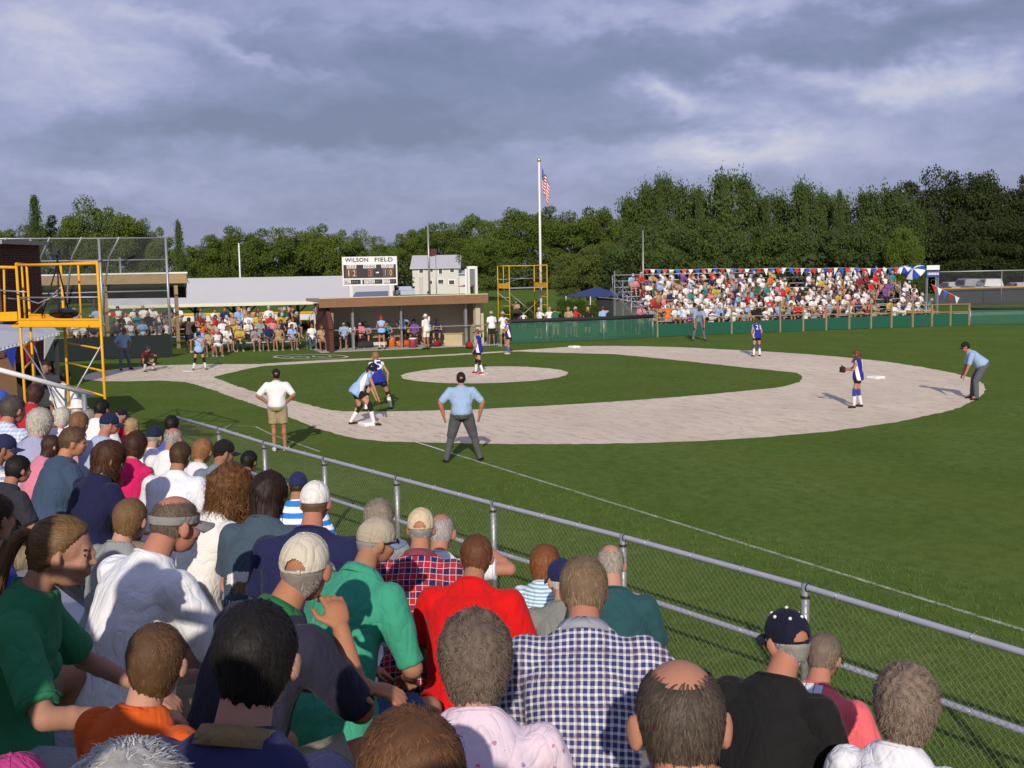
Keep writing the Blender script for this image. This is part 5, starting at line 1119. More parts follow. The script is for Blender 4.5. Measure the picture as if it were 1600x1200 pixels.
def tent(px, yt, d, w, zt, col, label, name='canopy_tent'):
    p = xy(AT(px, 480, d)); r = empty(name, p, 0, label, 'tent'); h = w/2; V = [(-h, -h, zt-.6), (h, -h, zt-.6), (h, h, zt-.6), (-h, h, zt-.6), (0, 0, zt)]; V2 = [(a, b, c-.03) for a, b, c in V]
    MB().add(V+V2, [(0, 1, 4), (1, 2, 4), (2, 3, 4), (3, 0, 4), (6, 5, 9), (7, 6, 9), (8, 7, 9), (5, 8, 9), (0, 5, 6, 1), (1, 6, 7, 2), (2, 7, 8, 3), (3, 8, 5, 0)]).build('canopy', cloth(col, 'tent_cloth'), r)
    for sx, sy in ((-1, -1), (1, -1), (1, 1), (-1, 1)): MB().tube([(sx*h, sy*h, 0), (sx*h, sy*h, zt-.6)], .03, 6).build('leg', WHITE, r)
tent(932, 448, 76, 3.0, AT(932, 448, 76)[2], (.03, .05, .16), 'dark blue canopy tent in front of the trees left of the shed'); tent(752, 440, 130, 4.0, AT(752, 439, 130)[2], (.30, .05, .22), 'small purple and red tent far behind the dugout')
# ---------------------------------------------------------------- trees and shrubs
def leafmat(name, c):
    t = NT(name); oi = t.new('ShaderNodeObjectInfo'); n = t.noise(.5, 3, .6, t.coord('World')); n2 = t.noise(6, 3, .7, t.coord('World'))
    k = t.math('ADD', t.math('MULTIPLY', oi.outputs['Random'], .5), t.math('MULTIPLY', n, .5)); col = t.mix(k, sc(c, .68), (c[0]*1.35, c[1]*1.22, c[2]*.95)); col = t.mix(t.math('MULTIPLY', n2, .5), col, sc(c, .8))
    t.base(col, .75, 0, .12); t.b.inputs['Subsurface Weight'].default_value = 0; return t.mat
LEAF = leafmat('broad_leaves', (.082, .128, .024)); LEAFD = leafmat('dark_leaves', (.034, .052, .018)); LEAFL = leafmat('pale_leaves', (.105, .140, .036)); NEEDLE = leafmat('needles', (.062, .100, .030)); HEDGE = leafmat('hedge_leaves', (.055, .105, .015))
BARK = plain('bark', (.09, .065, .045), .9, 0, .3, 2)
def quads(C, size, r, flat=.0):
    n = len(C); a = r.normal(size=(n, 3)); a /= np.linalg.norm(a, axis=1)[:, None]; b = np.cross(a, r.normal(size=(n, 3))); b /= np.linalg.norm(b, axis=1)[:, None]
    s = (size*(.6+.8*r.random(n)))[:, None]; V = np.stack([C-a*s*.5, C-b*s*.32, C+a*s*.5, C+b*s*.32], 1).reshape(-1, 3); i = np.arange(n)*4
    return V, np.stack([i, i+1, i+2, i+3], 1).tolist()
def crown_mesh(kind, seed):
    """unit crown: height 1, width about 1, base at z=0"""
    r = np.random.default_rng(seed); P = []
    if kind == 'broad':
        nc = 46
        for k in range(nc):
            d = r.normal(size=3); d /= np.linalg.norm(d); q = r.random()**.45; z = .52+d[2]*.42*q; wd = .47*(1-.35*max(0, (z-.5)*2)**2); c = np.array([d[0]*wd*q, d[1]*wd*q, z]); rad = (.075+.085*r.random())
            m = int(400*rad/.12); e = r.normal(size=(m, 3)); e /= np.linalg.norm(e, axis=1)[:, None]; P.append(c+e*rad*(.55+.5*r.random((m, 1)))*np.array([1.15, 1.15, .75]))
    elif kind == 'tufted':   # white pine: horizontal plumes with gaps
        for k in range(78):
            z = .04+.93*k/78; wd = .50*(1-z)**.5+.04; a = r.random()*6.28; q = .5+.5*r.random(); L_ = wd*q; m = 230
            t = r.random((m, 1)); d = np.array([math.cos(a), math.sin(a), .22+.35*z]); e = r.normal(size=(m, 3))*np.array([.045, .045, .028]); P.append(np.array([0, 0, z])+d*t*L_*np.array([1, 1, .7])+e*(.5+t))
        for k in range(9): a = r.random()*6.28; m = 50; c = np.array([math.cos(a)*.18*r.random(), math.sin(a)*.18*r.random(), .84+.17*r.random()]); P.append(c+r.normal(size=(m, 3))*np.array([.03, .03, .05]))
    elif kind == 'spire':    # spruce
        for k in range(80):
            z = .02+.97*k/80; wd = .44*(1-z)**.85+.015; a = k*2.4+r.random(); m = 110; t = r.random((m, 1)); d = np.array([math.cos(a), math.sin(a), -.25]); P.append(np.array([0, 0, z])+d*t*wd*(.8+.35*r.random())+r.normal(size=(m, 3))*np.array([.03, .03, .018]))
    elif kind == 'bush':
        for k in range(22): d = r.normal(size=3); d /= np.linalg.norm(d); c = d*.33*np.array([1, 1, 1])+np.array([0, 0, .48]); m = 330; e = r.normal(size=(m, 3)); e /= np.linalg.norm(e, axis=1)[:, None]; P.append(c+e*.17*(.7+.4*r.random((m, 1))))
    C = np.vstack(P); C[:, 2] = np.maximum(C[:, 2], .01)
    V, F = quads(C, {'broad': .0245, 'tufted': .027, 'spire': .024, 'bush': .038}[kind], r); me = bpy.data.meshes.new('crown'); me.from_pydata(V.tolist(), [], F); me.update(); return me
CROWNS = {k: [crown_mesh(k, 100*i+j) for j in range(n)] for i, (k, n) in enumerate((('broad', 7), ('tufted', 5), ('spire', 2), ('bush', 2)))}
def trunk_mesh(seed):
    r = np.random.default_rng(seed); mb = MB(); mb.tube([(0, 0, -.02), (0, 0, .12), (.01, 0, .35), (0, .01, .62), (.01, .01, .88)], [.030, .024, .019, .013, .004], 8)
    for k in range(9): a = r.random()*6.28; z = .22+.5*r.random(); l = .18+.16*r.random(); mb.tube([(0, 0, z), (math.cos(a)*l*.5, math.sin(a)*l*.5, z+.10), (math.cos(a)*l, math.sin(a)*l, z+.2)], [.010, .007, .003], 5)
    me = mb.mesh('trunk', True); me.materials.append(BARK); return me
TRUNKS = [trunk_mesh(i) for i in range(3)]
CM = {}
def tree(px, ytop, d, wpx, kind, mat, label, ybase=None, group='trees round the field', cat='tree', nm=None):
    b = xy(AT(px, 450, d)); zt = AT(px, ytop, d)[2]; w = wpx*d/FOC; r = empty(nm or {'broad': 'broadleaf_tree', 'tufted': 'pine_tree', 'spire': 'spruce_tree', 'bush': 'bush'}[kind], b, rng.random()*6.28, label, cat, group)
    ml = CROWNS[kind]; k = int(rng.integers(len(ml))); key = (kind, k, mat.name)
    if key not in CM: me = ml[k].copy(); me.name = 'crown'; me.materials.append(mat); CM[key] = me
    z0 = {'broad': .10, 'tufted': .03, 'spire': .02, 'bush': 0}[kind]*zt
    c = link(bpy.data.objects.new('crown' if kind != 'bush' else 'foliage', CM[key]), r); c.scale = (w*1.08, w*1.08, (zt-z0)*1.02); c.location = (0, 0, z0)
    t = link(bpy.data.objects.new('trunk' if kind != 'bush' else 'stem', TRUNKS[int(rng.integers(3))]), r); t.scale = (min(zt*.8, w*.85), min(zt*.8, w*.85), zt*(.95 if kind != 'tufted' else 1.02)); return r
ORD = ['first', 'second', 'third', 'fourth', 'fifth', 'sixth', 'seventh', 'eighth', 'ninth', 'tenth', 'eleventh', 'twelfth', 'thirteenth', 'fourteenth', 'fifteenth', 'sixteenth', 'seventeenth', 'eighteenth', 'nineteenth', 'twentieth', 'twenty-first', 'twenty-second', 'twenty-third', 'twenty-fourth', 'twenty-fifth', 'twenty-sixth', 'twenty-seventh', 'twenty-eighth', 'twenty-ninth', 'thirtieth']
bands = [
 ('round green tree', 'left tree line behind the long pavilion', 'broad', LEAF, [(8, 346, 122, 70), (36, 344, 125, 60), (100, 322, 116, 74), (146, 310, 118, 84), (186, 318, 118, 74), (218, 343, 122, 60), (244, 344, 120, 62), (316, 362, 125, 66), (345, 364, 128, 60), (378, 350, 128, 72), (412, 347, 122, 84), (452, 350, 126, 84), (492, 347, 128, 74), (528, 355, 128, 62), (562, 360, 130, 66), (594, 364, 132, 54)]),
 ('green tree', 'middle tree line around the flagpole', 'broad', LEAF, [(636, 362, 160, 60), (664, 347, 165, 66), (700, 338, 160, 84), (736, 335, 160, 74), (762, 362, 118, 70), (776, 340, 150, 66), (815, 326, 150, 80), (858, 319, 150, 94), (903, 314, 145, 100), (944, 326, 140, 74)]),
 ('tall plumed pine', 'row behind the far grandstand', 'tufted', NEEDLE, [(985, 318, 92, 66), (1012, 300, 90, 66), (1034, 289, 88, 74), (1064, 300, 92, 66), (1094, 305, 90, 70), (1130, 285, 88, 84), (1160, 288, 92, 74), (1190, 318, 89, 60), (1216, 316, 92, 70), (1252, 298, 88, 74), (1284, 310, 90, 66), (1316, 318, 92, 74), (1352, 310, 90, 80), (1388, 306, 92, 84), (1418, 326, 88, 70)]),
 ('bushy green tree', 'lower front row behind the far grandstand', 'broad', NEEDLE, [(975, 352, 86, 70), (1018, 345, 84, 90), (1070, 338, 85, 90), (1118, 345, 84, 90), (1172, 350, 85, 90), (1225, 352, 84, 90), (1275, 345, 85, 90), (1330, 345, 84, 90), (1378, 335, 85, 90)]),
 ('dark tree', 'tall dark wood at the right edge', 'broad', LEAFD, [(1400, 298, 125, 90), (1440, 266, 128, 100), (1482, 265, 130, 100), (1522, 270, 128, 90), (1556, 286, 126, 84), (1590, 256, 124, 110), (1640, 262, 124, 110), (1462, 340, 118, 90), (1506, 335, 116, 100), (1550, 340, 117, 90), (1600, 335, 116, 100), (1650, 330, 116, 100)])]
for who, where, kind, mat, lst in bands:
    for k, (px, yt, d, w) in enumerate(lst): tree(px, yt, d+(35 if d >= 140 and px > 600 else 0), w*(1.12 if kind == 'broad' else 1.18), kind, mat, '%s, %s from the left, %s' % (who, ORD[k], where))
tree(62, 310, 112, 70, 'spire', NEEDLE, 'narrow pointed spruce rising above the left tree line'); tree(283, 348, 108, 52, 'spire', NEEDLE, 'pointed spruce just right of the backstop post')
for px, yt, w, lb in ((1195, 312, 60, 'thin pointed spruce right of the tallest pine'), (1131, 282, 56, 'tallest pointed pine above the far grandstand'), (1031, 286, 50, 'pointed pine above the left end of the far grandstand'), (1256, 297, 40, 'pine with a lone tufted top above the far grandstand'), (1310, 302, 50, 'pointed pine left of the umbrellas'), (1092, 301, 46, 'short pointed pine between the two tallest ones')): tree(px, yt, 87, w, 'spire', NEEDLE, lb)
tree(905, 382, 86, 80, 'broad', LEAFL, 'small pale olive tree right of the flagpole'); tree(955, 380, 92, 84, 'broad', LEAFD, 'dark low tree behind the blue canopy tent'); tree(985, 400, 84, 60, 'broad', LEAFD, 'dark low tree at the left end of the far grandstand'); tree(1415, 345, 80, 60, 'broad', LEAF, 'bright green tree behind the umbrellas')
for k, (px, yt, w) in enumerate(((806, 470, 40), (838, 468, 46), (880, 466, 44), (905, 468, 40), (925, 476, 30))): tree(px, yt, 73, w, 'bush', HEDGE, 'clipped green bush, %s from the left behind the green windscreen fence' % ORD[k], group='bushes behind the fence', cat='bush')
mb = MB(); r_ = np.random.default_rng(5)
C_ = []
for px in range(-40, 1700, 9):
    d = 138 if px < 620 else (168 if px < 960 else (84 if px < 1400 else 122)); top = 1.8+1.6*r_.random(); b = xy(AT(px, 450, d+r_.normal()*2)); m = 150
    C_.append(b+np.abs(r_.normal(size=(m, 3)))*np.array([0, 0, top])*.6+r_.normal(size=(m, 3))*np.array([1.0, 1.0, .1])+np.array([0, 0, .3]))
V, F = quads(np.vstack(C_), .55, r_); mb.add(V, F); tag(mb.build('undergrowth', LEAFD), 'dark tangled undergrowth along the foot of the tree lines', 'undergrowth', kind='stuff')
# grass tufts along the near fence
mb = MB(); n = 26000; s = r_.random(n)*17-10.5; t = -r_.random(n)**1.6*5.5+.6; base = np.array([ST(a, b, 0) for a, b in zip(s, t)]); a = r_.random(n)*6.28; h = .035+.05*r_.random(n)**2; w = .006
dx = np.stack([np.cos(a), np.sin(a), 0*a], 1); V = np.stack([base-dx*w, base+dx*w, base+np.stack([np.cos(a*3)*h*.5, np.sin(a*3)*h*.5, h], 1)], 1).reshape(-1, 3); i = np.arange(n)*3
mb.add(V, np.stack([i, i+1, i+2], 1).tolist()); tag(mb.build('grass_blades', plain('grass_blade', (.075, .135, .022), .8, 0, .3, 3)), 'short uneven grass blades growing along the near chain link fence', 'grass', kind='stuff')
# ---------------------------------------------------------------- crowd in the distance
COLS = {'white': (.75, .75, .76), 'red': (.55, .03, .03), 'navy': (.02, .03, .10), 'grey': (.28, .29, .31), 'black': (.02, .02, .022), 'pink': (.65, .22, .28), 'pale-blue': (.28, .42, .70), 'yellow': (.50, .38, .07), 'orange': (.70, .17, .03), 'green': (.03, .13, .07), 'tan': (.40, .30, .18), 'maroon': (.22, .02, .035), 'purple': (.16, .08, .30), 'teal': (.03, .22, .25)}
PC = {'khaki': (.38, .30, .18), 'denim': (.06, .10, .22), 'dark': (.03, .03, .035), 'white': (.6, .6, .6)}
HC = {'dark': (.02, .014, .01), 'brown': (.09, .045, .02), 'blond': (.35, .22, .09), 'grey': (.35, .34, .33)}
SLOT = {'body': 0, 'shirt': 1, 'collar': 1, 'shorts': 2, 'trousers': 2, 'shoe': 3, 'sock': 3, 'hair': 4, 'cap': 5, 'brim': 5, 'hat': 5}
def combine(parts, name):
    bm = bmesh.new()
    for me, nmm in parts:
        k = len(bm.faces); bm.from_mesh(me); bm.faces.ensure_lookup_table(); s = SLOT.get(nmm, 3)
        for f in bm.faces[k:]: f.material_index = s; f.smooth = True
    out = bpy.data.meshes.new(name); bm.to_mesh(out); bm.free(); return out
def merged(J, **k):
    tmp = []; 
    def grab(J): return []
    # build as a merged far figure
    import types
    k['merge'] = True; return person(J, None, **k)
TPL = []
for i in range(9):
    r2 = np.random.default_rng(50+i); fem = i % 2 == 1
    hands = [((-.10, .38, .20), (.10, .38, .20)), ((-.03, .30, .32), (.05, .30, .30)), ((-.10, .40, .20), (.06, .22, .62)), ((-.22, .1, .05), (.14, .38, .2)), ((-.05, .36, .12), (.05, .37, .13))][i % 5]
    J = pose('sit', [6, 14, 20, 2, 26][i % 5], 8, 4, .95 if fem else 1.03, hands, yaw=[0, 20, -25, 10, -8, 30, -15, 5, 15][i], pitch=4)
    TPL.append(('sit', fem, i in (2, 4, 6, 0), merged(J, vox=.026, fat=[1.05, 1, 1.25, .95, 1.1][i % 5], female=fem, shirt='tank' if i in (1, 7) else 'tee', pants='long' if i in (3, 6) else 'shorts', hair=['short', 'bob', 'short', 'wavy', 'short', 'long', 'short', 'bob', 'short'][i], hat='cap' if i in (2, 4, 6, 0) else None, detail=.02, fine=False, opening=False, fold=0)))
for i in range(5):
    fem = i % 2 == 1
    J = pose('stand', [2, 4, 6, 0, 3][i], 4, 4, .95 if fem else 1.03, [None, ((-.15, .3, 1.05), (.18, .3, 1.05)), ((-.27, .06, .74), (.10, .25, 1.45)), ((-.24, -.02, 1.0), (.24, -.02, 1.0)), ((-.2, .2, .9), (.26, .05, .75))][i], feet=((-.14, 0, .07), (.14, .05, .07)))
    TPL.append(('stand', fem, i in (0, 3), merged(J, vox=.026, female=fem, pants='long' if i == 2 else 'shorts', hair='long' if fem else 'short', hat='cap' if i in (0, 3) else None, detail=.02, fine=False, opening=False, fold=0)))
SK = [skin(), skin((.50, .28, .19)), skin((.36, .19, .12)), skin((.30, .14, .08))]
def assign(o, shirt, pants, hair, hat, sk=0):
    ms = [SK[sk], cloth(COLS[shirt], 'far_shirt'), cloth(PC[pants], 'far_trousers'), plain('far_shoe', (.35, .35, .36), .7), plain('far_hair', HC[hair], .6), cloth(COLS[hat], 'far_cap')]
    for m, s in zip(ms, o.material_slots): s.link = 'OBJECT'; s.material = m
for t in TPL:
    for k in range(6): t[3].materials.append(None)
PROB = ['white']*20+['red']*3+['navy']*2+['grey']*3+['black']*2+['pink']*2+['pale-blue']*2+['yellow', 'orange', 'green', 'tan', 'tan', 'maroon', 'purple', 'teal']
r3 = np.random.default_rng(21)
def far_person(pos, face_az, sit=True, shirt=None, scale=None, where='', group='', tpl=None, hat=None, pants=None, hair=None):
    c = [t for t in TPL if (t[0] == 'sit') == sit]; t = c[int(r3.integers(len(c)))] if tpl is None else c[tpl]
    o = bpy.data.objects.new('person', t[3]); COL.objects.link(o); s = scale or (.93+.12*r3.random()) * (1 if r3.random() > .15 else .78); o.scale = (s, s, s); o.location = [float(x) for x in pos]; o.rotation_euler = (0, 0, math.radians(face_az-90+r3.normal()*14))
    sh = shirt or PROB[int(r3.integers(len(PROB)))]; pa = pants or ['khaki', 'denim', 'dark', 'white', 'khaki', 'dark'][int(r3.integers(6))]; ha = hair or ['dark', 'brown', 'brown', 'blond', 'grey'][int(r3.integers(5))]; ht = hat or ['white', 'navy', 'red', 'tan', 'white'][int(r3.integers(5))]
    assign(o, sh, pa, ha, ht, int(r3.integers(4)))
    word = 'woman' if t[1] else 'man'; d = '%s in %s%s, %s' % (word, sh, (' and %s cap' % ht) if t[2] else (', %s hair' % ha), where)
    return tag(o, d, 'person', group)
AZC = math.degrees(math.atan2(-gn2[1], -gn2[0]))
stuff_parts = []
gap = lambda i, s: (10.9 < s < 12.2 and i > 4) or (s > LGS*.80 and i > 1 and i < 7 and r3.random() < .5) or (s < .8 and i > 1) 
for i in range(GRN):
    s = .35; n = 0
    while s < LGS-.3:
        dens = .90 if i else .5
        if r3.random() < dens and not gap(i, s):
            pos = G0+gu2*s+gn2*(i*GPT)+np.array([0, 0, GZ+i*GRS+.03]); n += 1
            if i < 7: far_person(pos, AZC+18, True, where='%s from the left, %s row of the far grandstand' % (ORD[n-1] if n<31 else n, ORD[i]), group='spectators in the far grandstand', scale=(.90+.12*r3.random()))
            else: stuff_parts.append((pos, AZC+18+r3.normal()*14, int(r3.integers(9)), PROB[int(r3.integers(len(PROB)))]))
        s += .58+.14*r3.random()
# the farthest two rows as one crowd
allm = []; Vs = []; Fs = []; Ms = []; off = 0; slot = {}
def sidx(m):
    if m.name not in slot: slot[m.name] = len(allm); allm.append(m)
    return slot[m.name]
cacheT = {}
for pos, az, ti, sh in stuff_parts:
    me = TPL[ti][3]
    if ti not in cacheT:
        v = np.empty(len(me.vertices)*3); me.vertices.foreach_get('co', v); cacheT[ti] = (v.reshape(-1, 3), [tuple(p.vertices) for p in me.polygons], np.array([p.material_index for p in me.polygons]))
    v, f, mi = cacheT[ti]; W = v@rz_(math.radians(az-90)).T*.95+pos
    lut = [sidx(m) for m in (SK[ti % 3], cloth(COLS[sh], 'far_shirt'), cloth(PC[['khaki', 'dark'][ti % 2]], 'far_trousers'), plain('far_shoe', (.35, .35, .36), .7), plain('far_hair', HC[['dark', 'brown', 'grey'][ti % 3]], .6), cloth(COLS[['white', 'navy'][ti % 2]], 'far_cap'))]
    Vs.append(W); Fs += [tuple(q+off for q in p) for p in f]; Ms += [lut[min(5, q)] for q in mi]; off += len(W)
me = bpy.data.meshes.new('crowd'); me.from_pydata(np.vstack(Vs).tolist(), [], Fs); [me.materials.append(m) for m in allm]; me.polygons.foreach_set('material_index', Ms); me.polygons.foreach_set('use_smooth', [True]*len(Fs))
tag(link(bpy.data.objects.new('crowd', me)), 'packed spectators in the top two rows of the far grandstand', 'crowd', kind='stuff')
# people by the far railing and behind the green fence
far_spots = [(1040, 527, 3.0, 'dark', 'tan'), (1056, 527, 3, 'khaki', 'orange'), (1075, 526, 2.5, 'denim', 'pale-blue'), (1098, 525, 2.5, 'khaki', 'pale-blue'), (1011, 527, 2.5, 'khaki', 'pink'), (948, 531, 2.0, 'khaki', 'pale-blue'), (922, 532, 2.0, 'dark', 'black'), (905, 533, 2.6, 'khaki', 'red'), (862, 534, 3.0, 'khaki', 'white'), (846, 535, 3.0, 'dark', 'white'), (872, 534, 2.2, 'khaki', 'green'), (893, 533, 2.4, 'denim', 'tan')]
for k, (px, y, back, pa, sh) in enumerate(far_spots):
    p = GP(px, y); q = xy(p)+nv(CF*[1, 1, 0])*back; far_person(q, [150, -30, 200, 150, -60][k % 5], False, sh, pants=pa, where='behind the green fence, %s from the right' % ORD[[2, 1, 0, 0, 3, 5, 6, 7, 10, 11, 9, 8][k]+(0 if k != 2 else 0)], group='people standing behind the green fence', scale=.97)
for k, (px, y, sh, pa, tp, lb) in enumerate(((769, 541, 'white', 'dark', 0, 'left of two at the green fence end'), (787, 542, 'white', 'khaki', 3, 'right of two at the green fence end'), (806, 470, 'tan', 'dark', 2, 'standing under the second yellow tower'), (441, 497, 'black', 'dark', 2, 'left figure standing below the pavilion eave'), (453, 498, 'navy', 'dark', 1, 'right figure standing below the pavilion eave'))):
    d = 57.5 if y > 530 else (64 if y > 480 else 70); far_person(xy(AT(px, y, d)) if y < 530 else GP(px, y), [150, 170, -20, 180, -20][k], False, sh, pants=pa, tpl=tp, where=lb, group='bystanders', scale=1.0)
for k in range(5): px = [818, 842, 869, 893, 866][k]; far_person(xy(AT(px, 500, 67+k*.3)), -30, k % 2 == 0 and False, ['white', 'white', 'pink', 'pale-blue', 'grey'][k], where='beyond the fence near the flagpole, %s from the left' % ORD[[0, 1, 3, 4, 2][k]], group='people by the flagpole', scale=.62)
# bleachers and people on the third base side
d0 = 53.5; bo = xy(AT(305, 550, d0)); bq = empty('bleachers', bo, 0, 'low silver bleachers left of the third base dugout, full of spectators', 'bleachers'); bu = nv(xy(AT(490, 550, d0+1.2))-bo); bn = np.array([-bu[1], bu[0], 0]); bn = bn if bn@CF > 0 else -bn; BL = 4.9
for i in range(4):
    MB().bar(bn*.65*i+np.array([0, 0, .40+.26*i]), bu*BL+bn*.65*i+np.array([0, 0, .40+.26*i]), .26, .05).build('seat_plank', ALU, bq)
    if i: MB().bar(bn*(.65*i-.33)+np.array([0, 0, .26*i]), bu*BL+bn*(.65*i-.33)+np.array([0, 0, .26*i]), .26, .04).build('foot_plank', ALU, bq)
mb = MB()
for s in (.2, 1.7, 3.2, 4.7):
    for i in range(4): mb.bar(bu*s+bn*.65*i, bu*s+bn*.65*i+np.array([0, 0, .38+.26*i]), .05)
    mb.bar(bu*s+np.array([0, 0, .1]), bu*s+bn*2.2+np.array([0, 0, .95]), .05)
mb.build('frame', GALV, bq)
azb = math.degrees(math.atan2(-bn[1], -bn[0]))
sets = [['pale-blue', 'red', 'white', 'yellow', 'grey', 'navy', 'tan', 'pale-blue'], ['orange', 'tan', 'white', 'yellow', 'white', 'grey', 'pink', 'navy', 'white'], ['maroon', 'red', 'white', 'tan', 'white', 'yellow', 'red', 'yellow', 'black'], ['grey', 'white', 'navy', 'pale-blue', 'tan', 'grey', 'white', 'green', 'black']]
for i in range(4):
    n = len(sets[i])
    for k in range(n): s = .25+(BL-.5)*(k+.15*r3.normal())/(n-1); far_person(bo+bu*s+bn*.65*i+np.array([0, 0, .43+.26*i]), azb+15, True, sets[i][k], where='%s from the left, %s row of the low bleachers' % (ORD[k], ORD[i]), group='spectators on the third base bleachers', scale=.93+.1*r3.random())
# people seated in front and beside
for k, (px, y, sh) in enumerate(((328, 556, 'tan'), (340, 556, 'white'), (488, 545, 'white'), (503, 548, 'tan'))):
    p = GP(px, y); r = empty('folding_chair', p, math.radians(azb-90), ('folding lawn chair beside the low bleachers, %s from the left' % ORD[k]), 'chair', 'folding lawn chairs')
    MB().bar((-.25, 0, .40), (.25, 0, .40), .42, .03).build('seat', cloth((.03, .05, .12), 'chair_cloth'), r); MB().bar((-.25, -.24, .66), (.25, -.24, .66), .03, .45).build('backrest', cloth((.03, .05, .12), 'chair_cloth'), r)
    for sx in (-.25, .25): MB().tube([(sx, .22, 0), (sx, -.22, .40), (sx, -.26, .88)], .012, 6).build('leg', GALV, r); MB().tube([(sx, -.26, 0), (sx, .22, .40), (sx, .22, .60), (sx, -.25, .62)], .012, 6).build('leg', GALV, r)
    far_person(np.array(p)+np.array([0, 0, .42]), azb+10, True, sh, where='%s lawn chair from the left by the low bleachers' % ORD[k], group='spectators in lawn chairs', scale=.95)
# covered stand
for row, (z, dd, xs_) in enumerate(((.58, 57.2, [118, 131, 146, 178, 184, 205, 222, 246, 262]), (.93, 58.0, [112, 126, 140, 172, 190, 198, 214, 232, 256, 270]), (1.28, 58.8, [120, 152, 176, 187, 210, 226, 240, 266, 280]))):
    for k, px in enumerate(xs_): far_person(xy(AT(px, 500, dd))+np.array([0, 0, z]), -25, True, [['white', 'white', 'navy', 'yellow', 'navy', 'white', 'pale-blue', 'grey', 'white'], ['purple', 'white', 'grey', 'green', 'black', 'white', 'teal', 'black', 'grey', 'tan'], None][row][k] if row < 2 else None, where='%s from the left, %s row under the wooden roof' % (ORD[k], ORD[row]), group='spectators under the wooden stand roof', scale=.93+.1*r3.random())
# dugout players and the people in front of them
for k, (px, dd, sit, sh, pa) in enumerate(((525, 1.9, 1, 'pale-blue', 'dark'), (545, 1.2, 1, 'pale-blue', 'dark'), (560, 1.9, 1, 'white', 'dark'), (570, 1.4, 1, 'pink', 'dark'), (583, 2.0, 1, 'grey', 'dark'), (634, 1.0, 0, 'pale-blue', 'dark'), (655, 1.3, 1, 'purple', 'dark'), (648, 2.0, 1, 'yellow', 'dark'), (680, 1.9, 1, 'pale-blue', 'dark'), (614, 1.6, 1, 'teal', 'dark'), (696, 1.7, 1, 'navy', 'dark'))):
    s = (px-516)/241*LG; p = gL+gu*s+gn*dd*.9; far_person(p+np.array([0, 0, .48 if sit else 0]), -25, bool(sit), sh, pants=pa, where='%s from the left inside the third base dugout' % ORD[k if k < 5 else {5: 6, 6: 8, 7: 7, 8: 9, 9: 5, 10: 10}[k]], group='players and coaches in the dugout', scale=.98)
# ---------------------------------------------------------------- spectators on the near bleachers
import sys
BR, DB, BK, GY, WH, AU, BL_ = (.085, .042, .018), (.038, .02, .010), (.010, .008, .007), (.26, .245, .235), (.52, .51, .49), (.17, .062, .022), (.14, .080, .034)
TANS = (.36, .185, .11); FAIR = (.50, .29, .20); RED_ = (.44, .20, .135)
LOG = []
def fg(px, py, w, W, az, haz, label, lean=12, slouch=12, neck=12, sw=1.0, hands=None, pitch=6, roll=0, elb=None, row=None, vox=None, twist=0, sc_lim=(.70, 1.18), dx=0, feet=None, knees=None, **k):
    d = W*FOC/w; X = AT(px, py, d); u = X-F0; t = u@SN
    i = int(round((t-T0+.02)/PITCH)) if row is None else row; i = max(0, min(NR-1, i))
    # intersect the sight line with the vertical plane of row i (head slightly in front of the seat)
    fwd = 0; r = ray(px, py); tt = T0+PITCH*i+fwd; dd = ((F0+SN*tt-CAM)@SN)/(r@SN)
    if abs(dd-d)/d > .22: dd = d*(1+.22*np.sign(dd-d))
    X = CAM+r*dd
    mk = lambda tf: pose('sit', lean, slouch, neck, sw*.94, hands, yaw=haz-az, pitch=pitch, roll=roll, elb=elb, twist=twist, tf=tf, feet=feet, knees=knees)
    J = mk(1.0); zb = Z0+RISE*i; s0 = (X[2]-zb)/J['H'][2]; s = min(max(s0, sc_lim[0]), .99 if k.get('female') else 1.05); tf = 1.0
    while tf < 1.3 and s*J['H'][2] < X[2]-zb: tf += .02; J = mk(tf)
    R = rz_(math.radians(az-90)); O = X-s*(R@J['H'])
    th = STY[k.get('hair') or 'short'][0]*1.05+(.004 if k.get('hat') else 0); th = .012 if k.get('hat') and th < .012 else th; va = math.radians(haz-math.degrees(math.atan2(r[1], r[0]))); cw = abs(math.cos(va)); sw_ = abs(math.sin(va))
    wm = 2*math.hypot((.079+th)*cw, (.100+th)*sw_); hs = .97*(w*dd/FOC)/wm/s; hs = min(max(hs, .76), 1.15); k['fat'] = 1+(k.get('fat', 1)-1)*.85
    LOG.append((label[:28], i, round(dd, 2), round(s0, 2), round(O[2]-zb, 2), round(hs, 2), round(tf, 2)))
    o = empty('person', O, math.radians(az-90), label, 'person', 'spectators on the near bleachers'); o.scale = (s, s, s)
    v = vox or (.0075 if dd < 4.5 else .010 if dd < 8 else .014); k.setdefault('detail', 2.2 if dd < 2.4 else 1.6 if dd < 5 else 1.2 if dd < 7.5 else .5); k.setdefault('face', True); k.setdefault('fine', dd < 7)
    person(J, o, vox=v, hs=hs, seed=abs(int(px)), fold=.018 if dd < 7 else .012, **k); return o
DEN = (.05, .08, .17); KH = (.36, .29, .18); BLKC = (.02, .02, .022)
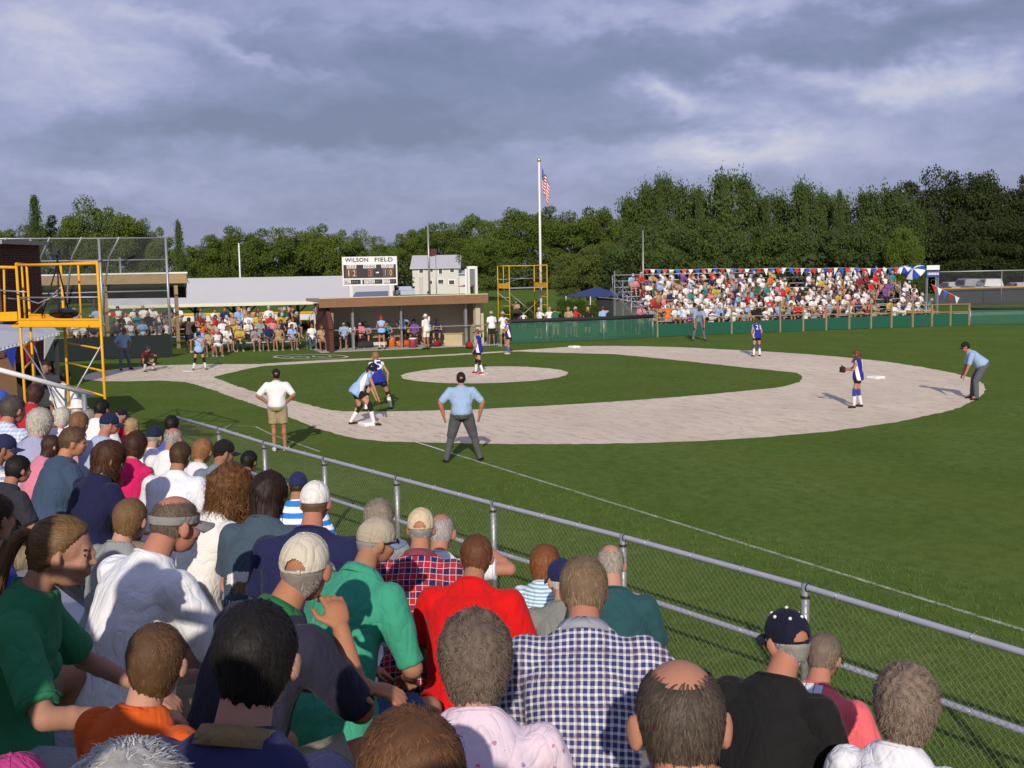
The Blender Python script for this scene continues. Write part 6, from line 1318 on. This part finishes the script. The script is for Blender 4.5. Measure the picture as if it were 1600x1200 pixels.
# nearest rows
pw = fg(100, 866, 104, .20, 72, 70, 'young woman with a light brown ponytail and green tee, reaching to the boy in orange', lean=10, slouch=12, neck=16, pitch=10, female=True, hair='pony', hc=BL_, skinc=(.40, .22, .15), sc_=(.028, .19, .085), shirt='tee', slen=.86, hands=((-.16, .42, .22), (.26, .45, .30)), pants='shorts', pc=(.3, .32, .36), row=5)
fg(205, 815, 56, .155, 120, 138, 'boy with short brown hair in a grey tee, left of the man with the visor', hair='short', hc=(.16, .09, .04), sc_=(.27, .275, .28), skinc=FAIR, sc_lim=(.7, 1.0), lean=8, row=4)
fg(276, 822, 86, .172, 112, 104, 'balding man in a white tee with a grey visor, arms on his knees', hair='balding', hc=(.10, .075, .055), hat='visor', hatc=(.24, .235, .23), sc_=(.74, .75, .78), fat=1.35, skinc=RED_, lean=12, slouch=14, sw=1.08, neck=20, slen=.9, hands=((-.12, .42, .22), (.16, .44, .20)), row=4)
fg(246, 1040, 97, .165, 125, 148, 'small boy with brown hair in an orange tee held by the woman in green', hair='short', hc=(.10, .052, .024), sc_=(.62, .10, .014), skinc=FAIR, sc_lim=(.55, .95), lean=6, fat=.95, row=5)
fg(401, 1036, 142, .168, 138, 148, 'man with short black hair and a tan cord necklace over a dark navy tee', hair='short', hc=BK, sc_=(.030, .033, .105), collar=(.24, .17, .08), skinc=(.46, .27, .19), fat=1.15, sw=1.06, lean=8, row=5)
fg(205, 1318, 235, .18, 150, 155, 'person with thin white hair at the bottom left edge', hair='wavy', hc=(.40, .39, .38), sc_=(.25, .25, .3), skinc=FAIR, lean=8, sc_lim=(.7, 1.25), row=5.62)
fg(642, 1230, 180, .19, 150, 165, 'woman with glossy brown hair seen from above at the bottom edge', hair='wavy', hc=(.11, .05, .022), sc_=(.3, .2, .25), female=True, skinc=FAIR, lean=8, row=5)
fg(743, 1036, 122, .195, 150, 152, 'woman with curly grey brown hair in a pale pink floral blouse', hair='curly', hc=(.135, .10, .08), spat='floral', sc_=(.68, .56, .66), female=True, fat=1.2, skinc=FAIR, lean=14, sw=1.05, row=4)
fg(912, 924, 80, .172, 146, 150, 'man with wavy brown hair in a blue and white checked shirt, leaning forward', hair='wavy', hc=(.17, .115, .07), spat='bluecheck', shirt='polo', collar=(.30, .30, .36), sc_=(.6, .6, .7), fat=1.25, sw=1.10, skinc=RED_, lean=20, slouch=14, neck=14, pants='shorts', pc=(.30, .29, .23), hands=((-.10, .44, .20), (.24, .46, .34)), slen=.95, feet=((-.2, .42, -.36), (.42, .52, -.14)), knees=((-.2, .6, .5), (.7, .2, 1)), row=3)
fg(1062, 1138, 150, .168, 150, 152, 'balding man with dark hair round a tanned crown at the bottom edge', hair='balding', hc=(.06, .045, .035), sc_=(.12, .12, .14), skinc=(.47, .23, .15), lean=10, row=4)
fg(1229, 1003, 82, .176, 116, 172, 'man in a black tee with a navy cap dotted with white, sitting near the fence', hair='short', hc=GY, hat='cap', hatc=(.010, .011, .028), dotted=True, sc_=(.012, .012, .013), fat=1.1, sw=.98, skinc=RED_, lean=12, slen=.9, row=2)
fg(1288, 1028, 50, .165, 120, 112, 'man in a coral jersey with a white pinstriped back panel and a black visor', hair='short', hc=(.16, .12, .09), hat='visor', hatc=(.012, .012, .013), spat='pinstripe', sc_=(.7, .14, .15), fat=1.05, skinc=RED_, pitch=18, lean=20, row=1)
fg(1416, 1106, 102, .20, 116, 128, 'woman with short curly grey brown hair in a plain white top by the right edge', hair='curly', hc=(.21, .155, .12), sc_=(.72, .72, .78), female=True, fat=1.25, skinc=FAIR, lean=10, row=2)
fg(954, 884, 46, .165, 150, 148, 'bald man in a dark teal tee sitting against the fence', hair='balding', hc=(.24, .21, .18), sc_=(.022, .075, .085), skinc=(.50, .27, .20), fat=1.15, lean=14, row=1)
fg(852, 884, 50, .19, 135, 128, 'woman with auburn hair in a pale blue striped top by the fence', hair='wavy', hc=AU, spat='stripes', sc_=(.5, .6, .7), female=True, skinc=FAIR, row=0)
fg(878, 908, 54, .18, 150, 172, 'man in a grey tee and a raised navy cap, half hidden behind the checked shirt', hair='short', hc=WH, hat='cap', hatc=(.018, .022, .085), sc_=(.21, .215, .20), skinc=FAIR, fat=1.1, lean=14, row=1)
fg(745, 873, 54, .185, 140, 146, 'person with short reddish brown hair in a bright red tee', hair='short', hc=(.12, .045, .02), sc_=(.60, .008, .008), fat=1.45, sw=1.12, skinc=TANS, lean=20, slouch=14, row=2)
fg(658, 828, 50, .18, 148, 150, 'man in a red plaid shirt with a cream mesh cap', hair='short', hc=GY, hat='cap', hatc=(.60, .50, .33), brimc=(.02, .025, .10), spat='redplaid', shirt='polo', collar=(.2, .05, .07), sc_=(.3, .05, .06), fat=1.15, sw=1.05, skinc=RED_, lean=12, slen=.95, row=2)
fg(690, 834, 44, .17, 140, 140, 'grey haired man in a white tee seated just beyond the red plaid shirt', hair='balding', hc=GY, sc_=(.7, .72, .78), skinc=RED_, lean=12, hands=((-.1, .36, .2), (.26, .30, .62)), row=1)
fg(592, 812, 48, .18, 150, 150, 'person with short fluffy grey hair and a grey top near the fence', hair='fluffy', hc=(.23, .19, .15), sc_=(.24, .24, .25), skinc=FAIR, row=1)
fg(590, 848, 60, .18, 118, 84, 'man in a green polo with a tan cap, blue brim and sunglasses, looking right', hair='short', hc=GY, hat='cap', hatc=(.40, .34, .27), brimc=(.16, .22, .36), opening=False, glasses=True, shirt='polo', sc_=(.045, .30, .19), collar=(.045, .30, .19), skinc=TANS, fat=1.15, lean=16, slouch=14, slen=.95, pants='shorts', pc=(.04, .09, .2), row=3)
fg(478, 892, 90, .18, 108, 140, 'man in a cream cap and dark navy tee, chin on his hand and khaki shorts', hair='short', hc=(.24, .21, .185), hat='cap', hatc=(.58, .53, .43), sc_=(.026, .026, .048), collar=(.02, .15, .055), skinc=(.40, .19, .105), fat=1.25, sw=1.12, lean=20, slouch=14, neck=6, slen=.95, pants='shorts', pc=(.27, .26, .19), hands=((.20, .40, .36), (.085, .40, .52)), elb=((-1, .2, -.6), (.35, .35, -1)), feet=((-.28, .42, -.36), (.30, .58, -.14)), knees=((-.2, .6, .5), (.45, .3, 1)), curl=(.5, 1.0), tilt=-4, row=4)
fg(493, 788, 54, .176, 146, 146, 'broad man in a navy tee with a plain white cap and brown hair below it', hair='short', hc=(.12, .075, .04), hat='cap', hatc=(.72, .70, .68), opening=False, sc_=(.016, .020, .070), fat=1.5, sw=1.15, skinc=RED_, lean=14, row=3)
fg(421, 775, 60, .20, 140, 140, 'woman with a dark brown bob in a slate blue printed tee', hair='bob', hc=(.022, .011, .007), spat='back_print', sc_=(.055, .085, .12), female=True, fat=1.35, skinc=FAIR, lean=12, row=3)
fg(362, 768, 74, .25, 108, 112, 'woman with long curly brown hair in a white top, sitting left of the slate tee', hair='bigcurly', hc=(.125, .055, .02), sc_=(.72, .70, .68), female=True, skinc=FAIR, lean=14, fat=1.1, row=3)
fg(466, 760, 34, .17, 150, 150, 'child in a navy cap and blue and white striped shirt beside the fence', hair='short', hc=DB, hat='cap', hatc=(.02, .025, .08), spat='widestripes', sc_=(.1, .3, .6), opening=False, skinc=TANS, sc_lim=(.6, 1), row=1)
fg(351, 708, 38, .18, 130, 92, 'man in a black cap and grey tee looking right, next to the dark haired boy', hair='short', hc=BK, hat='cap', hatc=(.012, .012, .012), sc_=(.17, .20, .24), skinc=(.30, .15, .10), opening=False, fat=1.2, row=1)
fg(390, 722, 28, .16, 130, 128, 'dark haired boy at the far end of the nearest fence rail', hair='short', hc=BK, sc_=(.25, .25, .28), skinc=TANS, sc_lim=(.6, 1), row=0)
fg(318, 706, 34, .19, 130, 130, 'woman with streaked auburn hair in a white top', hair='wavy', hc=(.24, .11, .045), sc_=(.7, .7, .76), female=True, skinc=FAIR, row=1)
fg(283, 714, 36, .18, 140, 140, 'person with short brown hair in a loose white shirt half in shade', hair='short', hc=(.055, .028, .014), sc_=(.74, .75, .80), fat=1.45, sw=1.1, skinc=TANS, row=2)
fg(272, 688, 30, .17, 135, 130, 'man with thinning grey hair in a white tee', hair='fringe', hc=GY, sc_=(.72, .72, .74), skinc=RED_, row=1)
fg(269, 665, 24, .17, 135, 150, 'dark haired person in a blue top, highest of the row near the rail end', hair='short', hc=BK, sc_=(.06, .10, .38), skinc=TANS, row=0)
fg(243, 684, 30, .175, 135, 130, 'person in a navy cap and white tee behind the magenta tank top', hair='short', hc=GY, hat='cap', hatc=(.015, .02, .05), sc_=(.72, .72, .76), skinc=FAIR, opening=False, row=1)
fg(213, 699, 38, .19, 140, 145, 'woman with dark brown hair in a magenta tank top', hair='wavy', hc=(.045, .018, .010), shirt='tank', sc_=(.55, .015, .11), female=True, skinc=(.46, .24, .17), row=2)
fg(172, 718, 54, .19, 112, 84, 'woman with short dark red hair in a navy top, face turned right', hair='bob', hc=(.055, .022, .012), sc_=(.014, .016, .055), female=True, fat=1.4, sw=1.1, skinc=(.45, .24, .18), lean=10, slen=.98, row=3)
fg(116, 692, 44, .19, 100, 76, 'large person with brown hair in a steel blue top, looking right', hair='short', hc=(.085, .048, .026), sc_=(.045, .075, .13), fat=1.6, sw=1.15, skinc=(.46, .22, .14), lean=8, slen=.98, row=3)
fg(50, 700, 32, .17, 95, 60, 'girl with brown hair in a white tee, raising one hand to her face', hair='long', hc=BR, sc_=(.7, .72, .78), female=True, skinc=(.42, .23, .15), hands=((-.1, .36, .2), (.05, .30, .62)), elb=((-1, -.7, -.4), (1, .6, -.6)), sc_lim=(.7, 1), row=3)
fg(82, 698, 32, .19, 110, 100, 'girl with dark hair in a pink top behind the steel blue top', hair='long', hc=(.04, .02, .012), sc_=(.6, .2, .28), female=True, skinc=FAIR, row=3)
fg(172, 664, 32, .18, 125, 86, 'grey haired man in a pale blue shirt and navy cap with a white badge', hair='short', hc=GY, hat='cap', hatc=(.015, .02, .06), sc_=(.36, .42, .58), skinc=RED_, opening=False, fat=1.15, row=2)
fg(64, 664, 42, .20, 140, 140, 'person with fluffy white hair in a lavender shirt', hair='fluffy', hc=(.42, .39, .34), sc_=(.33, .34, .52), skinc=FAIR, row=3)
fg(98, 654, 28, .18, 140, 140, 'person with white hair in a white shirt, right of the fluffy white hair', hair='fluffy', hc=(.50, .48, .42), sc_=(.72, .72, .76), skinc=FAIR)
fg(123, 640, 26, .20, 140, 150, 'person wearing a round white sun hat', hair='short', hc=WH, hat='bucket', hatc=(.74, .72, .68), sc_=(.7, .7, .72), skinc=FAIR)
fg(124, 664, 32, .19, 135, 140, 'person with light brown hair in a pink top, below the white sun hat', hair='wavy', hc=(.18, .09, .045), sc_=(.55, .25, .3), skinc=FAIR, female=True)
fg(160, 640, 26, .17, 135, 130, 'dark haired man in a white tee near the foot of the tower', hair='short', hc=BK, sc_=(.72, .72, .74), skinc=RED_)
fg(190, 650, 22, .17, 135, 120, 'person in a black cap and red shirt beyond the navy cap with the badge', hair='short', hc=GY, hat='cap', hatc=(.015, .015, .02), sc_=(.4, .02, .03), skinc=RED_)
fg(207, 668, 24, .18, 135, 130, 'person with streaked blond hair in a red top', hair='wavy', hc=(.33, .23, .12), sc_=(.5, .04, .05), skinc=FAIR, female=True)
fg(22, 642, 40, .19, 130, 118, 'man with dark grey hair in a pale blue checked shirt at the left edge', hair='short', hc=(.06, .05, .045), spat='palecheck', sc_=(.5, .55, .7), fat=1.3, sw=1.1, skinc=RED_, slen=.95, row=3)
fg(56, 618, 28, .19, 135, 140, 'woman with curly dark hair in a red shirt near the left edge', hair='curly', hc=(.06, .03, .02), sc_=(.42, .02, .03), skinc=TANS, female=True)
fg(8, 702, 42, .18, 115, 80, 'man in a navy cap and grey striped polo at the left edge, looking right', hair='short', hc=BK, hat='cap', hatc=(.02, .025, .07), opening=False, spat='polostripes', sc_=(.5, .5, .55), fat=1.2, skinc=(.30, .14, .09), slen=.95, row=4)
fg(-8, 812, 64, .18, 120, 120, 'person in a royal blue tee cut off by the left edge', hair='short', hc=DB, sc_=(.03, .05, .30), skinc=TANS, fat=1.1)
fg(2, 628, 30, .18, 135, 130, 'person in a blue and white cap at the left edge, above the checked shirt', hair='short', hc=DB, hat='cap', hatc=(.05, .10, .40), sc_=(.55, .05, .05), skinc=TANS)
fg(-30, 600, 30, .18, 135, 130, 'person in a tan shirt just beyond the left edge', hair='short', hc=DB, sc_=(.4, .3, .2), skinc=TANS)
fg(140, 655, 24, .18, 135, 140, 'person with grey hair between the white shirts near the tower', hair='fluffy', hc=GY, sc_=(.66, .6, .5), skinc=FAIR)
fg(30, 735, 40, .18, 118, 110, 'dark haired person in a dark top behind the girl in white', hair='short', hc=BK, sc_=(.03, .03, .04), skinc=TANS)
fg(20, 1262, 150, .18, 120, 120, 'person in a magenta shirt and cap at the bottom left corner', hair='bob', hc=BR, hat='cap', hatc=(.50, .05, .22), sc_=(.50, .05, .22), female=True, skinc=FAIR, lean=4, sc_lim=(.7, 1.3), opening=False, row=6)
# people standing beyond the nearest crowd at the left
def stand(px, yfeet, ytop, az, label, d=None, group='players, coaches and umpires on the field', hgt=1.76, s=None, vox=.014, J=None, crown=.125, **k):
    g = GP(px, yfeet) if d is None else xy(AT(px, 500, d)); dd = dep(g)
    J = J or pose('stand'); top = J['H'][2]+crown
    zt = AT(px, ytop, dd)[2]; s = s or zt/top
    o = empty('person', xy(g), math.radians(az-90), label, 'person', group); o.scale = (s, s, s); LOG.append((label[:28], 'stand', round(dd, 1), round(s, 2)))
    person(J, o, vox=vox, detail=k.pop('detail', .35), fine=k.pop('fine', False), **k); return o
stand(91, 0, 578, 140, 'standing man in a white tee and dark shorts by the foot of the yellow tower', d=22.5, group='bystanders', hair='short', hc=BK, sc_=(.72, .72, .74), pc=BLKC, J=pose('stand', 4), skinc=TANS)
stand(70, 0, 562, -20, 'person with a tanned face standing in the shade behind the tower', d=24.5, group='bystanders', hair='short', hc=DB, sc_=(.05, .05, .06), pc=BLKC, J=pose('stand', 4), skinc=TANS)
# unseen spectators added behind the camera to cast shade on the rows in front
bk = [(7.0, 5), (7.2, 6), (7.9, 6), (6.4, 5), (7.7, 5), (7.0, 4), (7.7, 4), (7.4, 3), (6.6, 3)]
for k, (s, i) in enumerate(bk):
    O = ST(s, T0+PITCH*i, Z0+RISE*i); o = empty('person', O, math.radians(45+(k*17) % 20), 'added shade-casting spectator in a %s, %s of those seated behind the camera' % (['white tee', 'blue tee', 'grey tee', 'red tee', 'green tee'][k % 5], ORD[k]), 'person', 'spectators on the near bleachers')
    far = bpy.data.objects.new('body', TPL[[0, 3, 2, 5][k % 4]][3]); link(far, o); assign(far, ['white', 'pale-blue', 'grey', 'red', 'green'][k % 5], 'khaki', 'brown', 'navy', k % 3); far.scale = (1.05,)*3
for k, (s, t, h) in enumerate([(3.0+.70*q, 8.35, 2.63) for q in range(9)]):  # standing row out of view, added to shade the backs of the near rows
    O = ST(s, t, h); o = empty('person', O, math.radians(50), 'added shade-casting spectator standing in grey, %s from the left of the row behind the photographer' % ORD[k], 'person', 'spectators on the near bleachers'); f = bpy.data.objects.new('body', TPL[9+k % 5][3]); link(f, o); assign(f, 'grey', 'khaki', 'brown', 'navy'); f.scale = (1+.03*(k % 3-1),)*3
# ---------------------------------------------------------------- people on the field
def numbered(o, J, s, w=.20, h=.26, col=(.75, .75, .78), front=False, dz=0):
    cu = bpy.data.curves.new('t', 'FONT'); cu.body = s; cu.extrude = .01; ob = bpy.data.objects.new('t', cu); COL.objects.link(ob); me = bpy.data.meshes.new_from_object(ob.evaluated_get(bpy.context.evaluated_depsgraph_get())); bpy.data.objects.remove(ob)
    v = np.array([q.co[:] for q in me.vertices]); v = (v-(v.min(0)+v.max(0))/2)/(v.max(0)-v.min(0)+1e-9)
    up = nv(J['N']-J['P']); x = J['xs']*(-1 if front else 1); y = nv(np.cross(up, J['xs']))*(1 if front else -1)
    c = (J['C']*.65+J['N']*.35)+up*dz+y*.128
    for q, a in zip(me.vertices, v): q.co = c+x*a[0]*w+up*a[1]*h+y*(.006*a[2]-.10*(a[0]*w)**2*4)
    me.name = 'number'; me.materials.append(plain('number_'+str(col), col, .6)); sh = [q for q in o.children if q.name.startswith('shirt')]; link(bpy.data.objects.new('number', me), sh[0] if sh else o)
def J_(*a, **k): return pose('stand', *a, **k)
LB = (.30, .46, .74); RB = (.022, .028, .26); BLK = (.015, .015, .017)
# first base coach, hands on hips
stand(436, 706, 574, 152, 'coach in a white polo, khaki shorts and black cap, hands on hips near first base', J=J_(0, 2, 2, 1.12, hands=((-.19, -.02, 1.02), (.19, -.02, 1.02)), elb=((-1, -.6, 0), (1, -.6, 0)), feet=((-.09, 0, .07), (.12, .05, .07)), yaw=10), shirt='polo', sc_=(.74, .74, .76), slen=.95, hair='short', hc=BK, hat='cap', hatc=BLK, pc=KH, pants='shorts', skinc=TANS, fat=1.55, hem=-.02, collar=(.74, .74, .76), shoe=(.6, .6, .6), crown=.14, vox=.011)
ju = J_(4, 4, 6, 1.15, hands=((-.33, .04, .86), (.33, .06, .86)), elb=((-1, -.3, 0), (1, -.3, 0)), feet=((-.30, 0, .07), (.32, .10, .07)), pelvis=(0, 0, .90), yaw=4)
stand(723, 722, 580, 152, 'umpire in a pale blue shirt seen from behind, legs apart by the foul line', J=ju, shirt='polo', sc_=(.30, .42, .62), slen=.95, hair='short', hc=BK, hat='cap', hatc=BLK, pants='long', pc=(.085, .09, .10), skinc=RED_, fat=1.8, hem=-.02, collar=(.30, .42, .62), shoe=BLK, crown=.14, vox=.011)
# base runner and first baseman
jr = pose('stand', 38, 6, -14, .95, pelvis=(0, -.10, .84), hands=((-.10, .36, .62), (.12, .38, .60)), elb=((-1, -.2, .2), (1, -.2, .2)), feet=((-.22, -.22, .07), (.24, .22, .08)), yaw=14, pitch=-10, knees=[(-.2, 1, .1), (.3, 1, .1)])
r_run = stand(566, 664, 566, 82, 'runner in a light blue jersey and navy helmet, leaning forward on first base', J=jr, female=True, shirt='sleeveless', sc_=LB, spat='jersey_side', pants='tiny', pc=BLK, hair='pony', hc=DB, hat='helmet', hatc=(.01, .015, .04), socks=(.7, .7, .72), padding=BLK, shoe=BLK, skinc=(.50, .26, .17), crown=.14, hem=-.14)
jf = pose('stand', 24, 4, -6, .95, pelvis=(0, -.05, .84), hands=((-.26, .22, .74), (.30, .16, .72)), elb=((-1, -.5, 0), (1, -.5, 0)), feet=((-.34, 0, .07), (.34, .05, .07)), knees=[(-.6, 1, 0), (.6, 1, 0)], yaw=20)
o5 = stand(592, 641, 550, 172, 'first base player in a royal blue jersey numbered 5, crouching with legs apart', J=jf, female=True, shirt='sleeveless', sc_=RB, spat='jersey_side', pants='tiny', pc=BLK, hair='short', hc=(.26, .14, .06), socks=(.7, .7, .72), padding=BLK, shoe=BLK, skinc=FAIR, hem=-.14, glove=0); numbered(o5, jf, '5')
# pitcher
jp = pose('stand', 3, 3, 6, .94, pelvis=(0, 0, .93), hands=((-.14, .16, .90), (.14, .14, .90)), feet=((-.12, -.18, .07), (.10, .18, .07)), yaw=4)
stand(749, 584, 514, 222, 'pitcher in a blue and white jersey standing in profile on the small dirt circle', J=jp, female=True, shirt='sleeveless', sc_=RB, spat='jersey_side', pants='tiny', pc=BLK, hair='pony', hc=(.16, .07, .03), hat='visor', hatc=(.04, .02, .02), socks=(.7, .7, .72), padding=BLK, shoe=(.3, .02, .02), skinc=(.50, .26, .17), hem=-.14, glove=1)
jt = pose('stand', 4, 3, 6, .94, hands=((-.10, .22, 1.32), (.16, .16, 1.0)), feet=((-.08, 0, .07), (.10, .02, .07)))
stand(795, 554, 498, 255, 'third base player in a blue jersey and blue socks, one hand raised to her face', J=jt, female=True, shirt='sleeveless', sc_=RB, spat='jersey_side', pants='tiny', pc=BLK, hair='pony', hc=BR, socks=(.10, .12, .45), shoe=(.5, .5, .5), skinc=(.50, .26, .17), hem=-.14, glove=1)
js = pose('stand', 8, 4, 2, .94, pelvis=(0, 0, .93), hands=((-.16, .10, .85), (.16, .16, .86)), feet=((-.16, 0, .07), (.16, .05, .07)))
os_ = stand(1183, 557, 497, 165, 'infielder in a blue jersey numbered 21, standing at the far edge of the dirt', J=js, female=True, shirt='sleeveless', sc_=RB, spat='jersey_side', pants='tiny', pc=BLK, hair='short', hc=BR, socks=(.7, .7, .72), padding=(.05, .06, .2), shoe=BLK, skinc=(.50, .26, .17), hem=-.14); numbered(os_, js, '21', .22, .20)
j2 = pose('stand', 2, 3, 2, .94, pelvis=(0, 0, .94), hands=((-.12, .34, 1.12), (.10, .36, 1.14)), elb=((-1, -.7, -.5), (1, -.7, -.5)), feet=((-.14, .10, .07), (.16, -.10, .07)))
o2 = stand(1340, 637, 546, 222, 'infielder with a brown ponytail holding out a dark glove beside second base', J=j2, female=True, shirt='sleeveless', sc_=RB, spat='jersey_side', pants='tiny', pc=BLK, hair='long', hc=(.12, .05, .025), socks=(.68, .68, .74), padding=(.04, .06, .30), shoe=BLK, skinc=(.44, .22, .14), hem=-.14, glove=0); numbered(o2, j2, '12', .2, .2)
# umpires
jb = pose('stand', 46, 4, -34, 1.1, pelvis=(0, -.16, .88), hands=((-.16, .30, .62), (.16, .30, .62)), elb=((-1, -.4, 0), (1, -.4, 0)), feet=((-.16, 0, .07), (.16, .05, .07)), pitch=18)
stand(1524, 624, 533, 228, 'umpire bent forward with hands on knees at the right end of the dirt', J=jb, shirt='polo', sc_=(.30, .42, .62), slen=.95, hair='short', hc=BK, hat='cap', hatc=BLK, pants='long', pc=(.10, .105, .12), skinc=RED_, fat=1.3, hem=-.02, collar=(.30, .42, .62), shoe=BLK, crown=.14)
stand(1092, 532, 476, -35, 'umpire in grey bent forward with hands on knees in front of the green fence', J=pose('stand', 40, 4, -20, 1.1, pelvis=(0, -.14, .88), hands=((-.20, .28, .62), (.20, .28, .62)), feet=((-.24, 0, .07), (.24, .05, .07)), pitch=10), shirt='polo', sc_=(.26, .34, .46), slen=.95, hair='short', hc=BK, hat='cap', hatc=(.05, .06, .08), pants='long', pc=(.12, .13, .15), skinc=TANS, fat=1.2, hem=-.02, shoe=BLK, crown=.14)
stand(195, 578, 512, 20, 'plate umpire in a pale blue shirt and grey trousers behind the crouching catcher', J=pose('stand', 14, 4, 0, 1.1, pelvis=(0, -.08, .92), hands=((-.24, .02, .92), (.24, .05, .90)), feet=((-.24, 0, .07), (.24, .10, .07))), shirt='polo', sc_=(.24, .38, .56), slen=.95, hair='short', hc=BK, hat='cap', hatc=BLK, pants='long', pc=(.13, .14, .16), skinc=TANS, fat=1.3, hem=-.02, shoe=BLK, crown=.14)
jc = pose('stand', 16, 10, -6, 1.0, pelvis=(0, -.18, .30), hands=((-.14, .42, .62), (.10, .20, .34)), feet=((-.24, .02, .07), (.24, .06, .07)), knees=[(-.5, 1, .5), (.5, 1, .5)], elb=((-1, 0, -.5), (1, 0, -.5)))
stand(231, 580, 544, 35, 'catcher in red and black gear crouching behind home plate', J=jc, shirt='tee', sc_=(.10, .015, .02), hair='short', hc=BK, hat='mask', hatc=(.03, .02, .03), pants='tiny', pc=BLK, socks=(.5, .5, .5), padding=BLK, shoe=BLK, skinc=TANS, glove=0, hem=-.06, s=1.0)
jq = pose('stand', 8, 4, 2, .96, pelvis=(0, 0, .90), hands=((.05, .24, 1.28), (.16, .18, 1.38)), elb=((-1, .2, -.6), (1, -.2, -.6)), feet=((-.26, 0, .07), (.26, .0, .07)), yaw=30)
def batx(J):
    m = MB(); a = J['wr1']+np.array([.03, .08, .0]); b = a+nv(np.array([.35, -.45, .8]))*.82; d = b-a; m.tube([a-d*.06, a, a+d*.35, a+d*.6, b-d*.03, b], [.016, .013, .016, .030, .034, .02], 10)
    return []
ob = stand(312, 578, 518, -5, 'batter in a light blue jersey and black shorts standing at home plate', J=jq, female=True, shirt='sleeveless', sc_=LB, pants='tiny', pc=BLK, hair='short', hc=DB, hat='helmet', hatc=(.01, .015, .04), socks=(.7, .7, .72), padding=BLK, shoe=BLK, skinc=(.45, .24, .16), hem=-.12, crown=.14)
m = MB(); a = jq['wr1']+np.array([.03, .06, .04]); b = a+nv(np.array([.15, -.5, .55]))*.82; d = b-a; m.tube([a-d*.08, a, a+d*.35, a+d*.6, b-d*.03, b], [.016, .013, .016, .030, .034, .02], 10)
bt = m.build('softball_bat', plain('bat_metal', (.10, .10, .12), .3, .6), None, True); tag(bt, 'dark softball bat held over the shoulder of the batter', 'bat'); bt.location = ob.location; bt.rotation_euler = ob.rotation_euler; bt.scale = ob.scale
# in front of the dugout
stand(597, 546, 492, -30, 'player in a light blue jersey and bright red helmet standing in front of the dugout', J=J_(2, 3, 4, .95, hands=((-.05, .22, 1.15), (.05, .22, 1.15))), female=True, shirt='sleeveless', sc_=LB, pants='tiny', pc=BLK, hair='short', hc=DB, hat='helmet', hatc=(.5, .02, .02), socks=(.6, .6, .6), shoe=BLK, skinc=TANS, hem=-.12, crown=.14, vox=.02)
stand(667, 546, 490, 200, 'coach all in white, one hand raised to his head, in front of the dugout', J=J_(2, 3, 4, 1.08, hands=((-.22, .05, .80), (.10, .12, 1.62)), elb=((-1, -.4, 0), (1, .3, .2))), shirt='polo', sc_=(.72, .72, .70), slen=.95, pants='shorts', pc=(.70, .68, .62), hair='short', hc=GY, hat='cap', hatc=(.72, .70, .66), skinc=TANS, shoe=BLK, fat=1.2, crown=.14, vox=.02)
# photographer standing at the end of the low bleachers
stand(293, 0, 470, 130, 'photographer in a dark top standing beside the backstop post', d=53, group='bystanders', J=J_(6, 4, 4, 1.0, hands=((-.06, .24, 1.48), (.08, .24, 1.48))), sc_=(.10, .07, .05), pc=(.02, .02, .05), hair='short', hc=DB, skinc=TANS, s=1.0, vox=.02)
for l in LOG: print('FG', *l)
